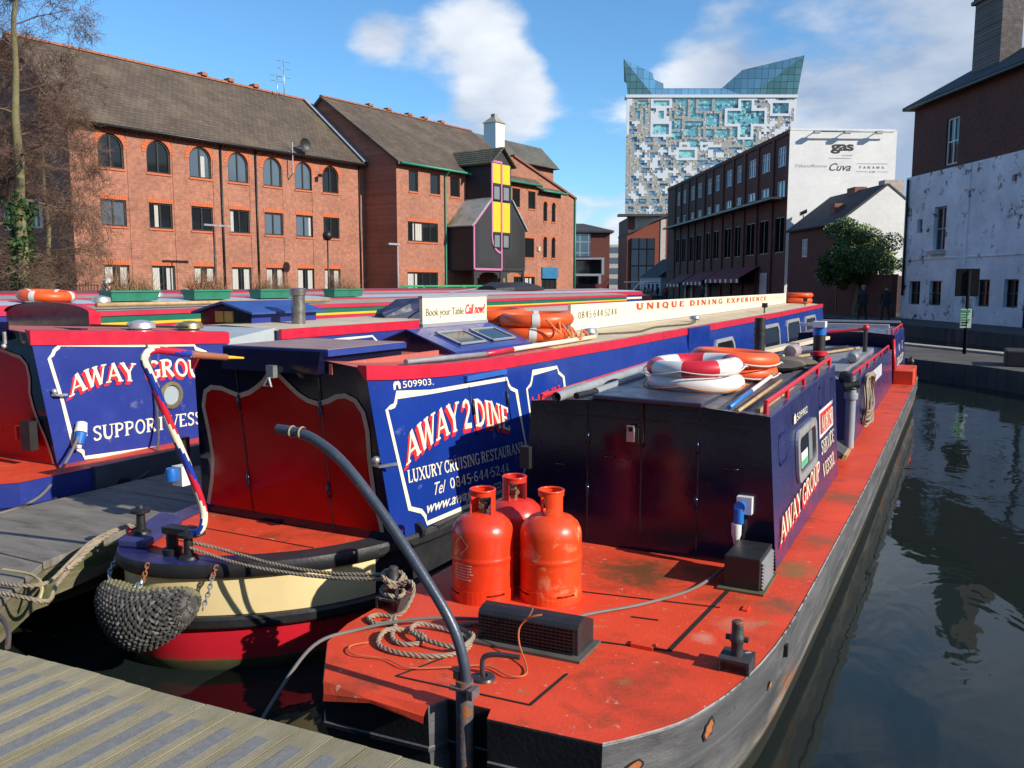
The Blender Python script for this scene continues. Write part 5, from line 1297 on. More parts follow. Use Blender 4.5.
m = MB(); m.tube([(-3.21, 4.25, .97), (-3.14, 4.22, .97), (-3.06, 4.3, .98)], .012, 6); m.ball((-3.19, 4.25, 1.0), .028); m.build('door_catch', MSTEEL, bulk)
# painted panel on the side
def fs(pr): return lambda y, z: (xw(z, y) + pr, y, z)
pan = [(4.46, 1.32), (4.48, 1.34), (4.50, 1.385), (4.9, 1.36), (5.5, 1.35), (6.03, 1.34), (6.045, 1.29), (6.08, 1.255), (6.17, 1.225), (6.22, .9), (6.28, .62), (6.20, .59), (6.16, .54), (6.15, .475), (5.5, .48), (4.70, .49), (4.69, .54), (4.65, .585), (4.52, .635), (4.44, 1.0), (4.375, 1.305), (4.42, 1.315)]
outline_strip(pan, .03, fs(.004), True).build('panel_border', MLINE, side)
pan2 = [(6.47, 1.29), (6.50, 1.345), (7.0, 1.35), (7.02, 1.30), (7.12, 1.25), (7.18, .6), (7.08, .55), (7.04, .48), (6.52, .48), (6.49, .56), (6.42, .6), (6.38, 1.0), (6.36, 1.22), (6.44, 1.25)]
outline_strip(pan2, .028, fs(.004), True).build('panel_border', MLINE, side)
def arch(y0, y1, zc, sag, h):
    def f(a, b, k, da, db):
        y = y0 + (y1 - y0) * a + da; u = 2 * a - 1; z = zc - sag * u * u + h * b * (1 + .12 * (1 - u * u)) + db
        return (xw(z, y) + .003 + k * .0016, y, z)
    return f
shadow_letters(None, side, 'AWAY 2 DINE', arch(4.54, 6.0, 1.045, .125, .185), bold=1.05, dx=(-.03, -.03))
def straight(y0, y1, z0, z1, h, pr=.003):
    def f(a, b, k, da=0, db=0):
        y = y0 + (y1 - y0) * a + da; z = z0 + (z1 - z0) * a + h * b + db; return (xw(z, y) + pr + k * .0012, y, z)
    return f
shadow_letters(None, side, 'LUXURY CRUISING RESTAURANT', straight(4.53, 6.2, .80, .715, .085), cols=(MLINE, None), bold=.95)
m = MB(); f = straight(5.03, 5.92, .655, .60, .075); letter(m, '0845·644·5244', lambda a, b, k: f(a, b, k), bold=.9)
f2 = straight(4.83, 4.98, .655, .65, .085); typed(m, 'Tel', f2, shear=.5)
f3 = straight(4.72, 5.95, .555, .50, .075); typed(m, 'www.away2dine.co.uk', f3, shear=.4, bold=.012)
m.build('lettering', MLINE, side, recalc=False)
m = MB(); f = straight(4.58, 4.95, 1.422, 1.405, .045); typed(m, '509903.', f); m.build('lettering', MLINE, side, recalc=False)
m = MB(); g_ = lambda y, z: (xw(z, y) + .005, y, z)
m.poly([g_(4.47, 1.42), g_(4.47, 1.455), g_(4.485, 1.472), g_(4.535, 1.472), g_(4.55, 1.455), g_(4.55, 1.42), g_(4.53, 1.42), g_(4.52, 1.45), g_(4.5, 1.45), g_(4.49, 1.42)]); m.build('emblem', MLINE, side, recalc=False)
shadow_letters(None, side, 'MENU', (lambda a, b, k, da, db: (xw(.96 + .2 * b, 6.6) + .003 + k * .0016, 6.42 + .60 * a + da, .95 + .05 * a + .19 * b + db)), cols=(MLRED, None))
m = MB(); m.tube([g_(4.56, .47), g_(4.60, .47)], .055, 14); m.build('port_ring', MBLK, side)
m = MB(); f = fs(.012)
m.box(xw(1.4, 5.6) - .03, xw(1.4, 5.6) + .035, 5.36, 5.98, 1.385, 1.425)
m.build('hatch_hood', paint('light blue hood', (0.03, 0.12, 0.45), .35), side)
m = MB()
for (a, b) in (((5.42, 1.35), (5.46, .98)), ((6.0, 1.35), (6.03, 1.0)), ((5.46, .98), (6.03, 1.0))):
    p, q = Vector(f(*a)), Vector(f(*b)); m.tube([p - Vector((.008, 0, 0)), q - Vector((.008, 0, 0))], .005, 4)
m.build('hatch_seam', paint('seam navy', (.006, .015, .09), .5), side)
m = MB()
for y in (5.445, 5.99): m.tube([f(y, 1.24), f(y, 1.13)], .013, 6)
m.build('hinge', MBLK, side)
# windows along the far part
for (y0, y1, z0, z1) in ((12.55, 13.8, .78, 1.27), (16.05, 17.7, .76, 1.33), (18.5, 20.2, .76, 1.34), (20.9, 22.6, .76, 1.34)):
    m = MB(); g_ = lambda y, z, p=.0: (xw(z, y) + p, y, z); r = .12
    P = [(y0 + r, z0), (y1 - r, z0), (y1, z0 + r), (y1, z1 - r), (y1 - r, z1), (y0 + r, z1), (y0, z1 - r), (y0, z0 + r)]
    cy, cz = (y0 + y1) / 2, (z0 + z1) / 2; Q = [(cy + (y - cy) * .88, cz + (z - cz) * .78) for y, z in P]
    for i in range(8):
        j = (i + 1) % 8; m.prism([g_(*P[i]), g_(*P[j]), g_(*Q[j]), g_(*Q[i])], (.022, 0, 0))
    wn = m.build('window', MALU, side)
    m = MB(); m.poly([g_(y, z, .008) for y, z in Q]); m.build('pane', MPANE, wn)
m = MB(); m.box(xw(1.4, 10.4) - .02, xw(1.4, 10.4) + .028, 11.2, 12.3, 1.22, 1.512); m.build('locker_plate', MBLUE, side)
# skylight ("pigeon box") on the roof
zk = lambda y: zr(y) + .04
m = MB(); prof = lambda y, z: [(-3.5, y, z), (-3.5, y, z + .03), (CX, y, z + .20), (-4.42, y, z + .03), (-4.42, y, z)]
m.loft([prof(5.72, 1.535), prof(7.1, 1.535)]); sk = m.build('skylight', MBLUE2, db)
m = MB(); m.poly([(-3.53, 5.715, 1.555), (CX, 5.715, 1.725), (-4.39, 5.715, 1.555)]); m.build('skylight_gable', MINKY, sk)  # near-black sheet puts the unlit end's shade into the colour
for (a, b) in ((5.95, 6.4), (6.5, 6.95)):
    m = MB(); n_ = Vector((.17, 0, .46)).normalized()
    P = lambda t, y, o: Vector((-3.5 + (CX + 3.5) * t, y, 1.535 + .03 + .17 * t)) + n_ * o
    for (t0, t1, y0, y1) in ((.2, .24, a, b), (.70, .74, a, b), (.2, .74, a, a + .025), (.2, .74, b - .025, b)): m.prism([P(t0, y0, .006), P(t1, y0, .006), P(t1, y1, .006), P(t0, y1, .006)], n_ * .012)
    wn = m.build('window', MGREY, sk); m = MB(); m.poly([P(.22, a, .010), P(.72, a, .010), P(.72, b, .010), P(.22, b, .010)]); m.build('pane', glass('skylight glass', (.03, .045, .055), .12, .5), wn)
# roof boards
bd = MB()
for y in (6.1, 6.95): bd.mat(1); bd.box(-4.02, -3.99, y, y + .05, 1.53, 1.76)
bd.mat(0); bd.box(-4.02, -3.99, 6.0, 7.1, 1.76, 1.985); bd.mat(1); bd.box(-4.025, -3.985, 5.99, 7.11, 1.985, 2.0); bd.box(-4.02, -3.982, 5.99, 7.11, 1.735, 1.765)
brd = bd.build('roof_sign_board', [MLINE, MGREY], db)
m = MB(); f = lambda a, b, k: (-3.986 + .001 * k, 6.05 + .62 * a, 1.83 + .065 * b); typed(m, 'Book your Table', f, spacing=.95); m.build('lettering', paint('olive lettering', (.25, .22, .12), .6), brd)
m = MB(); f = lambda a, b, k: (-3.986 + .001 * k, 6.70 + .36 * a, 1.83 + .085 * b); typed(m, 'Call now!', f, shear=.3, bold=.02); m.build('lettering', MLRED, brd)
bd = MB(); Yq = [9.1, 12, 16, 20, 23.0]; zb = lambda y: zr(y) + .045
for i in range(4):
    bd.loft([[(-4.03, y, zb(y)), (-3.99, y, zb(y)), (-3.99, y, 1.86), (-4.03, y, 1.86)] for y in (Yq[i], Yq[i + 1])], caps=(i == 0, i == 3))
bd.mat(1)
for i in range(4): bd.loft([[(-3.99, y, zb(y) - .01), (-3.975, y, zb(y) - .01), (-3.975, y, zb(y) + .025), (-3.99, y, zb(y) + .025)] for y in (Yq[i], Yq[i + 1])], caps=(False, False))
brd = bd.build('roof_sign_board', [MLINE, MGREY], db)
m = MB(); f = lambda a, b, k: (-3.986 + .0012 * k, 9.3 + 1.3 * a, 1.69 + .01 * a + .085 * b); letter(m, '0845 644 5244', f, bold=.7, squeeze=.8, track=.05); m.build('lettering', paint('dark lettering', (.12, .10, .10), .6), brd, recalc=False)
shadow_letters(None, brd, 'UNIQUE DINING EXPERIENCE', (lambda a, b, k, da, db: (-3.987 + .002 * k, 11.35 + 9.2 * a + da, 1.745 - .02 * a + .088 * b + db * .3)), cols=(MLRED, paint('gold shade', (.55, .42, .12), .5)), bold=1.2, track=.35, dx=(.04, -.02))
m = MB(); f = lambda a, b, k: (-3.986 + .001 * k, 21.2 + 1.4 * a, 1.755 + .05 * b); typed(m, 'Licensed', f); m.build('lettering', paint('gold lettering', (.5, .38, .15), .5), brd)
# mushroom vents, lamps, rope lines on the roof
for y, x in ((8.6, -3.55), (12.6, -3.5)):
    m = MB(); m.lathe([(.05, zr(y) + .02), (.05, zr(y) + .08), (.09, zr(y) + .09), (.07, zr(y) + .13), (0, zr(y) + .14)], (x, y, 0), 14); m.build('roof_vent', MSTEEL, db)
for y in (17.2, 22.2):
    m = MB(); m.box(-3.44, -3.35, y, y + .12, zr(y) + .13, zr(y) + .22); m.tube([(-3.4, y + .06, zr(y)), (-3.4, y + .06, zr(y) + .14)], .015, 5); m.build('tunnel_lamp', MBLK, db)
m = MB(); rope(m, [(-3.6, 9.0, zr(9) + .05), (-3.42, 9.8, zr(9.8) + .04), (-3.5, 10.8, zr(10.8) + .05), (-3.4, 12.0, zr(12) + .04), (-3.6, 13.2, zr(13) + .06)], .012); m.build('roof_line', MROPED, db)
m = MB(); m.tube([(-3.30, 4.75, zr(4.75) + .045), (-3.33, 5.9, zr(5.9) + .05)], .02, 8); m.mat(1); m.tube([(-3.33, 5.9, zr(5.9) + .05), (-3.345, 6.4, zr(6.4) + .055)], .022, 8); m.mat(2); m.tube([(-3.345, 6.4, zr(6.4) + .055), (-3.4, 8.4, zr(8.4) + .06)], .022, 8)
pl = m.build('boat_pole', [MPIPE, MBAND, MLINE]); pl['label'] = 'red and cream striped boat pole lying along the dining boat roof edge'; pl['category'] = 'boat pole'
# stern gear: rudder post, swan-neck tiller, studs
tl = MB(); tl.lathe([(.055, DZ), (.06, .50), (.035, .51), (.035, .60), (.05, .60), (.05, .635), (0, .64)], (-4.17, 3.50, 0), 14); tl.obox((-4.2, 3.45, .60), (.26, .03, 0), (-.01, .08, 0), (0, 0, .04)); tl.build('rudder_post', MBLK, db)
tp = smooth_path([(-3.99, 3.49, .62), (-3.93, 3.51, .645), (-3.925, 3.53, .76), (-3.94, 3.46, 1.0), (-3.95, 3.34, 1.3), (-3.95, 3.22, 1.6), (-3.95, 3.185, 1.69), (-3.95, 3.24, 1.735), (-3.95, 3.36, 1.722), (-3.95, 3.52, 1.69)], 5)
tm = MB(); P = resample(tp, .02); nn_ = 12; rings = []; prev = None
for i, p in enumerate(P):
    tan = (P[min(i + 1, len(P) - 1)] - P[max(i - 1, 0)]).normalized()
    x = (Vector((1, 0, 0)) - tan * tan.x).normalized(); y = tan.cross(x)
    rings.append([p + (x * math.cos(2 * math.pi * k / nn_) + y * math.sin(2 * math.pi * k / nn_)) * .023 for k in range(nn_)])
for i in range(len(rings) - 1):
    for k in range(nn_):
        tm.mat(int(((k / nn_ + i / 26.0) % 1) * 3)); j = (k + 1) % nn_
        tm.add([rings[i][k], rings[i][j], rings[i + 1][j], rings[i + 1][k]], [(0, 1, 2, 3)], True)
tm.build('tiller', [MLINE, MBAND, paint('tiller blue', (.015, .04, .3), .3)], db)
m = MB(); m.tube([(-3.95, 3.5, 1.693), (-3.95, 3.78, 1.655)], [.024, .02], 10); m.mat(1); m.tube([(-3.95, 3.78, 1.655), (-3.95, 3.92, 1.64)], [.012, .006], 8); m.build('tiller_handle', [paint('worn copper', (.30, .12, .06), .4), MYELLOW], db)
def stud(x, y, z, par):
    m = MB(); m.lathe([(.06, z), (.055, z + .015), (.03, z + .03), (.026, z + .12), (.035, z + .13), (.06, z + .135), (.062, z + .155), (.03, z + .165), (.02, z + .18), (0, z + .18)], (x, y, 0), 16); m.build('mooring_stud', MBLK, par)
stud(-4.02, 3.49, .463, db)
m = MB(); m.prism([(-4.90, 4.04, .464), (-4.64, 3.99, .464), (-4.38, 3.48, .464), (-4.585, 3.43, .464)], (0, 0, .05)); m.build('stern_seat', paint('worn blue seat', (0.04, .045, .16), .5, .25, 4), db, bevel=.012)
stud(-4.57, 3.60, .514, db)
m = MB(); m.ball((-4.66, 3.60, .52), (.04, .04, .028)); m.build('fuel_cap', MRED, db)
m = MB(); m.lathe([(.06, DZ), (.055, .62), (.0, .625)], (-3.02, 4.32, 0), 10); m.build('pump_cap', MBLK, db) if False else None
m = MB(); m.box(-4.86, -4.80, 4.14, 4.22, .86, 1.02); m.build('socket_box', MBLK, bulk)
m = MB(); m.box(-4.88, -4.78, 4.12, 4.2, .68, .82); m.mat(1); m.lathe([(0, 0), (.04, .0), (.045, .05), (.035, .09), (0, .09)], (-4.86, 4.10, .72), 10); m.build('power_socket', [MPLAS, MCONN], bulk)

# ================================================================== support boat (blue, left)
sb = thing('support_narrowboat', 'blue support narrowboat with red band and cream lined panel at the left', 'narrowboat', (-7.9, 12, WZ))
SX = -7.72; SZ = .55
def zs_(y): return 1.69 - .055 * (y - 4.45) if y < 6.6 else 1.56
def xs(z, s=1): return SX + s * (.95 - (z - SZ) / 1.14 * .09)
def yfs(z): return 4.42 + (1.69 - z) * .10
m = MB()
out = [(-6.46, 4.0), (-6.44, 5), (-6.44, 20), (-7.0, 23), (-7.6, 24.4), (-7.85, 24.4), (-8.5, 23), (-9.0, 20), (-9.0, 4.3), (-8.7, 3.6), (-7.8, 3.2), (-6.9, 3.45)]
m.loft([[(x, y, SZ - .01) for x, y in out], [(x, y, .42) for x, y in out], [(x, y, .40) for x, y in out], [(x, y, -.4) for x, y in out]], caps=(False, True))
m.build('hull', paint('dark navy hull', (0.022, 0.028, 0.07), .45, .3, 3), sb)
m = MB(); m.loft([[(x + .012 * (1 if x > -7.7 else -1), y - .012, z) for x, y in out] for z in (SZ, .36)], caps=(False, False)); m.build('hull_band', MBLUE2, sb); m = MB(); m.box(-6.452, -6.40, 4.62, 20, .37, SZ + .012); m.build('gunwale', paint('grey gunwale', (.075, .08, .095), .5, .3, 4), sb)
m = MB(); m.poly([(x, y, SZ) for x, y in out]); m.build('deck', MDECK, sb)
m = MB(); Y2 = [4.45, 5.2, 6.0, 6.58]
for i in range(3):
    y0, y1 = Y2[i], Y2[i + 1]; m.poly([(xs(SZ), yfs(SZ) if i == 0 else y0, SZ), (xs(SZ), y1, SZ), (xs(zs_(y1)), y1, zs_(y1)), (xs(zs_(y0)), yfs(zs_(y0)) if i == 0 else y0, zs_(y0))])
sside = m.build('cabin_side', MBLUE2, sb, recalc=False)
m = MB(); m.loft([[(SX + t * .86, y, zs_(y) + .05 * (1 - t * t)) for t in (-1, -.5, 0, .5, 1)] for y in (4.43, 5.2, 6.58)], closed=False); m.build('roof', MROOFR, sb)
m = MB(); m.loft([[(xs(zs_(y)) + .004, y, zs_(y) - .10), (xs(zs_(y)) + .022, y, zs_(y) - .10), (xs(zs_(y)) + .02, y, zs_(y) + .02), (xs(zs_(y)) - .05, y, zs_(y) + .03)] for y in (4.41, 5.5, 6.59)]); m.build('handrail', MBAND, sb)
m = MB(); m.poly([(xs(SZ, -1), yfs(SZ), SZ), (xs(SZ), yfs(SZ), SZ), (xs(1.69), 4.42, 1.69), (SX, 4.42, 1.74), (xs(1.69, -1), 4.42, 1.69)]); m.box(SX - .45, SX + .55, 4.36, 4.44, 1.62, 1.78); sbk = m.build('bulkhead', MINKY, sb)
cl_ = [(-8.40, .56), (-8.45, .8), (-8.41, 1.3), (-8.30, 1.45), (-8.0, 1.5), (-7.72, 1.60), (-7.55, 1.585), (-7.411, 1.561), (-7.266, 1.532), (-7.142, 1.503), (-7.036, 1.484), (-6.965, 1.421), (-6.955, 1.31), (-6.987, 1.173), (-6.973, 1.061), (-6.934, .929), (-6.875, .8), (-6.83, .65), (-6.815, .565)]
f = lambda d: (lambda x, z: (x, yfs(z) - d, z))
m = MB(); m.poly([f(.004)(x, z) for x, z in cl_]); m.build('door_panel', MREDP, sbk)
outline_strip(cl_, .03, f(.0065)).build('border_line', paint('beige edge line', (0.5, 0.42, 0.30), .45), sbk)
m = MB(); m.box(-7.05, -6.92, 4.40, 4.47, .69, .94); m.build('vent_plate', MBLK, sbk)
m = MB(); m.box(-7.19, -7.165, 4.44, 4.47, .76, .88); m.build('reflector', MRED, sbk)
m = MB(); m.box(-7.12, -7.10, 4.35, 4.37, 1.60, 1.70); m.ball((-7.11, 4.35, 1.58), .022); m.build('hasp', MALU, sbk)
g_ = lambda p: (lambda y, z: (xs(z) + p, y, z))
pn = [(4.62, 1.535), (4.66, 1.56), (4.68, 1.595), (5.4, 1.53), (6.12, 1.49), (6.14, 1.45), (6.25, 1.41), (6.25, .56), (6.15, .53), (6.11, .50), (4.79, .575), (4.78, .63), (4.70, .69), (4.64, 1.1), (4.565, 1.47), (4.60, 1.50)]
outline_strip(pn, .032, g_(.004), True).build('panel_border', MLINE, sside)
def sa(y0, y1, z0, z1, h):
    return lambda a, b, k, da, db: (xs(z0 + h * b) + .003 + k * .0016, y0 + (y1 - y0) * a + da, z0 + (z1 - z0) * a + h * b + db + .05 * math.sin(math.pi * a))
shadow_letters(None, sside, 'AWAY', sa(4.72, 5.40, 1.125, 1.19, .17), bold=1.05)
shadow_letters(None, sside, 'GROUP', sa(5.52, 6.34, 1.19, 1.09, .17), bold=1.05)
shadow_letters(None, sside, '· SUPPORT VESSEL ·', (lambda a, b, k, da, db: (xs(.75) + .003 + k * .0012, 4.80 + 1.62 * a, .71 - .03 * a + .13 * b)), cols=(MLINE, None), bold=.95)
m = MB(); c0 = g_(0)(5.77, 1.02); m.lathe([(.13, .0), (.135, .03), (.10, .035), (.095, .012)], c0, 22, axis='x'); ph = m.build('porthole', paint('brass rim', (.32, .27, .17), .4, .2, 5, metal=.6), sside)
m = MB(); m.disc((c0[0] + .012, c0[1], c0[2]), .096, 20, 'x'); m.build('pane', glass('porthole glass', (.35, .42, .45), .15, .5), ph)
m = MB(); m.tube([g_(.01)(4.55, 1.16), g_(.05)(4.56, 1.16), g_(.05)(4.66, 1.15)], .012, 6); m.ball(g_(.03)(4.56, 1.19), .024); m.build('door_catch', MALU, sside)
# well, front slope and long forward cabin
m = MB(); m.prism([(-6.95, 6.6, SZ), (-6.95, 6.6, 1.50), (-6.95, 7.4, 1.60), (-6.95, 7.4, SZ)], (-1.6, 0, 0)); m.build('well_cover', paint('pale blue canvas', (.38, .43, .46), .6, .12, 3), sb)
m = MB()
m.prism([(xs(SZ) - .02, 7.4, SZ), (SX - .93, 7.4, SZ), (SX - .86, 7.4, 1.56), (SX, 7.4, 1.61), (SX + .86, 7.4, 1.56)], (0, 12.6, 0)); m.build('cabin', MBLUE2, sb)
m = MB(); m.loft([[(SX + t * .86, y, 1.565 + .05 * (1 - t * t)) for t in (-1, -.5, 0, .5, 1)] for y in (7.38, 20.02)], closed=False); m.build('roof', paint('sandy roof paint', (.55, .46, .34), .6, .15, 2), sb)
m = MB(); m.box(SX + .84, SX + .885, 7.38, 20.02, 1.47, 1.585); m.build('handrail', MBAND, sb)
outline_strip([(7.6, 1.40), (9.1, 1.42), (9.2, 1.34), (9.3, 1.30)], .03, lambda y, z: (SX + .935 - (z - SZ) * .075, y, z)).build('panel_border', MLINE, sb)
m = MB(); m.box(SX + .875, SX + .895, 9.4, 14, 1.30, 1.345); m.build('coach_line', MYELLOW, sb)
m = MB(); m.lathe([(.10, 1.60), (.10, 1.64), (.14, 1.65), (.13, 1.70), (.05, 1.725), (0, 1.73)], (-7.15, 5.75, .02), 18); m.build('roof_vent', MALU, sb)
m = MB(); m.lathe([(.10, 1.60), (.10, 1.64), (.14, 1.65), (.13, 1.70), (.05, 1.725), (0, 1.73)], (-7.15, 6.35, -.01), 18); m.build('roof_vent', paint('brass vent', (.4, .33, .18), .35, .1, metal=.7), sb)
m = MB(); m.box(-7.5, -7.0, 5.0, 5.06, 1.68, 1.70); m.tube([(-7.3, 5.3, 1.71), (-7.0, 6.2, 1.66)], .012, 5); m.build('roof_strap', MBLK, sb)
# little house-shaped roof locker and stovepipe
m = MB(); pr_ = lambda y: [(-8.62, y, 1.58), (-7.75, y, 1.58), (-7.75, y, 1.745), (-8.18, y, 1.855), (-8.62, y, 1.745)]
lk2 = thing('roof_locker', 'little house shaped blue roof locker with yellow shutters', 'roof locker', (-8.1, 8.4, 1.6))
m.prism(pr_(7.85), (0, 1.2, 0)); m.build('body', MBLUE2, lk2)
m = MB(); m.poly([(x, 7.845, z) for x, _, z in pr_(0)]); fr_ = m.build('gable', MINKY, lk2)  # unlit end of the blue locker, its shade painted on
m = MB(); m.obox((-7.66, 7.77, 1.727), (-.53, 0, .135), (0, 1.36, 0), (0, 0, .025)); m.obox((-8.71, 7.77, 1.727), (.53, 0, .135), (0, 1.36, 0), (0, 0, .025)); m.build('roof', paint('locker roof blue', (.03, .07, .26), .5, .3, 3), lk2)
m = MB()
for x in (-8.34, -8.18): m.box(x, x + .14, 7.82, 7.845, 1.62, 1.76)
m.build('shutter', paint('gilded shutter', (.42, .26, .06), .45, .25, 12), lk2)
sp_ = MB(); sp_.lathe([(.085, 1.57), (.085, 1.96), (.10, 1.96), (.105, 2.04), (.085, 2.05), (.07, 2.04), (.07, 1.8)], (-7.35, 8.25, 0), 18); sp_.build('stovepipe', paint('stovepipe steel', (.36, .34, .31), .35, .3, 5, metal=.8), sb)
tp_ = MB(); rr = random.Random(4); ringsT = []
for k, s in enumerate((0.25, .8, 1, .9, .5, .2)):
    ringsT.append([(-7.5 + .42 * s * math.cos(a) * rr.uniform(.85, 1.15), 11.2 + (k - 2.5) * .42, 1.6 + max(0, .33 * s * math.sin(a) * rr.uniform(.7, 1.2))) for a in [math.pi * i / 8 for i in range(9)]])
tp_.loft([r + [(r[-1][0], r[-1][1], 1.595), (r[0][0], r[0][1], 1.595)] for r in ringsT], smooth=False)
tpo = tp_.build('tarpaulin', paint('navy tarpaulin', (.012, .018, .06), .55, .3, 5)); tpo['label'] = 'crumpled navy tarpaulin heaped on the support boat roof'; tpo['category'] = 'tarpaulin'
mo = MB(); mo.tube(smooth_path([(-6.9, 10.9, 1.6), (-6.85, 10.4, 1.75), (-6.8, 10.9, 1.95), (-6.9, 11.9, 2.02)], 6), .012, 5); mo.build('hose', MPIPE, sb)
# ================================================================== service boat (right)
vb = thing('service_narrowboat', 'navy service narrowboat with open red deck and long rusty black side at the right', 'narrowboat', (-1.65, 10, WZ))
RZ = .38
outR = [(-2.36, 2.74), (-1.84, 2.775), (-1.80, 2.86), (-1.60, 2.87), (-1.575, 2.795), (-1.10, 2.833), (-1.045, 2.895), (-.995, 2.96), (-.94, 3.035), (-.893, 3.11), (-.855, 3.19), (-.827, 3.275), (-.80, 3.36), (-.775, 3.45), (-.742, 3.61), (-.712, 3.805), (-.688, 4.03), (-.672, 4.3), (-.662, 4.65), (-.655, 5.05), (-.645, 5.75), (-.63, 6.8), (-.618, 8), (-.60, 17.4), (-.75, 18.6), (-1.3, 20.2), (-1.9, 20.2), (-2.5, 18.6), (-2.67, 17), (-2.68, 4.0), (-2.673, 3.3), (-2.62, 3.08)]
m = MB(); lev = [(RZ, 0), (.372, .003), (.20, -.004), (.195, .003), (.178, .003), (.172, -.006), (-.02, -.03), (-.06, -.045), (-.12, -.05), (-.5, -.12)]
cxr, cyr = -1.64, 11
def offR(p, o):
    x, y = p; s = 1 if x > cxr else -1
    return (x + (s * o if abs(x - cxr) > .45 else 0), y - (o if y < 3.3 else 0))
m.loft([[(*offR(p, o), z) for p in outR] for z, o in lev], caps=(False, True)); hullR = m.build('hull', [MHULLR, MBLK], vb)
for p_ in hullR.data.polygons:
    if p_.normal.y < -.85: p_.material_index = 1
m = MB(); m.poly([(x, y, RZ) for x, y in outR]); deckR = m.build('deck', MDECKR, vb)
# chipped pale edge and rust patches on the curved quarter
m = MB(); m.tube([(x, y, RZ - .001) for x, y in outR[5:25]], .005, 5); m.build('gunwale_edge', paint('chipped edge', (.30, .28, .27), .6, .4, 12, stains=[((.05, .05, .05), 8, .55, .05)]), hullR)
def hull_at(y, z):
    for (xa, ya), (xb, yb) in zip(outR[5:25], outR[6:26]):
        if ya <= y <= yb: x = xa + (xb - xa) * (y - ya) / (yb - ya); d = Vector((xb - xa, yb - ya, 0)).normalized(); break
    return Vector((x, y, z)), Vector((d.y, -d.x, 0))
rr = random.Random(17)
for (yc, zc, ry, rz_) in ((3.30, .285, .028, .034), (2.935, .255, .032, .022), (3.95, .22, .02, .012)):
    for mt_, k, o in ((MBLK, 1.35, .005), (paint('bare rust', (.42, .13, .035), .8, .4, 30), 1.0, .0065)):
        m = MB(); pts = []
        r2 = random.Random(int(yc * 100))
        for i in range(14):
            a = 2 * math.pi * i / 14; q = r2.uniform(.7, 1.15) * k; p, nv = hull_at(yc + ry * q * math.cos(a), zc + rz_ * q * math.sin(a) + ry * .5 * math.cos(a)); pts.append(p + nv * o)
        m.poly(pts); m.build('rust_patch', mt_, hullR, recalc=False)
# folded down deck lip at the stern
m = MB(); m.loft([[(-2.362, 2.742, RZ + .003), (-2.34, 2.715, RZ - .04), (-2.34, 2.71, RZ - .07)], [(-2.1, 2.756, RZ + .003), (-2.1, 2.73, RZ - .015), (-2.1, 2.73, RZ - .03)], [(-1.84, 2.774, RZ + .003), (-1.84, 2.74, RZ - .03), (-1.84, 2.735, RZ - .06)]], closed=False); m.build('deck_lip', MDECK, deckR)
m = MB()
for (a, b, w) in (((-1.50, 3.675), (-1.12, 3.74), .012), ((-1.835, 4.26), (-1.043, 4.39), .01), ((-1.12, 3.74), (-1.05, 4.9), .02), ((-2.11, 2.93), (-1.47, 2.97), .009), ((-1.47, 2.97), (-1.45, 3.3), .011), ((-2.11, 2.93), (-1.98, 3.3), .009), ((-1.42, 4.05), (-1.28, 4.07), .012)):
    a = Vector((*a, RZ + .0015)); b = Vector((*b, RZ + .0015)); d = (b - a).normalized(); nv = Vector((-d.y, d.x, 0)); m.obox(a - nv * w / 2, b - a, nv * w, (0, 0, .003))
m.build('deck_seam', paint('seam black', (.012, .010, .01), .8), deckR)
m = MB(); m.box(-1.30, -1.19, 3.70, 3.76, RZ + .002, RZ + .018); m.box(-.93, -.9, 4.4, 4.47, RZ + .002, RZ + .01); m.build('hatch_lug', MDECK, deckR)
m = MB(); m.tube(smooth_path([(-1.76, 3.09, RZ), (-1.765, 3.09, RZ + .06), (-1.755, 3.095, RZ + .10), (-1.70, 3.11, RZ + .115), (-1.60, 3.13, RZ + .115)], 5), .0115, 8); m.lathe([(.055, RZ + .002), (.05, RZ + .012), (.02, RZ + .016)], (-1.76, 3.09, 0), 16); m.build('deck_handle', paint('dark handle', (.035, .035, .04), .45, .3, 10), deckR)
# crowned grating vents (mesh cowls)
def cowl(x0, x1, y0, y1, h, name='cowl_vent', skew=0.0):
    t = MB(); n = 8; R_ = []
    for x in (x0, x1):
        prof = [(x, y0, RZ), (x, y0, RZ + h * .80)] + [(x, y0 + (y1 - y0) * (.5 - .5 * math.cos(R(a))) * .9, RZ + h * (.80 + .20 * math.sin(R(a)))) for a in (30, 60, 90)] + [(x, y1, RZ + h * .72), (x, y1, RZ)]
        R_.append([(px_, py_ + skew * (px_ - x0), pz) for px_, py_, pz in prof])
    t.loft(R_); v = t.build(name, paint('cowl black', (.022, .022, .025), .5, .3, 6), vb, bevel=.006)
    g = MB()
    nx = max(6, int((x1 - x0) / .022)); nz = max(5, int(h * .78 / .017))
    for i in range(nx): 
        x = x0 + .02 + (x1 - x0 - .04) * i / (nx - 1); g.box(x - .003, x + .003, y0 - .007 + skew * (x - x0), y0 - .001 + skew * (x - x0), RZ + .02, RZ + h * .80)
    for i in range(nz):
        z = RZ + .02 + (h * .78 - .02) * i / (nz - 1); g.obox((x0 + .01, y0 - .010, z), (x1 - x0 - .02, skew * (x1 - x0 - .02), 0), (0, .003, 0), (0, 0, .005))
    g.build('grille', MBLK, v)
    g = MB(); g.obox((x0 - .03, y0 - .05, RZ + .002), (x1 - x0 + .06, skew * (x1 - x0 + .06), 0), (0, y1 - y0 + .07, 0), (0, 0, .012)); g.build('flange', paint('flange grey', (.09, .085, .075), .7, .3, 6), v)
    return v
cowl(-1.98, -1.47, 3.43, 3.62, .175, skew=.06)
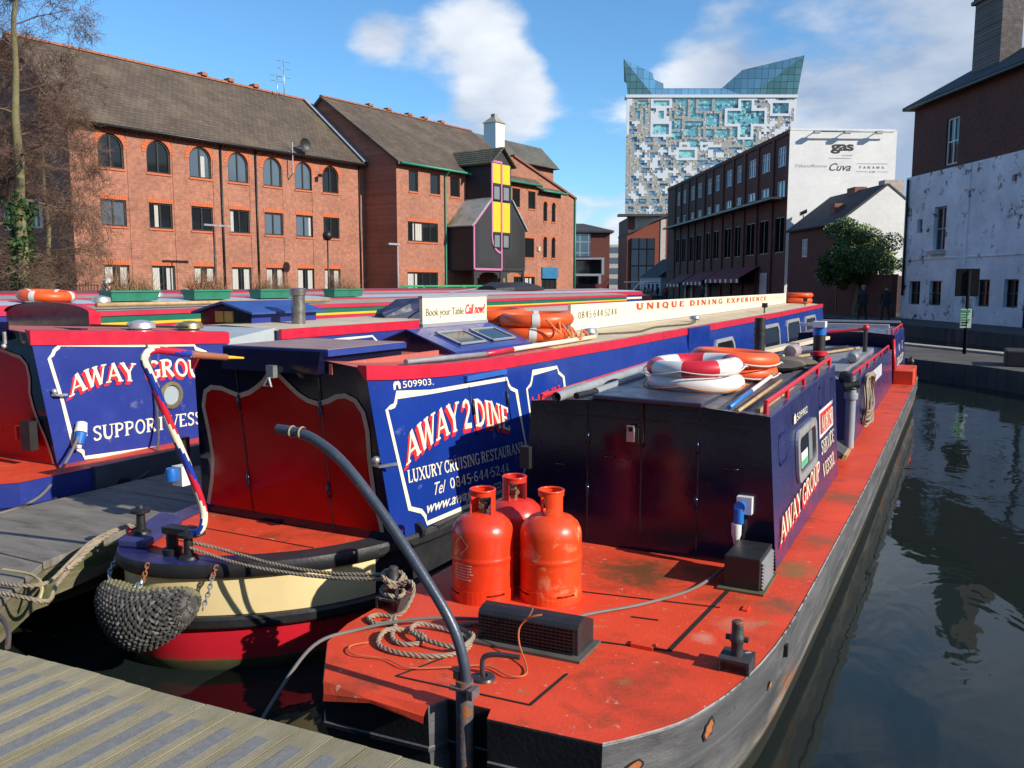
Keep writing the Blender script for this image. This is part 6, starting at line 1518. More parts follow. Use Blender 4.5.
# louvred box by the bulkhead
m = MB(); m.box(-1.10, -.90, 4.70, 5.04, RZ, RZ + .195); vv = m.build('louvre_vent', paint('vent black', (.02, .02, .022), .45, .3, 5), vb, bevel=.006)
m = MB()
for k in range(8): m.obox((-.899, 4.72, RZ + .025 + k * .02), (.016, 0, -.012), (0, .30, 0), (0, 0, .006))
m.build('louvre', paint('louvre grey', (.20, .20, .21), .5), vv)
m = MB(); m.box(-1.13, -.87, 4.66, 5.07, RZ + .002, RZ + .012); m.build('flange', paint('mossy flange', (.10, .10, .05), .8, .3, 6), vv)
# rudder tube tiller
tpts = [(-1.70, 2.83, .12), (-1.70, 2.83, .40), (-1.697, 2.83, .542), (-1.757, 2.83, .721), (-1.91, 2.83, .928), (-2.107, 2.83, 1.157), (-2.287, 2.83, 1.332), (-2.421, 2.83, 1.415), (-2.532, 2.83, 1.45), (-2.66, 2.83, 1.458)]
m = MB(); m.tube(smooth_path(tpts, 6), .0225, 12); tlr = m.build('tiller', paint('worn blue grey tube', (.06, .075, .105), .36, .2, 6, .08, 60, metal=.2, stains=[((.55, .55, .55), 20, .73, .02), ((.30, .10, .03), 12, .69, .03)]), vb)
m = MB(); m.tube([(-1.70, 2.83, .05), (-1.70, 2.83, .50)], .036, 12); m.box(-1.745, -1.72, 2.815, 2.845, .50, .535); m.tube([(-1.75, 2.80, .47), (-1.65, 2.80, .47)], .012, 6); m.box(-1.655, -1.63, 2.77, 2.83, .45, .49); m.build('tiller_socket', paint('rusty socket', (.10, .10, .11), .5, .4, 14, .2, 60, stains=[((.30, .10, .03), 16, .58, .06)]), vb)
m = MB(); m.tube([(-2.55, 2.83, 1.427), (-2.552, 2.83, 1.48)], .033, 10) if False else None
for x in (-2.52, -2.575):
    m.lathe([(.024, -.006), (.029, 0), (.024, .006)], (x, 2.83, 1.452), 14, axis='x')
m.build('tape_wrap', MROPE, tlr)
# mooring bollards
def bollard(x, y, name_cross=True):
    m = MB(); m.box(x - .07, x + .07, y - .07, y + .07, RZ + .05, RZ + .062); m.box(x - .07, x - .058, y - .07, y + .07, RZ, RZ + .05); m.box(x + .058, x + .07, y - .07, y + .07, RZ, RZ + .05)
    m.lathe([(.026, RZ + .062), (.027, RZ + .12), (.034, RZ + .13), (.034, RZ + .15), (.027, RZ + .16), (.027, RZ + .215), (.02, RZ + .222), (0, RZ + .222)], (x, y, 0), 14); m.tube([(x - .05, y, RZ + .14), (x + .05, y, RZ + .14)], .014, 8)
    m.build('bollard', paint('chipped bollard', (.045, .045, .048), .5, .4, 10, .2, 50, stains=[((.55, .53, .5), 14, .66, .03), ((.28, .10, .03), 9, .64, .04)]), vb)
bollard(-.80, 3.71); bollard(-2.60, 3.60)
m = MB()
for (y, z) in ((3.36, .28), (4.2, .26)): m.obox((-.79 if y < 4 else -.69, y + (.16 if y < 4 else 0), z), (.03, 0, 0), (0, .035, 0), (0, 0, .06))
m.build('hull_lug', MBLK, hullR)
# ---- cabins
def cab_x(z, zt=1.33, s=1): return -1.745 + s * (.855 - (z - RZ) / (zt - RZ) * .065)
ZT0, ZT1 = 1.315, 1.375
YA, YB = 5.13, 8.08
m = MB()
def sec(y, zt): return [(cab_x(RZ, zt, -1), y, RZ), (cab_x(RZ, zt), y, RZ), (cab_x(zt, zt), y, zt), (-1.745 + .4, y, zt + .03), (-1.745, y, zt + .04), (-1.745 - .4, y, zt + .03), (cab_x(zt, zt, -1), y, zt)]
m.loft([sec(YA, ZT0), sec(YB, ZT1)]); cabR = m.build('cabin', [MSERV], vb, bevel=.008)
m = MB(); fr = sec(YA - .004, ZT0); m.poly(fr); m.build('bulkhead', MINKY, cabR)
m = MB()
for x in (-2.12, -1.75, -1.38):
    m.box(x - .004, x + .004, YA - .008, YA - .0045, RZ + .06, ZT0 + .02)
m.box(-2.45, -1.03, YA - .0085, YA - .0045, 1.235, 1.243); m.build('door_seam', MBLK, cabR)
m = MB(); m.box(-1.86, -1.76, YA - .035, YA - .004, 1.09, 1.19); m.mat(1); m.box(-1.835, -1.785, YA - .05, YA - .035, 1.10, 1.165); m.tube([(-1.83, YA - .04, 1.165), (-1.83, YA - .045, 1.20), (-1.79, YA - .045, 1.20), (-1.79, YA - .04, 1.165)], .008, 6); m.mat(0); m.box(-1.755, -1.735, YA - .02, YA - .004, 1.06, 1.34); m.build('lock', [MBLK, MSTEEL], cabR)
m = MB(); m.obox((-2.08, YA - .03, ZT0 + .042), (.72, 0, -.012), (0, 1.1, .02), (0, 0, .03)); m.build('sliding_hatch', paint('dark hatch', (.035, .04, .07), .35, .3, 4), cabR, bevel=.008)
m = MB()
for x in (-2.35, -1.2, -2.0): m.tube([(x, YA - .012, .98 if x > -2.3 else .9), (x + .07, YA - .012, .98 if x > -2.3 else .9)], .007, 5)
for z in (.7, 1.05): m.tube([(-2.115, YA - .012, z), (-2.115, YA - .012, z + .09)], .011, 6); m.tube([(-1.385, YA - .012, z), (-1.385, YA - .012, z + .09)], .011, 6)
m.build('hinge', MINKY, cabR)
m = MB(); m.box(-2.6, -2.53, YA - .05, YA + .02, .85, 1.0); m.build('side_lamp', MBLK, cabR)
m = MB(); m.loft([[(cab_x(zt, zt, -1) + .03, y, zt + .004), (-2.1, y, zt + .034), (-1.745, y, zt + .044), (-1.39, y, zt + .034), (cab_x(zt, zt) - .03, y, zt + .004)] for y, zt in ((YA + .02, ZT0), (YB - .02, ZT1))], closed=False); m.build('roof', paint('scuffed grey blue roof', (.10, .10, .13), .5, .3, 2.5, .1, 40, stains=[((.22, .17, .13), 3, .58, .08)]), cabR)
fR = lambda p: (lambda y, z: (cab_x(z, 1.34) + p + .004, y, z))
# rounded aluminium window
m = MB(); P = []; y0, y1, z0, z1, r = 5.92, 6.78, .74, 1.10, .09
def rrect(y0, y1, z0, z1, r):
    o = []
    for (cy, cz, a0) in ((y1 - r, z1 - r, 0), (y0 + r, z1 - r, 90), (y0 + r, z0 + r, 180), (y1 - r, z0 + r, 270)):
        for k in range(5): o.append((cy + r * math.cos(R(a0 + k * 22.5)), cz + r * math.sin(R(a0 + k * 22.5))))
    return o
A = rrect(y0, y1, z0, z1, r); B = rrect(y0 + .07, y1 - .07, z0 + .055, z1 - .055, r * .7)
for i in range(20):
    j = (i + 1) % 20; m.prism([fR(0)(*A[i]), fR(0)(*A[j]), fR(0)(*B[j]), fR(0)(*B[i])], (.02, 0, 0))
wn = m.build('window', MALU, cabR); m = MB(); m.poly([fR(.008)(*p) for p in B]); m.mat(1); m.poly([fR(.0105)(*p) for p in ((6.08, .82), (6.36, .82), (6.36, .93), (6.08, .93))]); m.mat(2); m.poly([fR(.0125)(*p) for p in ((6.1, .825), (6.34, .825), (6.34, .87), (6.1, .87))]); m.mat(3); m.poly([fR(.0105)(*p) for p in ((6.42, .81), (6.58, .81), (6.58, 1.03), (6.42, 1.03))]); m.build('pane', [MPANE, MPLAS, paint('green sticker', (.08, .45, .2), .5), paint('dusty pane', (.2, .22, .23), .4)], wn, recalc=False)
for (y0, y1, z0, z1) in ((5.35, 5.62, .98, 1.16), (7.05, 7.25, 1.12, 1.28), (7.75, 7.95, 1.05, 1.28)):
    outline_strip(rrect(y0, y1, z0, z1, .05)[3:] if y1 < 7.6 else rrect(y0, y1, z0, z1, .05), .02, fR(.006), y1 > 7.6).build('trim_mould', MNAVY, cabR)
def rt(y0, y1, z0, z1, h): return lambda a, b, k, da=0, db=0: (cab_x(z0, 1.34) + .007 + k * .0014 - (b * h) * .065, y0 + (y1 - y0) * a + da, z0 + (z1 - z0) * a + h * b + db)
shadow_letters(None, cabR, 'AWAY GROUP', rt(5.28, 6.92, .51, .59, .145), dx=(-.025, -.028), squeeze=.62)
m = MB(); m.poly([fR(.004)(*p) for p in ((7.0, .88), (7.80, .88), (7.80, 1.10), (7.0, 1.10))]); m.mat(1); m.poly([fR(.006)(*p) for p in ((7.05, .905), (7.75, .905), (7.75, 1.075), (7.05, 1.075))]); m.build('name_plate', [MPLAS, MLRED], cabR, recalc=False)
m = MB(); f = rt(7.09, 7.71, .925, .925, .125); letter(m, 'MARINE', lambda a, b, k: (f(a, b, k)[0] + .007, *f(a, b, k)[1:])); 
f = rt(7.08, 7.80, .735, .735, .115); letter(m, 'SERVICE', lambda a, b, k: f(a, b, k)); f = rt(7.14, 7.80, .54, .54, .115); letter(m, 'VESSEL', lambda a, b, k: f(a, b, k)); m.build('lettering', MLINE, cabR, recalc=False)
m = MB(); f = rt(6.0, 6.45, 1.17, 1.17, .05); typed(m, '509902', f); m.poly([fR(.006)(*p) for p in ((5.86, 1.165), (5.95, 1.165), (5.95, 1.21), (5.905, 1.235), (5.86, 1.21))]); m.build('lettering', MLINE, cabR, recalc=False)
# socket, connector on the bulkhead
m = MB(); m.box(-1.125, -1.035, YA - .055, YA - .004, .72, .825); m.mat(1); m.lathe([(0, -.06), (.034, -.06), (.034, 0)], (-1.10, YA - .03, .77), 14, axis='y'); m.lathe([(.028, .665), (.032, .67), (.030, .76), (.0, .76)], (-1.105, YA - .075, 0), 12); m.mat(0); m.lathe([(.012, .53), (.022, .575), (.03, .60), (.031, .668), (0, .67)], (-1.115, YA - .08, 0), 12); m.build('power_socket', [MPLAS, MCONN], cabR)
# handrails
def rail(x, ys, z0, z1, par=vb):
    m = MB(); n = len(ys); pts = [(x, ys[0], z0 + .0)] + [(x, y, z0 + (z1 - z0) * i / (n - 1) + .07) for i, y in enumerate(ys)] + [(x, ys[-1], z1)]
    m.tube(pts, .016, 8)
    for i, y in enumerate(ys): m.tube([(x, y, z0 + (z1 - z0) * i / (n - 1) - .02), (x, y, z0 + (z1 - z0) * i / (n - 1) + .07)], .015, 6)
    m.build('handrail', MREDR, par)
rail(-.995, [5.2, 5.9, 6.6, 7.3, 8.0], ZT0 + .005, ZT1)
rail(-2.49, [5.2, 6.2, 7.2, 8.0], ZT0 - .045, ZT1 - .05)
m = MB(); m.box(-1.06, -1.03, 5.2, 8.0, ZT0 + .005, ZT0 + .035); m.build('roof_batten', MWOODP, vb)
# well between the cabins
m = MB(); m.box(-2.52, -.97, YB + .02, 9.9, RZ + .003, RZ + .006); m.build('well_shade_plate', MBLK, vb)  # black plate over the red deck paints in the shade of the well
m = MB(); m.tube([(-.95, 9.5, RZ), (-.95, 9.5, 1.0)], .05, 12); m.lathe([(.066, .90), (.07, .95), (.066, .97)], (-.95, 9.5, 0), 14); m.mat(1); m.tube([(-.95, 9.5, 1.0), (-.96, 9.52, 1.10), (-1.04, 9.6, 1.12)], .07, 10); m.tube([(-1.02, 9.45, 1.03), (-.88, 9.5, 1.06)], .045, 8); m.mat(0); m.build('exhaust_pipe', [paint('pale grey pipe', (.30, .35, .38), .45, .15, 4), MBLK], vb)
m = MB(); m.obox((-1.22, 8.3, .68), (.32, .1, -.22), (0, .35, .0), (.02, 0, .05)); m.mat(1); m.obox((-.90, 8.39, .455), (.03, .01, -.01), (0, .36, 0), (.02, 0, .055)); m.build('tilted_hatch', [paint('dark hatch plate', (.06, .065, .075), .5, .3, 5), MWOODP], vb)
m = MB()
for y, zt, y2, zt2 in ((9.9, 1.04, 15.7, 1.0),):
    s2 = lambda y, zt: [(-2.55, y, RZ), (-.93, y, RZ), (-.965, y, zt), (-1.3, y, zt + .04), (-2.2, y, zt + .04), (-2.52, y, zt)]
    m.loft([s2(y, zt), s2(y2, zt2)])
cab2 = m.build('cabin', MSERV, vb, bevel=.008)
m = MB(); m.poly([(-.962 + .002 + .0, 10.9, .96), (-.945, 10.9, .62), (-.945, 13.6, .62), (-.962 + .002, 13.6, .94)]); m.build('pale_panel', paint('pale panel', (.5, .52, .55), .5), cab2)
m = MB(); m.box(-2.2, -1.15, 10.4, 14.5, 1.03, 1.10); m.build('cargo_cover', paint('grey cover', (.22, .22, .24), .6, .25, 3), vb)
rail(-1.0, [9.95, 10.9, 11.8, 12.9, 14.0, 15.4], 1.05, 1.01)
m = MB(); s3 = lambda y, zt: [(-2.6, y, RZ), (-.90, y, RZ), (-.955, y, zt), (-1.4, y, zt + .04), (-2.1, y, zt + .04), (-2.55, y, zt)]
m.loft([s3(16.1, 1.22), s3(19.0, 1.22)]); cab3 = m.build('cabin', MNAVY, vb, bevel=.01)
m = MB(); m.poly([(x, y - .006, z) for x, y, z in s3(16.1, 1.22)]); m.build('bulkhead', MINKY, cab3)
m = MB(); m.box(-2.55, -1.05, 16.1, 16.22, 1.345, 1.40); m.box(-2.52, -1.02, 18.8, 18.86, 1.32, 1.36)
for x in (-2.5, -1.1): m.box(x, x + .05, 16.11, 16.15, 1.22, 1.32)
m.build('roof_rack', paint('pale rack', (.55, .54, .5), .5), vb)
m = MB(); m.tube([(-.965, 16.08, 1.15), (-.915, 16.06, .45)], .025, 6); m.build('grab_rail', MREDR, vb); rail(-1.0, [16.2, 17.5, 18.9], 1.225, 1.225)
m = MB(); letter(m, 'AWAY', lambda a, b, k: (-.92 - (.75 + .12 * b - .38) * .065 + .008 + .001 * k, 16.5 + 1.9 * a, .86 + .14 * b)); letter(m, 'GROUP', lambda a, b, k: (-.92 - (.6 + .12 * b - .38) * .065 + .02 + .001 * k, 16.5 + 1.9 * a, .64 + .14 * b)); m.build('lettering', MLINE, cab3, recalc=False)
m = MB(); m.box(-.94, -.62, 16.0, 17.2, RZ, .62); m.build('locker', MDECK, vb, bevel=.015)
m = MB(); m.lathe([(.05, RZ), (.045, .6), (.06, .62), (.03, .70), (0, .72)], (-.75, 18.0, 0), 10); m.build('bollard', MBLK, vb)
# clutter fixed on roofs
m = MB(); m.lathe([(.05, ZT1 - .02), (.05, 1.62), (.056, 1.62), (.056, 1.64), (.05, 1.64), (.05, 1.68), (.056, 1.68), (.056, 1.70), (.05, 1.70), (.05, 1.79), (.03, 1.79), (.03, 1.7)], (-1.61, 8.0, 0), 14); m.build('stovepipe', MBLK, vb)
# ================================================================== pontoons
MDECKW = paint('weathered decking', (0.27, 0.24, 0.16), .85, .2, 3.0, .3, 70, aniso=(5, 1.2, 1), stains=[((0.20, 0.18, 0.10), 1.6, .58, .12)])
MGRIP = paint('blue grey grip strip', (0.20, 0.198, 0.19), .9, .2, 30, .3, 200)
MOLDW = paint('grey timber', (0.20, 0.18, 0.155), .85, .3, 2.2, .3, 40, aniso=(1, 5, 1), stains=[((0.10, 0.09, 0.07), 2, .58, .1)])
MOLDE = paint('timber edge', (0.20, 0.16, 0.10), .85, .35, 3, .4, 40, aniso=(1, 1, 8), stains=[((0.08, 0.09, 0.03), 3, .5, .1)])
pt = thing('grooved_jetty', 'grooved timber jetty with blue grey grip strips in the near left corner', 'jetty', (-4, 1.6, 0))
PZ = .40; yE = lambda x: 2.395 + .052 * (x + 1.52)
m = MB(); g = MB(); x = -6.2; k = 0; rr = random.Random(2)
while x < -.6:                                # boards 0.145 wide running away from us, seven grooves each
    w = .1555; x1 = x + w - .006; dz = rr.uniform(-.002, .002); nG = 13; pts = []
    for i in range(nG):
        a = x + (w - .006) * i / nG; b = x + (w - .006) * (i + 1) / nG; q = (b - a) * .30
        grip = 4 <= i <= 9
        pts += [(a, PZ + dz), (b - q, PZ + dz), (b - q * .7, PZ + dz - (.011 if not grip else .0004)), (b - q * .1, PZ + dz - (.011 if not grip else .0004))]
    pts.append((x1, PZ + dz))
    ye = yE(x) + rr.uniform(-.0015, .0015) + .006 * math.sin(x * 5)
    prof = pts + [(x1, PZ - .035), (x, PZ - .035)]
    m.loft([[(a, -1.2, z) for a, z in prof], [(a, ye + .052 * (a - x), z) for a, z in prof]])
    a = x + (w - .006) * 4 / 13; b = x + (w - .006) * 10 / 13
    g.box(a, b - .002, -1.2, ye - .115, PZ + dz - .001, PZ + dz + .0025)
    x += w; k += 1
m.build('board', MDECKW, pt); g.build('grip_strip', MGRIP, pt)
m = MB(); m.box(-6.2, -.6, -1.2, 2.16, .20, .36); m.box(-6.2, -.6, 2.05, 2.12, -.2, .36)
for px_ in (-5.6, -3.4, -1.0): m.tube([(px_, 1.9, -1.5), (px_, 1.9, .2)], .1, 10)
m.build('frame', MBLK, pt)
fp = thing('finger_pontoon', 'plain grey timber pontoon running between the blue support boat and the striped tiller', 'pontoon', (-5.6, 8, 0))
m = MB(); outl = [(-6.28, 2.45), (-4.42, 2.45), (-4.93, 3.13), (-5.06, 3.9), (-5.14, 15), (-6.28, 15)]
m.prism([(-6.28, 2.42, PZ - .05), (-4.36, 2.42, PZ - .05), (-4.90, 3.14, PZ - .05), (-6.28, 3.14, PZ - .05)], (0, 0, .045)); m.prism([(-6.28, 3.15, PZ - .05), (-4.905, 3.15, PZ - .05), (-5.05, 3.82, PZ - .05), (-5.10, 4.6, PZ - .05), (-6.28, 4.6, PZ - .05)], (0, 0, .05))
for k in range(7): m.box(-6.28, -5.10, 4.61 + k * 1.49, 4.61 + (k + 1) * 1.49 - .012, PZ - .05, PZ)
m.build('deck_board', MOLDW, fp, bevel=.006)
m = MB()
def beam(a, b, z0, z1, t=.06):
    a = Vector((*a, z0)); b = Vector((*b, z0)); d = (b - a).normalized(); nv = Vector((-d.y, d.x, 0)); m.obox(a, b - a, nv * t, (0, 0, z1 - z0))
beam((-4.36, 2.43), (-4.89, 3.15), .17, PZ - .052); beam((-4.89, 3.15), (-5.03, 3.83), .17, PZ - .052); beam((-5.04, 3.83), (-5.085, 6.5), .17, PZ - .052)
m.box(-6.28, -5.2, 3.0, 15, .0, .3); m.build('edge_beam', MOLDE, fp)
# ================================================================== gas bottles
MGAS = paint('orange gas bottle paint', (0.74, 0.045, 0.012), .33, .1, 5, .03, 40, stains=[((0.75, .22, .12), 12, .72, .04), ((.35, .03, .01), 6, .72, .04)], coat=.2)
MGASO = paint('scuffed orange gas bottle paint', (0.76, 0.065, 0.012), .38, .14, 5, .05, 40, stains=[((0.78, .30, .16), 7, .62, .06), ((.35, .05, .01), 9, .70, .04)], coat=.1)
MGASR = paint('red gas bottle paint', (0.66, 0.035, 0.02), .33, .1, 5, .03, 40, coat=.2)
MVALVE = paint('brass valve', (.25, .2, .13), .4, .3, 20, metal=.7)
def bottle(x, y, label, mat, face, h=.60):
    t = thing('gas_bottle', label, 'gas bottle', (x, y, RZ), 'gas bottles on the red deck')
    z = RZ; r = .170
    m = MB(); m.lathe([(.10, z + .05), (r - .012, z + .045), (r, z + .065), (r, z + .07), (r, z + .21), (r, z + .222), (r + .002, z + .226), (r + .0035, z + .232), (r + .0035, z + .240), (r + .002, z + .246), (r, z + .25), (r, z + .262), (r, z + .36), (r - .001, z + .37), (r - .006, z + .395), (r - .022, z + .425), (r - .052, z + .452), (r - .10, z + .470), (.0, z + .474)], (x, y, 0), 40); m.build('body', mat, t)
    m = MB(); n = 40                       # foot ring with slots
    for i in range(n):
        a0, a1 = 2 * math.pi * i / n, 2 * math.pi * (i + 1) / n
        slot = i % 10 in (4, 5, 6, 7)
        for (z0, z1) in ([(0, .072)] if not slot else [(0, .045), (.058, .072)]):
            P = [(x + rr_ * math.cos(a), y + rr_ * math.sin(a), z + zz_) for zz_ in (z0, z1) for rr_ in (r + .004, r - .004) for a in (a0, a1)]
            m.add(P, [(0, 1, 5, 4), (2, 3, 7, 6), (0, 1, 3, 2), (4, 5, 7, 6)], False)
    m.build('foot_ring', mat, t, recalc=False)
    m = MB(); n = 36; rc = .071              # collar with hand openings
    f0 = R(face)
    for i in range(n):
        a0, a1 = 2 * math.pi * i / n, 2 * math.pi * (i + 1) / n; d = abs((((a0 + a1) / 2 - f0 + math.pi) % (2 * math.pi)) - math.pi); d2 = abs(math.pi - d)
        op = d < R(52) or d2 < R(38)
        zz0 = .465
        for (z0, z1) in ([(zz0, h)] if not op else [(h - .028, h)]):
            P = [(x + rr_ * math.cos(a), y + rr_ * math.sin(a), z + zz_) for zz_ in (z0, z1) for rr_ in (rc, rc - .006) for a in (a0, a1)]
            m.add(P, [(0, 1, 5, 4), (2, 3, 7, 6), (0, 1, 3, 2), (4, 5, 7, 6)] + ([(1, 3, 7, 5), (0, 2, 6, 4)]), False)
    m.tube([(x + (rc - .003) * math.cos(2 * math.pi * i / 36), y + (rc - .003) * math.sin(2 * math.pi * i / 36), z + h) for i in range(36)], .007, 6, closed=True)
    m.build('collar', mat, t, recalc=False)
    m = MB(); m.lathe([(.02, z + .472), (.018, z + .50), (.024, z + .505), (.024, z + .525), (.014, z + .53), (.014, z + .55), (0, z + .552)], (x, y, 0), 12); m.tube([(x, y, z + .515), (x + .045 * math.cos(f0), y + .045 * math.sin(f0), z + .515)], .014, 8); m.build('valve', MVALVE, t)
    return t
g1 = bottle(-2.26, 3.97, 'orange gas bottle with a white diamond label, nearest the curved tiller', MGAS, -75)
bottle(-1.92, 4.13, 'scuffed orange gas bottle without label, nearest the blue power socket', MGASO, -140)
bottle(-2.25, 4.33, 'red gas bottle standing behind the other two gas bottles', MGASR, -40)
m = MB()
def onb(a, zz_): t_ = R(a); return (-2.26 + .1712 * math.cos(t_), 3.97 + .1712 * math.sin(t_), RZ + zz_)
ca_ = -92 - 12
for (a0, z0), (a1, z1) in (((-16, .325), (0, .375)), ((0, .375), (16, .325)), ((16, .325), (0, .275)), ((0, .275), (-16, .325))):
    for i in range(4):
        s0, s1 = i / 4, (i + 1) / 4; A0 = (ca_ + a0 + (a1 - a0) * s0, z0 + (z1 - z0) * s0); A1 = (ca_ + a0 + (a1 - a0) * s1, z0 + (z1 - z0) * s1)
        m.poly([onb(A0[0], A0[1] - .003), onb(A1[0], A1[1] - .003), onb(A1[0], A1[1] + .003), onb(A0[0], A0[1] + .003)])
rr = random.Random(8)
for k in range(6):
    z0 = .215 - k * .016; a = ca_ - 16 + rr.uniform(0, 3)
    while a < ca_ + 22 - 5 * (k > 3):
        w_ = rr.uniform(1.5, 6); m.poly([onb(a, z0), onb(a + w_, z0), onb(a + w_, z0 + .006), onb(a, z0 + .006)]); a += w_ + 1.2
m.build('printed_label', paint('faded white print', (.72, .55, .48), .5), g1, recalc=False)
# ================================================================== lifebuoys
def buoy(c, Ro, r, label, mats, group, tilt=(0, 0), bands=None, rope_m=None, quarter=False, seg=48):
    t = thing('lifebuoy', label, 'lifebuoy', c, group)
    T = Matrix.Translation(c) @ Matrix.Rotation(R(tilt[0]), 4, 'X') @ Matrix.Rotation(R(tilt[1]), 4, 'Y')
    m = MB(lambda p: T @ Vector(p)); nt_ = 14; rings = []
    for i in range(seg):
        a = 2 * math.pi * i / seg
        rings.append([((Ro - r + r * math.cos(b)) * math.cos(a), (Ro - r + r * math.cos(b)) * math.sin(a), r * .92 * math.sin(b)) for b in [2 * math.pi * k / nt_ for k in range(nt_)]])
    for i in range(seg):
        j = (i + 1) % seg
        m.mat(1 if (quarter and (i // (seg // 8)) % 2 == 0) else 0)
        for k in range(nt_): l = (k + 1) % nt_; m.add([rings[i][k], rings[j][k], rings[j][l], rings[i][l]], [(0, 1, 2, 3)], True)
    m.build('ring', mats, t)
    if bands:
        m = MB(lambda p: T @ Vector(p))
        for a0 in (20, 110, 200, 290):
            rg = [[((Ro - r + (r + .004) * math.cos(b)) * math.cos(R(a)), (Ro - r + (r + .004) * math.cos(b)) * math.sin(R(a)), (r + .004) * .94 * math.sin(b)) for b in [2 * math.pi * k / nt_ for k in range(nt_)]] for a in (a0, a0 + 4, a0 + 8, a0 + 12)]
            m.loft(rg, caps=(False, False), smooth=True)
        m.build('reflective_band', bands, t)
    if rope_m:
        m = MB(lambda p: T @ Vector(p)); pts = []
        for k in range(32):
            a = 2 * math.pi * k / 32; s = (k % 8) / 8; pts.append(((Ro + .015 + .012 * math.sin(math.pi * s)) * math.cos(a), (Ro + .015 + .012 * math.sin(math.pi * s)) * math.sin(a), -.03 * math.sin(math.pi * s)))
        m.tube(pts, .005, 5, closed=True); m.build('grab_line', rope_m, t)
    return t
MWB = paint('white lifebuoy', (0.74, .72, .68), .4, .12, 5, stains=[((.5, .42, .35), 6, .66, .06)]); MRB = paint('red lifebuoy segment', (.62, .02, .04), .4, .1)
MOR = paint('orange grab line', (.7, .22, .04), .7)
MREF = paint('silver tape', (.62, .63, .62), .35, .1)
gW = 'red and white lifebuoys on the service boat'; gO = 'orange lifebuoys on the service boat'; gD = 'orange lifebuoys on the dining boat roof'
buoy((-1.60, 5.82, 1.425), .335, .066, 'plain white lifebuoy with orange cord, under the red and white one', [MWB], gW, rope_m=MOR)
buoy((-1.61, 5.83, 1.535), .335, .066, 'red and white quartered lifebuoy, top of the pair on the service boat', [MWB, MRB], gW, (2, -2), rope_m=MWB, quarter=True)
buoy((-1.50, 6.62, 1.43), .31, .062, 'orange lifebuoy under another, beside the red and white pair', [MORANGE], gO, rope_m=MPLAS)
buoy((-1.51, 6.60, 1.535), .335, .066, 'orange lifebuoy lying on top, beside the red and white pair', [MORANGE], gO, (-2, 3), rope_m=MPLAS)
# dining boat roof stack
zz0 = zr(8.4) + .125
buoy((-3.80, 7.72, zz0), .36, .07, 'orange lifebuoy lowest of the big pair next to the cream telephone board', [MORANGE], gD, (0, 2), MREF)
buoy((-3.79, 7.77, zz0 + .135), .38, .075, 'orange lifebuoy highest of the big pair next to the cream telephone board', [MORANGE], gD, (2, -1), MREF)
buoy((-4.35, 7.95, zz0 + .02), .36, .07, 'orange lifebuoy half hidden behind the booking sign, lower one', [MORANGE], gD, (0, 0), MREF)
buoy((-4.36, 7.9, zz0 + .17), .36, .07, 'orange lifebuoy half hidden behind the booking sign, upper one', [MORANGE], gD, (3, 0), None)
m = MB(); rope(m, [(-3.50, 7.4, zz0 + .15), (-3.40, 7.5, zz0 + .02), (-3.46, 7.62, zz0 + .12), (-3.38, 7.75, zz0 - .04), (-3.44, 7.85, zz0 + .06), (-3.36, 7.9, zz0 - .06), (-3.42, 8.1, zz0 + .02), (-3.40, 8.25, zz0 - .07), (-3.5, 8.45, zz0 - .07)], .013); o = m.build('tangled_cord', paint('orange cord', (.65, .2, .06), .8)); o['label'] = 'tangled orange cord spilling from the lifebuoys on the dining boat'; o['category'] = 'cord'
for k, (x, y, z, lab) in enumerate(((-3.75, 23.4, zr(23.4) + .12, 'orange lifebuoy at the far end of the dining boat roof, lower'), (-3.75, 23.5, zr(23.4) + .26, 'orange lifebuoy at the far end of the dining boat roof, upper'))): buoy((x, y, z), .36, .07, lab, [MORANGE], gD)
# ================================================================== loose gear on the service boat roof
def solo(mb, name, mats, label, cat, group=None, **kw):
    o = mb.build(name, mats, **kw); o['label'] = label; o['category'] = cat
    if group: o['group'] = group
    return o
m = MB(); m.tube([(-2.30, 5.02, ZT0 + .05), (-2.24, 6.9, ZT1 + .055)], .034, 12, caps=False); m.tube([(-2.30, 5.02, ZT0 + .05), (-2.24, 6.9, ZT1 + .055)], .028, 12, caps=False); solo(m, 'grey_pipe', MPIPE, 'grey open ended pipe lying nearest the red rail on the navy roof', 'pipe')
m = MB(); m.tube([(-2.12, 5.25, ZT0 + .07), (-2.06, 7.0, ZT1 + .07)], .027, 12); m.mat(1); m.tube([(-2.15, 5.0, ZT0 + .07), (-2.12, 5.25, ZT0 + .07)], .022, 10); solo(m, 'grey_pipe', [MPIPE, MBLK], 'dark tipped grey pipe beside the white lifebuoy', 'pipe')
m = MB(); rope(m, [(-2.38, 5.2, ZT0 + .04), (-2.36, 5.35, ZT0 + .07), (-2.3, 5.5, ZT0 + .09), (-2.38, 5.7, ZT0 + .06), (-2.3, 5.9, ZT0 + .08), (-2.4, 6.1, ZT0 + .06)], .012); solo(m, 'old_rope', MROPE, 'short old rope draped on the grey pipes', 'rope')
m = MB(); m.tube([(-1.17, 5.0, ZT0 + .06), (-1.19, 5.7, ZT0 + .08)], .015, 8); m.mat(1); m.tube([(-1.19, 5.7, ZT0 + .08), (-1.215, 6.5, ZT0 + .10)], .015, 8); m.mat(2); m.tube([(-1.215, 6.5, ZT0 + .10), (-1.22, 6.62, ZT0 + .104)], .022, 8); solo(m, 'mop_handle', [paint('bright blue handle', (.02, .2, .55), .4), MPLAS, MGREENP], 'blue and white mop handle with green tip on the navy roof', 'mop')
m = MB(); m.tube([(-1.12, 5.0, ZT0 + .04), (-1.16, 6.6, ZT0 + .06)], .012, 8); solo(m, 'wooden_pole', MWOODP, 'thin wooden pole under the blue mop handle', 'pole')
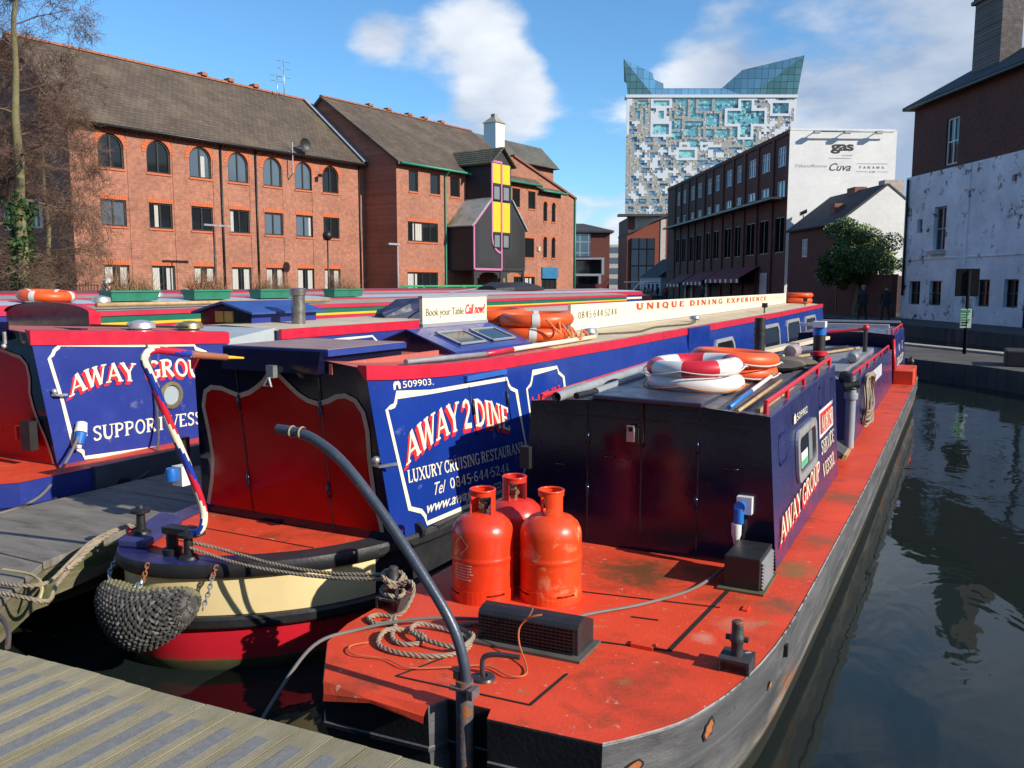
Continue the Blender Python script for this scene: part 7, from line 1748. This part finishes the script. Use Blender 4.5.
m = MB(); m.obox((-1.78, 7.5, ZT1 + .06), (.12, .02, 0), (.35, 3.0, .02), (0, 0, .04)); solo(m, 'gang_plank', paint('pale plank', (.58, .5, .36), .6, .2, 4), 'pale cream plank bridging the gap between navy cabins', 'plank', bevel=.006)
m = MB()
rr = random.Random(6)
for k in range(7):
    c = (-1.35 + rr.uniform(-.28, .2), 7.35 + rr.uniform(-.3, .4), ZT1 + .06); m.mat(k % 3); m.ball(c, (rr.uniform(.12, .25), rr.uniform(.15, .3), rr.uniform(.04, .07)), 9, 6)
solo(m, 'sack_heap', [paint('dark sack', (.05, .045, .04), .8, .3, 6), paint('brown sack', (.14, .10, .07), .8, .3, 6), paint('grey sack', (.12, .12, .12), .8, .3, 6)], 'heap of dark sacks behind the orange lifebuoys', 'sacks')
m = MB(); m.lathe([(0, 0), (.05, .005), (.06, .02), (.06, .24), (.05, .26), (0, .26)], (-1.27, 7.62, ZT1 + .14), 16, axis='y'); solo(m, 'round_drum', [paint('dusty pink drum', (.36, .28, .28), .5, .2, 5)], 'small dusty drum lying beside the dark sacks', 'drum')
m = MB(); m.tube([(-1.25, 9.2, RZ), (-1.25, 9.2, 1.58)], .06, 10); m.mat(1); m.tube([(-1.25, 9.2, 1.58), (-1.25, 9.2, 1.66)], .066, 10); m.mat(2); m.lathe([(.062, 1.36), (.085, 1.37), (.085, 1.41), (.062, 1.42)], (-1.25, 9.2, 0), 12); m.mat(3); m.box(-1.31, -1.19, 9.12, 9.28, 1.66, 1.72)
o = solo(m, 'mast_post', [MBLK, MCONN, MREDR, MPLAS], 'black post with blue and red bands in the well between navy cabins', 'post')
m = MB(); m.lathe([(.0, 0), (.05, .01), (.075, .06), (.075, .22), (.05, .30), (.03, .36), (.03, .9)], (-1.15, 11.4, 1.18), 18, axis='y'); solo(m, 'steel_cowl', MSTEEL, 'shiny steel pot cowl lying on the middle cabin cover', 'cowl')
m = MB(); m.tube([(-1.2, 13.6, 1.1), (-1.2, 13.6, 1.42), (-1.25, 13.6, 1.44)], .03, 8); m.mat(1); m.tube([(-1.75, 13.5, 1.38), (-1.18, 13.6, 1.44)], .02, 6); m.ball((-1.2, 13.6, 1.46), .05); solo(m, 'vent_handle', [MBLK, MREDR], 'red handled tap post on the middle cabin cover', 'tap')
for k, (a, b, lab) in enumerate((((-2.3, 10.3, 1.13), (-1.3, 13.8, 1.14), 'long brown boat hook on the grey cargo cover'), ((-2.4, 11.2, 1.13), (-1.5, 14.2, 1.13), 'dark pole on the grey cargo cover'), ((-1.9, 10.4, 1.125), (-2.3, 14.0, 1.13), 'pale pole on the grey cargo cover'))):
    m = MB(); m.tube([a, b], .02, 6); solo(m, 'boat_hook', (MWOODP, MBLK, MLINE)[k], lab, 'boat hook', 'poles on the cargo cover')
# coil of line hanging on the middle cabin side
m = MB(); rr = random.Random(12)
for k in range(9):
    c = Vector((-.93 + .006 * k, 11.1 + rr.uniform(-.2, .25), 1.02)); w_ = rr.uniform(.25, .55); h_ = rr.uniform(.22, .36)
    pts = [(c.x + .02 * math.sin(3 * a), c.y + w_ * math.sin(a), c.z - h_ + h_ * math.cos(a)) for a in [2 * math.pi * i / 14 for i in range(15)]]
    m.tube(smooth_path(pts, 3), .013, 5)
solo(m, 'hanging_rope_coil', MROPE, 'coil of old rope hanging on the middle navy cabin side', 'rope coil')
# ================================================================== ropes, cables
m = MB(); rope(m, [(-4.04, 3.48, .54), (-3.80, 3.50, .50), (-3.5, 3.50, .485), (-3.05, 3.54, .49), (-2.63, 3.60, .525)], .011); rope(m, [(-4.05, 3.53, .55), (-3.80, 3.58, .515), (-3.4, 3.57, .495), (-3.0, 3.58, .505), (-2.62, 3.63, .545)], .011); solo(m, 'mooring_rope', MROPE, 'doubled mooring rope from the round stern to the service boat bollard', 'rope')
m = MB(); rr = random.Random(5)
kn = [(-2.60 + .055 * math.cos(a) * rr.uniform(.8, 1.3), 3.60 + .055 * math.sin(a) * rr.uniform(.8, 1.3), .50 + .05 * math.sin(a * .37) + rr.uniform(-.015, .015)) for a in [i * .75 for i in range(34)]]
rope(m, kn, .012, 3)
cz_ = RZ + .014
coil = [(-2.55, 3.56, .52), (-2.47, 3.57, .55), (-2.44, 3.55, .50), (-2.46, 3.50, .42), (-2.50, 3.46, cz_), (-2.58, 3.44, cz_), (-2.60, 3.38, cz_), (-2.53, 3.34, cz_), (-2.47, 3.38, cz_), (-2.47, 3.42, cz_ + .02), (-2.42, 3.36, cz_), (-2.36, 3.25, cz_), (-2.28, 3.20, cz_), (-2.20, 3.24, cz_), (-2.22, 3.32, cz_), (-2.32, 3.34, cz_), (-2.40, 3.26, cz_ + .02), (-2.36, 3.14, cz_), (-2.22, 3.11, cz_), (-2.05, 3.16, cz_), (-1.96, 3.28, cz_), (-2.02, 3.40, cz_), (-2.16, 3.44, cz_), (-2.30, 3.40, cz_ + .02), (-2.28, 3.30, cz_ + .02), (-2.12, 3.24, cz_ + .022), (-1.98, 3.26, cz_ + .02), (-1.99, 3.40, cz_ + .02), (-2.14, 3.50, cz_), (-2.05, 3.58, cz_), (-1.98, 3.50, cz_)]
rope(m, coil, .012, 6); solo(m, 'coiled_rope', MROPE, 'rope knotted round the bollard and coiled on the red deck', 'rope')
m = MB(); m.tube(smooth_path([(-2.42, 3.14, cz_), (-2.47, 3.06, cz_), (-2.40, 3.0, cz_), (-2.24, 3.03, cz_), (-2.1, 3.0, cz_), (-1.95, 3.08, cz_), (-1.80, 3.18, cz_), (-1.66, 3.14, cz_), (-1.60, 3.18, cz_), (-1.64, 3.27, cz_), (-1.72, 3.36, .44), (-1.74, 3.40, .50), (-1.70, 3.41, .555), (-1.68, 3.42, .60)], 6), .004, 6); m.tube(smooth_path([(-1.72, 3.405, .54), (-1.67, 3.40, .57), (-1.63, 3.415, .58)], 4), .0045, 6); solo(m, 'orange_cord', paint('faded orange cord', (.55, .15, .05), .8), 'thin orange cord tied to the black mesh cowl', 'cord')
m = MB(); m.tube(smooth_path([(-1.11, 5.045, .53), (-1.12, 5.0, .46), (-1.16, 4.85, .42), (-1.25, 4.55, RZ + .012), (-1.42, 4.22, RZ + .012), (-1.62, 3.96, RZ + .012), (-1.75, 3.74, RZ + .012), (-1.95, 3.68, RZ + .014), (-2.15, 3.54, RZ + .04), (-2.35, 3.42, RZ + .04), (-2.56, 3.24, RZ + .012), (-2.68, 3.05, .36), (-2.74, 2.85, .18), (-2.78, 2.70, -.02), (-2.80, 2.6, -.3)], 8), .009, 8); solo(m, 'power_cable', MCABLE, 'grey power cable from the blue socket across the red deck', 'cable')
m = MB(); m.tube(smooth_path([(-6.70, 4.70, .80), (-6.62, 4.55, .66), (-6.45, 4.25, .48), (-6.3, 3.97, .415), (-6.2, 3.6, .412), (-6.25, 3.2, .41)], 6), .012, 8); m.mat(1); m.tube([(-6.70, 4.69, .72), (-6.72, 4.73, .81)], [.04, .052], 12); m.mat(2); m.tube([(-6.72, 4.73, .81), (-6.75, 4.77, .89)], [.054, .045], 12); m.tube([(-6.70, 4.69, .68), (-6.71, 4.70, .72)], [.02, .03], 10); solo(m, 'shore_power_plug', [MCABLE, MCONN, MPLAS], 'blue and white plug with cable in the support boat side', 'plug')
m = MB(); rope(m, [(-6.86, 5.55, 1.62), (-6.80, 5.56, 1.3), (-6.75, 5.56, .9), (-6.62, 5.45, .62), (-6.42, 5.2, .44), (-6.38, 4.95, .36)], .012); solo(m, 'hanging_rope', MROPED, 'grey rope hanging down the support boat panel to the hull', 'rope')
m = MB(); m.tube([(-6.42, 4.88, .36), (-6.36, 4.88, .36)], .06, 12); m.tube(smooth_path([(-6.43, 4.1, .34), (-6.36, 4.08, .30), (-6.32, 4.15, .34), (-6.36, 4.22, .38)], 4), .022, 8); m.build('mooring_hook', MBLK, sb)
m = MB(); rope(m, [(-4.60, 3.58, .56), (-4.66, 3.50, .55), (-4.70, 3.40, .50), (-4.66, 3.22, .44), (-4.52, 2.98, .38), (-4.38, 2.84, .36), (-4.30, 2.74, .40), (-4.45, 2.68, .425), (-4.9, 2.62, .425)], .013); rope(m, [(-4.62, 3.56, .57), (-4.68, 3.46, .545), (-4.72, 3.35, .50), (-4.66, 3.18, .45), (-4.55, 2.98, .41), (-4.48, 2.86, .425), (-4.6, 2.78, .425), (-4.95, 2.74, .425)], .012)
rope(m, [(-4.71, 3.40, .50), (-4.69, 3.30, .47), (-4.64, 3.20, .44), (-4.58, 3.08, .42)], .02); solo(m, 'mooring_line', MROPE, 'frayed mooring line from the round stern to the jetty', 'rope')
m = MB(); m.tube(smooth_path([(-4.9, 2.90, .43), (-4.65, 2.92, .43), (-4.48, 2.86, .41), (-4.42, 2.80, .36)], 6), .010, 6); solo(m, 'yellow_hose', paint('pale yellow hose', (.5, .42, .2), .6), 'pale yellow hose end on the grey pontoon corner', 'hose')
m = MB(); m.tube(smooth_path([(-4.35, 2.5, .42), (-4.15, 2.44, .43), (-3.98, 2.36, .43), (-3.86, 2.28, .41)], 6), .013, 6); solo(m, 'rubber_hose', paint('brown hose', (.10, .07, .06), .6), 'dark hose lying on the grooved jetty edge', 'hose')
m = MB(); m.tube(smooth_path([(-3.98, 2.12, .43), (-3.93, 2.16, .44), (-3.92, 2.2, .43), (-3.97, 2.22, .42)], 5), .016, 8); m.ball((-3.99, 2.09, .425), (.04, .025, .02)); solo(m, 'steel_shackle', MALU, 'bright steel shackle on the left edge of the jetty', 'shackle')
# rope fender hung on the stern
fe = thing('rope_fender', 'big woven rope fender hanging on chains under the round stern', 'fender', (-4.15, 3.3, .25))
m = MB(); rr = random.Random(3)
def fender_pt(s, a, rf):                     # s along 0..1, a around
    x = -4.46 + .64 * s; q = min(SP, key=lambda p: abs(p.x - x) + (10 if p.y > 4.2 else 0)); y0_ = q.y * .5 + .5 * (3.36 + .5 * (max(0, x + 4.1)) ** 1.3)
    rad = rf * (.12 + .90 * math.sin(math.pi * (.004 + .992 * s)) ** .5); zc = .255 - .11 * math.sin(math.pi * s) + .02 * s
    return Vector((x, y0_ - .13 + rad * math.cos(a) * .8, zc + rad * math.sin(a) * 1.0)), rad
NSs, NA = 38, 22
core = []
for i in range(NSs + 1):
    core.append([fender_pt(i / NSs, 2 * math.pi * k / 16, .155)[0] for k in range(16)])
m.loft(core, smooth=True)
for i in range(NSs):
    for k in range(NA):
        s = (i + .5) / NSs; a = 2 * math.pi * (k + .5 * (i % 2)) / NA
        p, rad = fender_pt(s, a, .17); q, _ = fender_pt(min(1, s + 1.25 / NSs), a + .30 * (1 if i % 2 else -1), .17)
        d = q - p; m.mat(1 if math.sin(a) > .25 and math.cos(a) > -.2 else (2 if rr.random() < .25 else 0))  # olive strands on the upper rear, dark and mid grey elsewhere
        mid = (p + q) / 2 + (p - fender_pt(s, 0, 0)[0]).normalized() * .012
        m.tube([p, mid, q], [.007, .0125, .007], 5)
m.build('woven_body', [paint('dark grey rope', (.055, .053, .05), .85, .3, 30), paint('olive rope', (.16, .145, .08), .85, .35, 20), paint('grey rope', (.12, .115, .105), .85, .3, 30)], fe)
def chain(pts, r=.008, L_=.034):
    m = MB(); P = resample([Vector(p) for p in pts], L_ * .72)
    for i in range(len(P) - 1):
        c = (P[i] + P[i + 1]) / 2; d = (P[i + 1] - P[i]).normalized(); x = d.orthogonal().normalized()
        if i % 2: x = d.cross(x)
        m.tube([c + d * (L_ * .5 * math.cos(a)) + x * (.011 * math.sin(a)) for a in [2 * math.pi * k / 10 for k in range(10)]], r * .55, 5, closed=True)
    return m
chain([(-4.58, 3.44, .43), (-4.55, 3.34, .34), (-4.47, 3.28, .28)]).build('chain', MSTEEL, fe)
chain([(-4.16, 3.31, .46), (-4.16, 3.27, .37)]).build('chain', paint('rusted chain', (.30, .10, .04), .8, .3, 20), fe)
chain([(-4.16, 3.27, .37), (-4.12, 3.15, .29)]).build('chain', MSTEEL, fe); chain([(-4.16, 3.27, .37), (-4.20, 3.15, .29)]).build('chain', MSTEEL, fe)
chain([(-3.78, 3.48, .455), (-3.785, 3.45, .40)]).build('chain', paint('rusted chain end', (.30, .10, .04), .8, .3, 20), fe)
chain([(-3.785, 3.45, .40), (-3.79, 3.42, .31), (-3.80, 3.38, .22)]).build('chain', MSTEEL, fe)
# ================================================================== other moored boats behind
def boat(name, label, xr, w, y0, y1, zt, bands, deck_m, bow='flat', hull_m=MBLK, roofm=MROOFC):
    t = thing(name, label, 'narrowboat', (xr - w / 2, (y0 + y1) / 2, WZ)); cx = xr - w / 2; hw = w / 2
    m = MB(); o = [(cx - hw - .18, y0 - .3), (cx - hw * .7, y0 - 1.3), (cx, y0 - 1.8), (cx + hw * .7, y0 - 1.3), (cx + hw + .18, y0 - .3), (cx + hw + .18, y1), (cx + hw * .5, y1 + 1.8), (cx, y1 + 2.4), (cx - hw * .5, y1 + 1.8), (cx - hw - .18, y1)]
    m.loft([[(x, y, z) for x, y in o] for z in (.5, -.4)]); m.build('hull', hull_m, t)
    m = MB(); mats = []
    for i, (z0, z1, mt) in enumerate(bands):
        if mt not in mats: mats.append(mt)
        m.mat(mats.index(mt)); e = .02 if i == len(bands) - 1 else 0
        m.box(cx - hw - e, cx + hw + e, y0, y1, z0, z1 - .0005)
    cabn = m.build('cabin', mats, t)
    m = MB(); m.loft([[(cx + s * hw, y, zt + .003 + .05 * (1 - s * s)) for s in (-1, -.5, 0, .5, 1)] for y in (y0 - .02, y1 + .02)], closed=False); m.build('roof', roofm, t)
    if bow == 'arch':
        m = MB(); P = [(cx - hw - .03, y0 - .03, .5), (cx + hw + .03, y0 - .03, .5), (cx + hw + .03, y0 - .03, zt - .02)] + [(cx + (hw + .03) * math.cos(R(a)), y0 - .03, zt - .02 + .13 * math.sin(R(a))) for a in range(10, 171, 10)] + [(cx - hw - .03, y0 - .03, zt - .02)]
        m.prism(P, (0, .08, 0)); m.build('front_bulkhead', paint('maroon gloss', (.13, .01, .02), .25, .1, coat=.4), t)
        m = MB(); m.loft([[(cx + (hw + .035) * math.cos(R(a)), y, zt - .02 + .135 * math.sin(R(a)) + dz) for a in range(0, 181, 12)] for y, dz in ((y0 - .06, .0), (y0 + .06, .0))], closed=False); m.box(cx + hw + .025, cx + hw + .05, y0 - .08, y0 + .08, 1.2, zt); m.build('front_edging', MBAND, t)
    return t
MGRN = paint('boat green', (0.015, 0.14, 0.09), .35, .1); MYEL = paint('boat yellow', (0.78, 0.50, 0.03), .4, .06); MCRIM = paint('boat crimson', (0.50, 0.03, 0.07), .4, .1); MPALE = paint('pale blue roof', (.42, .50, .56), .5, .12)
b4_ = boat('green_narrowboat', 'narrowboat with crimson, green and yellow stripes and maroon arched front', -9.45, 1.65, 6.9, 26, 1.76, [(.5, 1.58, MCRIM), (1.58, 1.615, MYEL), (1.615, 1.70, MGRN), (1.70, 1.76, MCRIM)], None, 'arch', roofm=paint('dun roof', (.36, .31, .24), .7, .2))
m = MB(); m.tube([(-9.5, 7.0, 1.84), (-9.55, 11.5, 1.83)], .03, 8); solo(m, 'wooden_boat_pole', MWOODP, 'long wooden pole on the green striped boat roof', 'boat pole')
boat('red_white_narrowboat', 'narrowboat with red, white and blue stripes carrying green planters', -11.7, 1.7, 5.0, 34, 1.80, [(.5, 1.5, MBLUE2), (1.5, 1.58, MLINE), (1.58, 1.66, MBLUE2), (1.66, 1.8, MCRIM)], None, roofm=MPALE)
boat('crimson_narrowboat', 'crimson narrowboat with cream line behind the planter boat', -14.2, 1.7, 7.5, 38, 1.84, [(.5, 1.55, MBLUE2), (1.55, 1.62, MCRIM), (1.62, 1.70, MLINE), (1.70, 1.84, MCRIM)], None, roofm=paint('grey roof', (.32, .30, .28), .7, .2))
boat('maroon_narrowboat', 'maroon roofed narrowboat moored beside the left bank', -17.0, 1.8, 9, 30, 1.90, [(.5, 1.7, MGRN), (1.7, 1.9, MCRIM)], None, roofm=paint('maroon roof', (.25, .06, .07), .6, .2))
b6_ = boat('canopied_narrowboat', 'pale narrowboat with green frame rails moored below the office building', -20.0, 1.9, 26, 43.6, 1.62, [(.5, 1.35, MGRN), (1.35, 1.45, MLINE), (1.45, 1.62, MCRIM)], None, roofm=MPALE)
m = MB()
for (y0, y1) in ((30.6, 40.6),):
    for x in (-20.2, -21.4):
        m.tube([(x, y0, 2.0), (x, y1, 2.0)], .05, 6)
        for k in range(4): m.tube([(x, y0 + k * (y1 - y0) / 3, 2.0), (x + .15, y0 + k * (y1 - y0) / 3 - .9, 1.62)], .05, 6)
m.build('canopy_rail', paint('grass green frame', (.02, .30, .10), .5), b6_)
m = MB(); rr = random.Random(14); rg = []
for k, s in enumerate((.5, .95, 1, 1, .9, .6)): rg.append([(-15.0 + .8 * s * math.cos(a), 26.7 + k * 0.76, 1.88 + .30 * s * math.sin(a) * rr.uniform(.9, 1.1)) for a in [math.pi * i / 8 for i in range(9)]])
m.loft([r + [(r[-1][0], r[-1][1], 1.87), (r[0][0], r[0][1], 1.87)] for r in rg]); o = solo(m, 'pram_hood', paint('black canvas hood', (.015, .016, .02), .6, .3, 4), 'black folded canvas hood on a crimson boat roof near the office building', 'canvas hood')
m = MB()
for k in range(3): m.box(-13.2, -12.7, 26 + k * 1.1, 26.1 + k * 1.1, 1.9, 2.06)
# planters with dry plants
MPLG = paint('green planter plastic', (.03, .20, .13), .5, .15, 4); MDRY = [paint('dry stems', (.30, .17, .09), .9, .2), paint('dry grass', (.38, .25, .14), .9, .2), paint('rusty stems', (.22, .11, .06), .9, .2)]
def planter(x, y, z, ln, label, seed, hgt):
    t = thing('planter_trough', label, 'planter', (x, y, z), 'green planters along the boat roofs'); w_ = .16; h_ = .17
    m = MB(); m.loft([[(x + s1 * (w_ * k), y + s2 * (ln / 2 * k2), zz_) for s1, s2 in ((-1, -1), (1, -1), (1, 1), (-1, 1))] for k, k2, zz_ in ((.78, .94, z), (.95, .985, z + h_ - .03), (1.06, 1.02, z + h_ - .03), (1.06, 1.02, z + h_), (.9, .96, z + h_), (.88, .95, z + h_ - .03))]); m.build('trough', MPLG, t)
    m = MB(); rr = random.Random(seed)
    for k in range(520):
        p = Vector((x + rr.uniform(-.12, .12), y + rr.uniform(-.47, .47) * ln, z + h_ - .03)); d = Vector((rr.gauss(0, .30), rr.gauss(0, .34), 1)).normalized() * hgt * (.15 + .85 * rr.random() ** 1.6); m.mat(rr.randrange(3))
        side = d.cross(Vector((1, .6, 0))).normalized() * .006; e = p + d + Vector((rr.gauss(0, .03), rr.gauss(0, .03), 0)); mid = p + d * .55 + Vector((rr.gauss(0, .02), rr.gauss(0, .02), 0))
        m.add([p - side, p + side, mid + side, mid - side, e], [(0, 1, 2, 3), (3, 2, 4)])
    m.build('dry_plants', MDRY, t, recalc=False)
for k, (y, ln, lab, hg) in enumerate(((9.35, .92, 'green trough of dry grasses, the one nearest the maroon arched front', .46), (10.95, .86, 'green trough of tall dry grasses left of the stovepipe locker', .52), (12.6, 1.0, 'green trough of thin dry stalks just left of the stovepipe', .50), (14.75, 1.0, 'green trough of dense dry stalks right of the stovepipe', .56))): planter(-11.85, y, 1.83, ln, lab, k + 1, hg)
buoy((-11.95, 8.0, 1.93), .40, .085, 'orange lifebuoy on the boat roof left of the planters', [MORANGE], 'orange lifebuoys on far roofs', (0, 4), MREF)
buoy((-14.5, 13.2, 1.97), .40, .085, 'orange lifebuoy behind the gap between two planters', [MORANGE], 'orange lifebuoys on far roofs', (20, 0), MREF)
for k, (x, y, z, lab) in enumerate(((-10.2, 7.6, 1.80, 'chrome mushroom vent on the maroon fronted boat'), (-12.2, 10.15, 1.83, 'dull mushroom vent between the first two planters'))):
    m = MB(); m.lathe([(.06, z), (.06, z + .05), (.12, z + .06), (.11, z + .12), (0, z + .15)], (x, y, 0), 14); solo(m, 'mushroom_vent', MALU, lab, 'roof vent', 'mushroom vents')
boat('far_narrowboat', 'low narrowboat with red and white striped roof edge in the far basin', -16.6, 2.0, 36.5, 50, 1.42, [(.5, 1.15, MBLUE2), (1.15, 1.42, MCRIM)], None, roofm=paint('greyish roof', (.45, .43, .42), .6))
m = MB()
for k in range(6): m.mat(k % 2); m.tube([(-16.1, 37 + k * .9, 1.53), (-16.1, 37.9 + k * .9, 1.53)], .08, 8)
solo(m, 'striped_pole', [MPLAS, MRED], 'red and white striped pole on the far low boat', 'pole')
tr_ = thing('boarding_frame', 'small pale metal frame stand on the far low boat', 'frame', (-15.9, 46, 1.45))
m = MB(); m.tube([(-16.3, 45, 1.42), (-15.9, 46, 2.25)], .05, 5); m.tube([(-15.5, 47, 1.42), (-15.9, 46, 2.25)], .05, 5); m.tube([(-15.9, 46, 1.45), (-15.9, 46, 2.35)], .05, 5); m.tube([(-16.5, 45, 2.2), (-15.3, 47.4, 2.2)], .04, 5); m.build('strut', MALU, tr_)
# ================================================================== island sign, bin, walkers
sg = thing('canal_sign', 'dark square notice board with small green panel on a post', 'sign', (.22, 25.5, .26))
MBK = paint('sign back', (.010, .010, .012), .9, spec=.1)
m = MB(); m.tube([(.2, 25.5, .26), (.2, 25.5, 2.45)], .045, 8); m.build('post', MBK, sg)
m = MB(); m.obox((-.10, 25.43, 1.78), (.55, .14, 0), (-.012, .04, 0), (0, 0, .72)); m.build('board', MBK, sg, bevel=.01)
m = MB(); m.obox((.06, 25.42, .95), (.26, .07, 0), (-.008, .03, 0), (0, 0, .5)); gp = m.build('panel', paint('pale green panel', (.42, .55, .42), .5), sg)
m = MB(); 
for k in range(6):
    m.mat(0 if k < 4 else 1); m.obox((.085, 25.419, 1.36 - k * .07), (.2 - .03 * (k % 3), (.2 - .03 * (k % 3)) * .27, 0), (.0, -.004, 0), (0, 0, .03 if k else .06))
m.build('printed_block', [paint('dark green print', (.03, .25, .1), .5), MBK], gp)
bx = MB(); bx.box(1.0, 2.2, 21.9, 23.0, .26, .62); solo(bx, 'planked_box', paint('dark planked box', (.03, .028, .026), .7, .3), 'low dark box on the canal island at the right edge', 'box', bevel=.03)
def walker(x, y, zb_, h, cols, label, yaw=0, stride=.16, group=None, skin=(.45, .27, .2)):
    t = thing('person', label, 'person', (x, y, zb_), group); s = h / 1.75; cy, sy = math.cos(yaw), math.sin(yaw)
    def P(a, b, c): return (x + (a * cy - b * sy) * s, y + (a * sy + b * cy) * s, zb_ + c * s)
    me = bpy.data.meshes.new('body')
    J = [(0, 0, .95, .15), (0, .0, 1.12, .135), (0, 0, 1.33, .17), (0, 0, 1.48, .08), (0, .01, 1.55, .06), (0, .02, 1.66, .10), (0, .01, 1.72, .07),
         (.19, 0, 1.42, .075), (.25, .03, 1.15, .058), (.24, .10, .90, .045), (.24, .12, .82, .045), (-.19, 0, 1.42, .075), (-.25, -.03, 1.15, .058), (-.24, .02, .90, .045), (-.24, .04, .82, .045),
         (.10, 0, .88, .105), (.10, stride, .50, .072), (.10, stride * .9, .10, .05), (.10, stride * .9 + .15, .04, .045), (-.10, 0, .88, .105), (-.10, -stride * .5, .50, .072), (-.10, -stride * 1.2, .12, .05), (-.10, -stride * 1.2 + .14, .05, .045)]
    E_ = [(0, 1), (1, 2), (2, 3), (3, 4), (4, 5), (5, 6), (2, 7), (7, 8), (8, 9), (9, 10), (2, 11), (11, 12), (12, 13), (13, 14), (0, 15), (15, 16), (16, 17), (17, 18), (0, 19), (19, 20), (20, 21), (21, 22)]
    o0 = Vector((x, y, zb_)); me.from_pydata([tuple(Vector(P(*j[:3])) - o0) for j in J], E_, [])
    ob = bpy.data.objects.new('body', me); COL.objects.link(ob); ob.parent = t
    md = ob.modifiers.new('skin', 'SKIN'); md.use_smooth_shade = True
    for i, j in enumerate(J): me.skin_vertices[0].data[i].radius = (j[3] * s, j[3] * s * .85)
    me.skin_vertices[0].data[0].use_root = True
    ob.modifiers.new('sub', 'SUBSURF').levels = 1
    ob.modifiers['sub'].render_levels = 2
    mt, tt, b_ = _mat('clothing'); g = tt.nodes.new('ShaderNodeNewGeometry'); sp = tt.nodes.new('ShaderNodeSeparateXYZ'); tt.links.new(g.outputs['Position'], sp.inputs[0])
    cr = tt.nodes.new('ShaderNodeValToRGB'); mr_ = tt.nodes.new('ShaderNodeMapRange'); mr_.inputs['From Min'].default_value = zb_; mr_.inputs['From Max'].default_value = zb_ + h; tt.links.new(sp.outputs[2], mr_.inputs['Value']); tt.links.new(mr_.outputs[0], cr.inputs[0])
    cr.color_ramp.interpolation = 'CONSTANT'; cr.color_ramp.elements[0].color = (.015, .013, .012, 1); e = cr.color_ramp.elements[1]; e.position = .06; e.color = (*cols[1], 1)
    for pos, c in ((.53, cols[0]), (.865, skin)): e = cr.color_ramp.elements.new(pos); e.color = (*c, 1)
    tt.links.new(cr.outputs[0], b_.inputs['Base Color']); b_.inputs['Roughness'].default_value = .8; me.materials.append(mt)
    m = MB(); m.ball(P(0, .0, 1.705), (.105 * s, .115 * s, .085 * s), 10, 7); m.build('hair', paint('hair', cols[2], .7), t)
    m = MB(); m.ball(P(0, .115, 1.645), (.018 * s, .022 * s, .03 * s), 6, 5); m.build('nose', paint('skin', skin, .6), t)
    return t
walker(-4.15, 44.9, .3, 1.72, ((.02, .02, .024), (.018, .018, .022), (.25, .22, .2)), 'person in dark coat with pale hair walking left of another on the towpath', yaw=2.6)
walker(-3.15, 45.4, .3, 1.70, ((.018, .017, .02), (.02, .02, .03), (.05, .035, .02)), 'person in dark jacket with dark hair walking right of another on the towpath', yaw=2.6)
for k, (u, v, c, lab) in enumerate(((44.5, 2.6, (.30, .03, .03), 'person in red top outside the pale door of the club'), (46.6, 3.0, (.03, .03, .035), 'person in black standing far along the club front'), (31.0, 2.4, (.05, .05, .07), 'person in navy under the long maroon awning'))):
    p = FR((u, v, .3)); walker(p.x, p.y, .3, 1.7, (c, (.02, .02, .03), (.04, .03, .02)), lab, yaw=k * 1.3)
# floating leaves and scraps
for k, (x, y, c, lab) in enumerate(((-.26, 3.75, (.35, .45, .08), 'yellow green leaf floating close beside the rusty hull'), (-.15, 3.42, (.6, .62, .65), 'pale scrap of litter floating on the dark water'), (.14, 3.2, (.06, .05, .03), 'dark twig floating at the lower right'))):
    m = MB(); m.add([(x - .03, y, WZ + .004), (x, y - .018, WZ + .006), (x + .035, y + .004, WZ + .004), (x, y + .02, WZ + .010)], [(0, 1, 2, 3)])
    if k == 2: m.tube([(x - .06, y + .03, WZ + .004), (x + .08, y - .06, WZ + .004)], .006, 5)
    solo(m, ('floating_leaf', 'litter_scrap', 'floating_twig')[k], paint('scrap', c, .6), lab, ('leaf', 'litter', 'twig')[k])
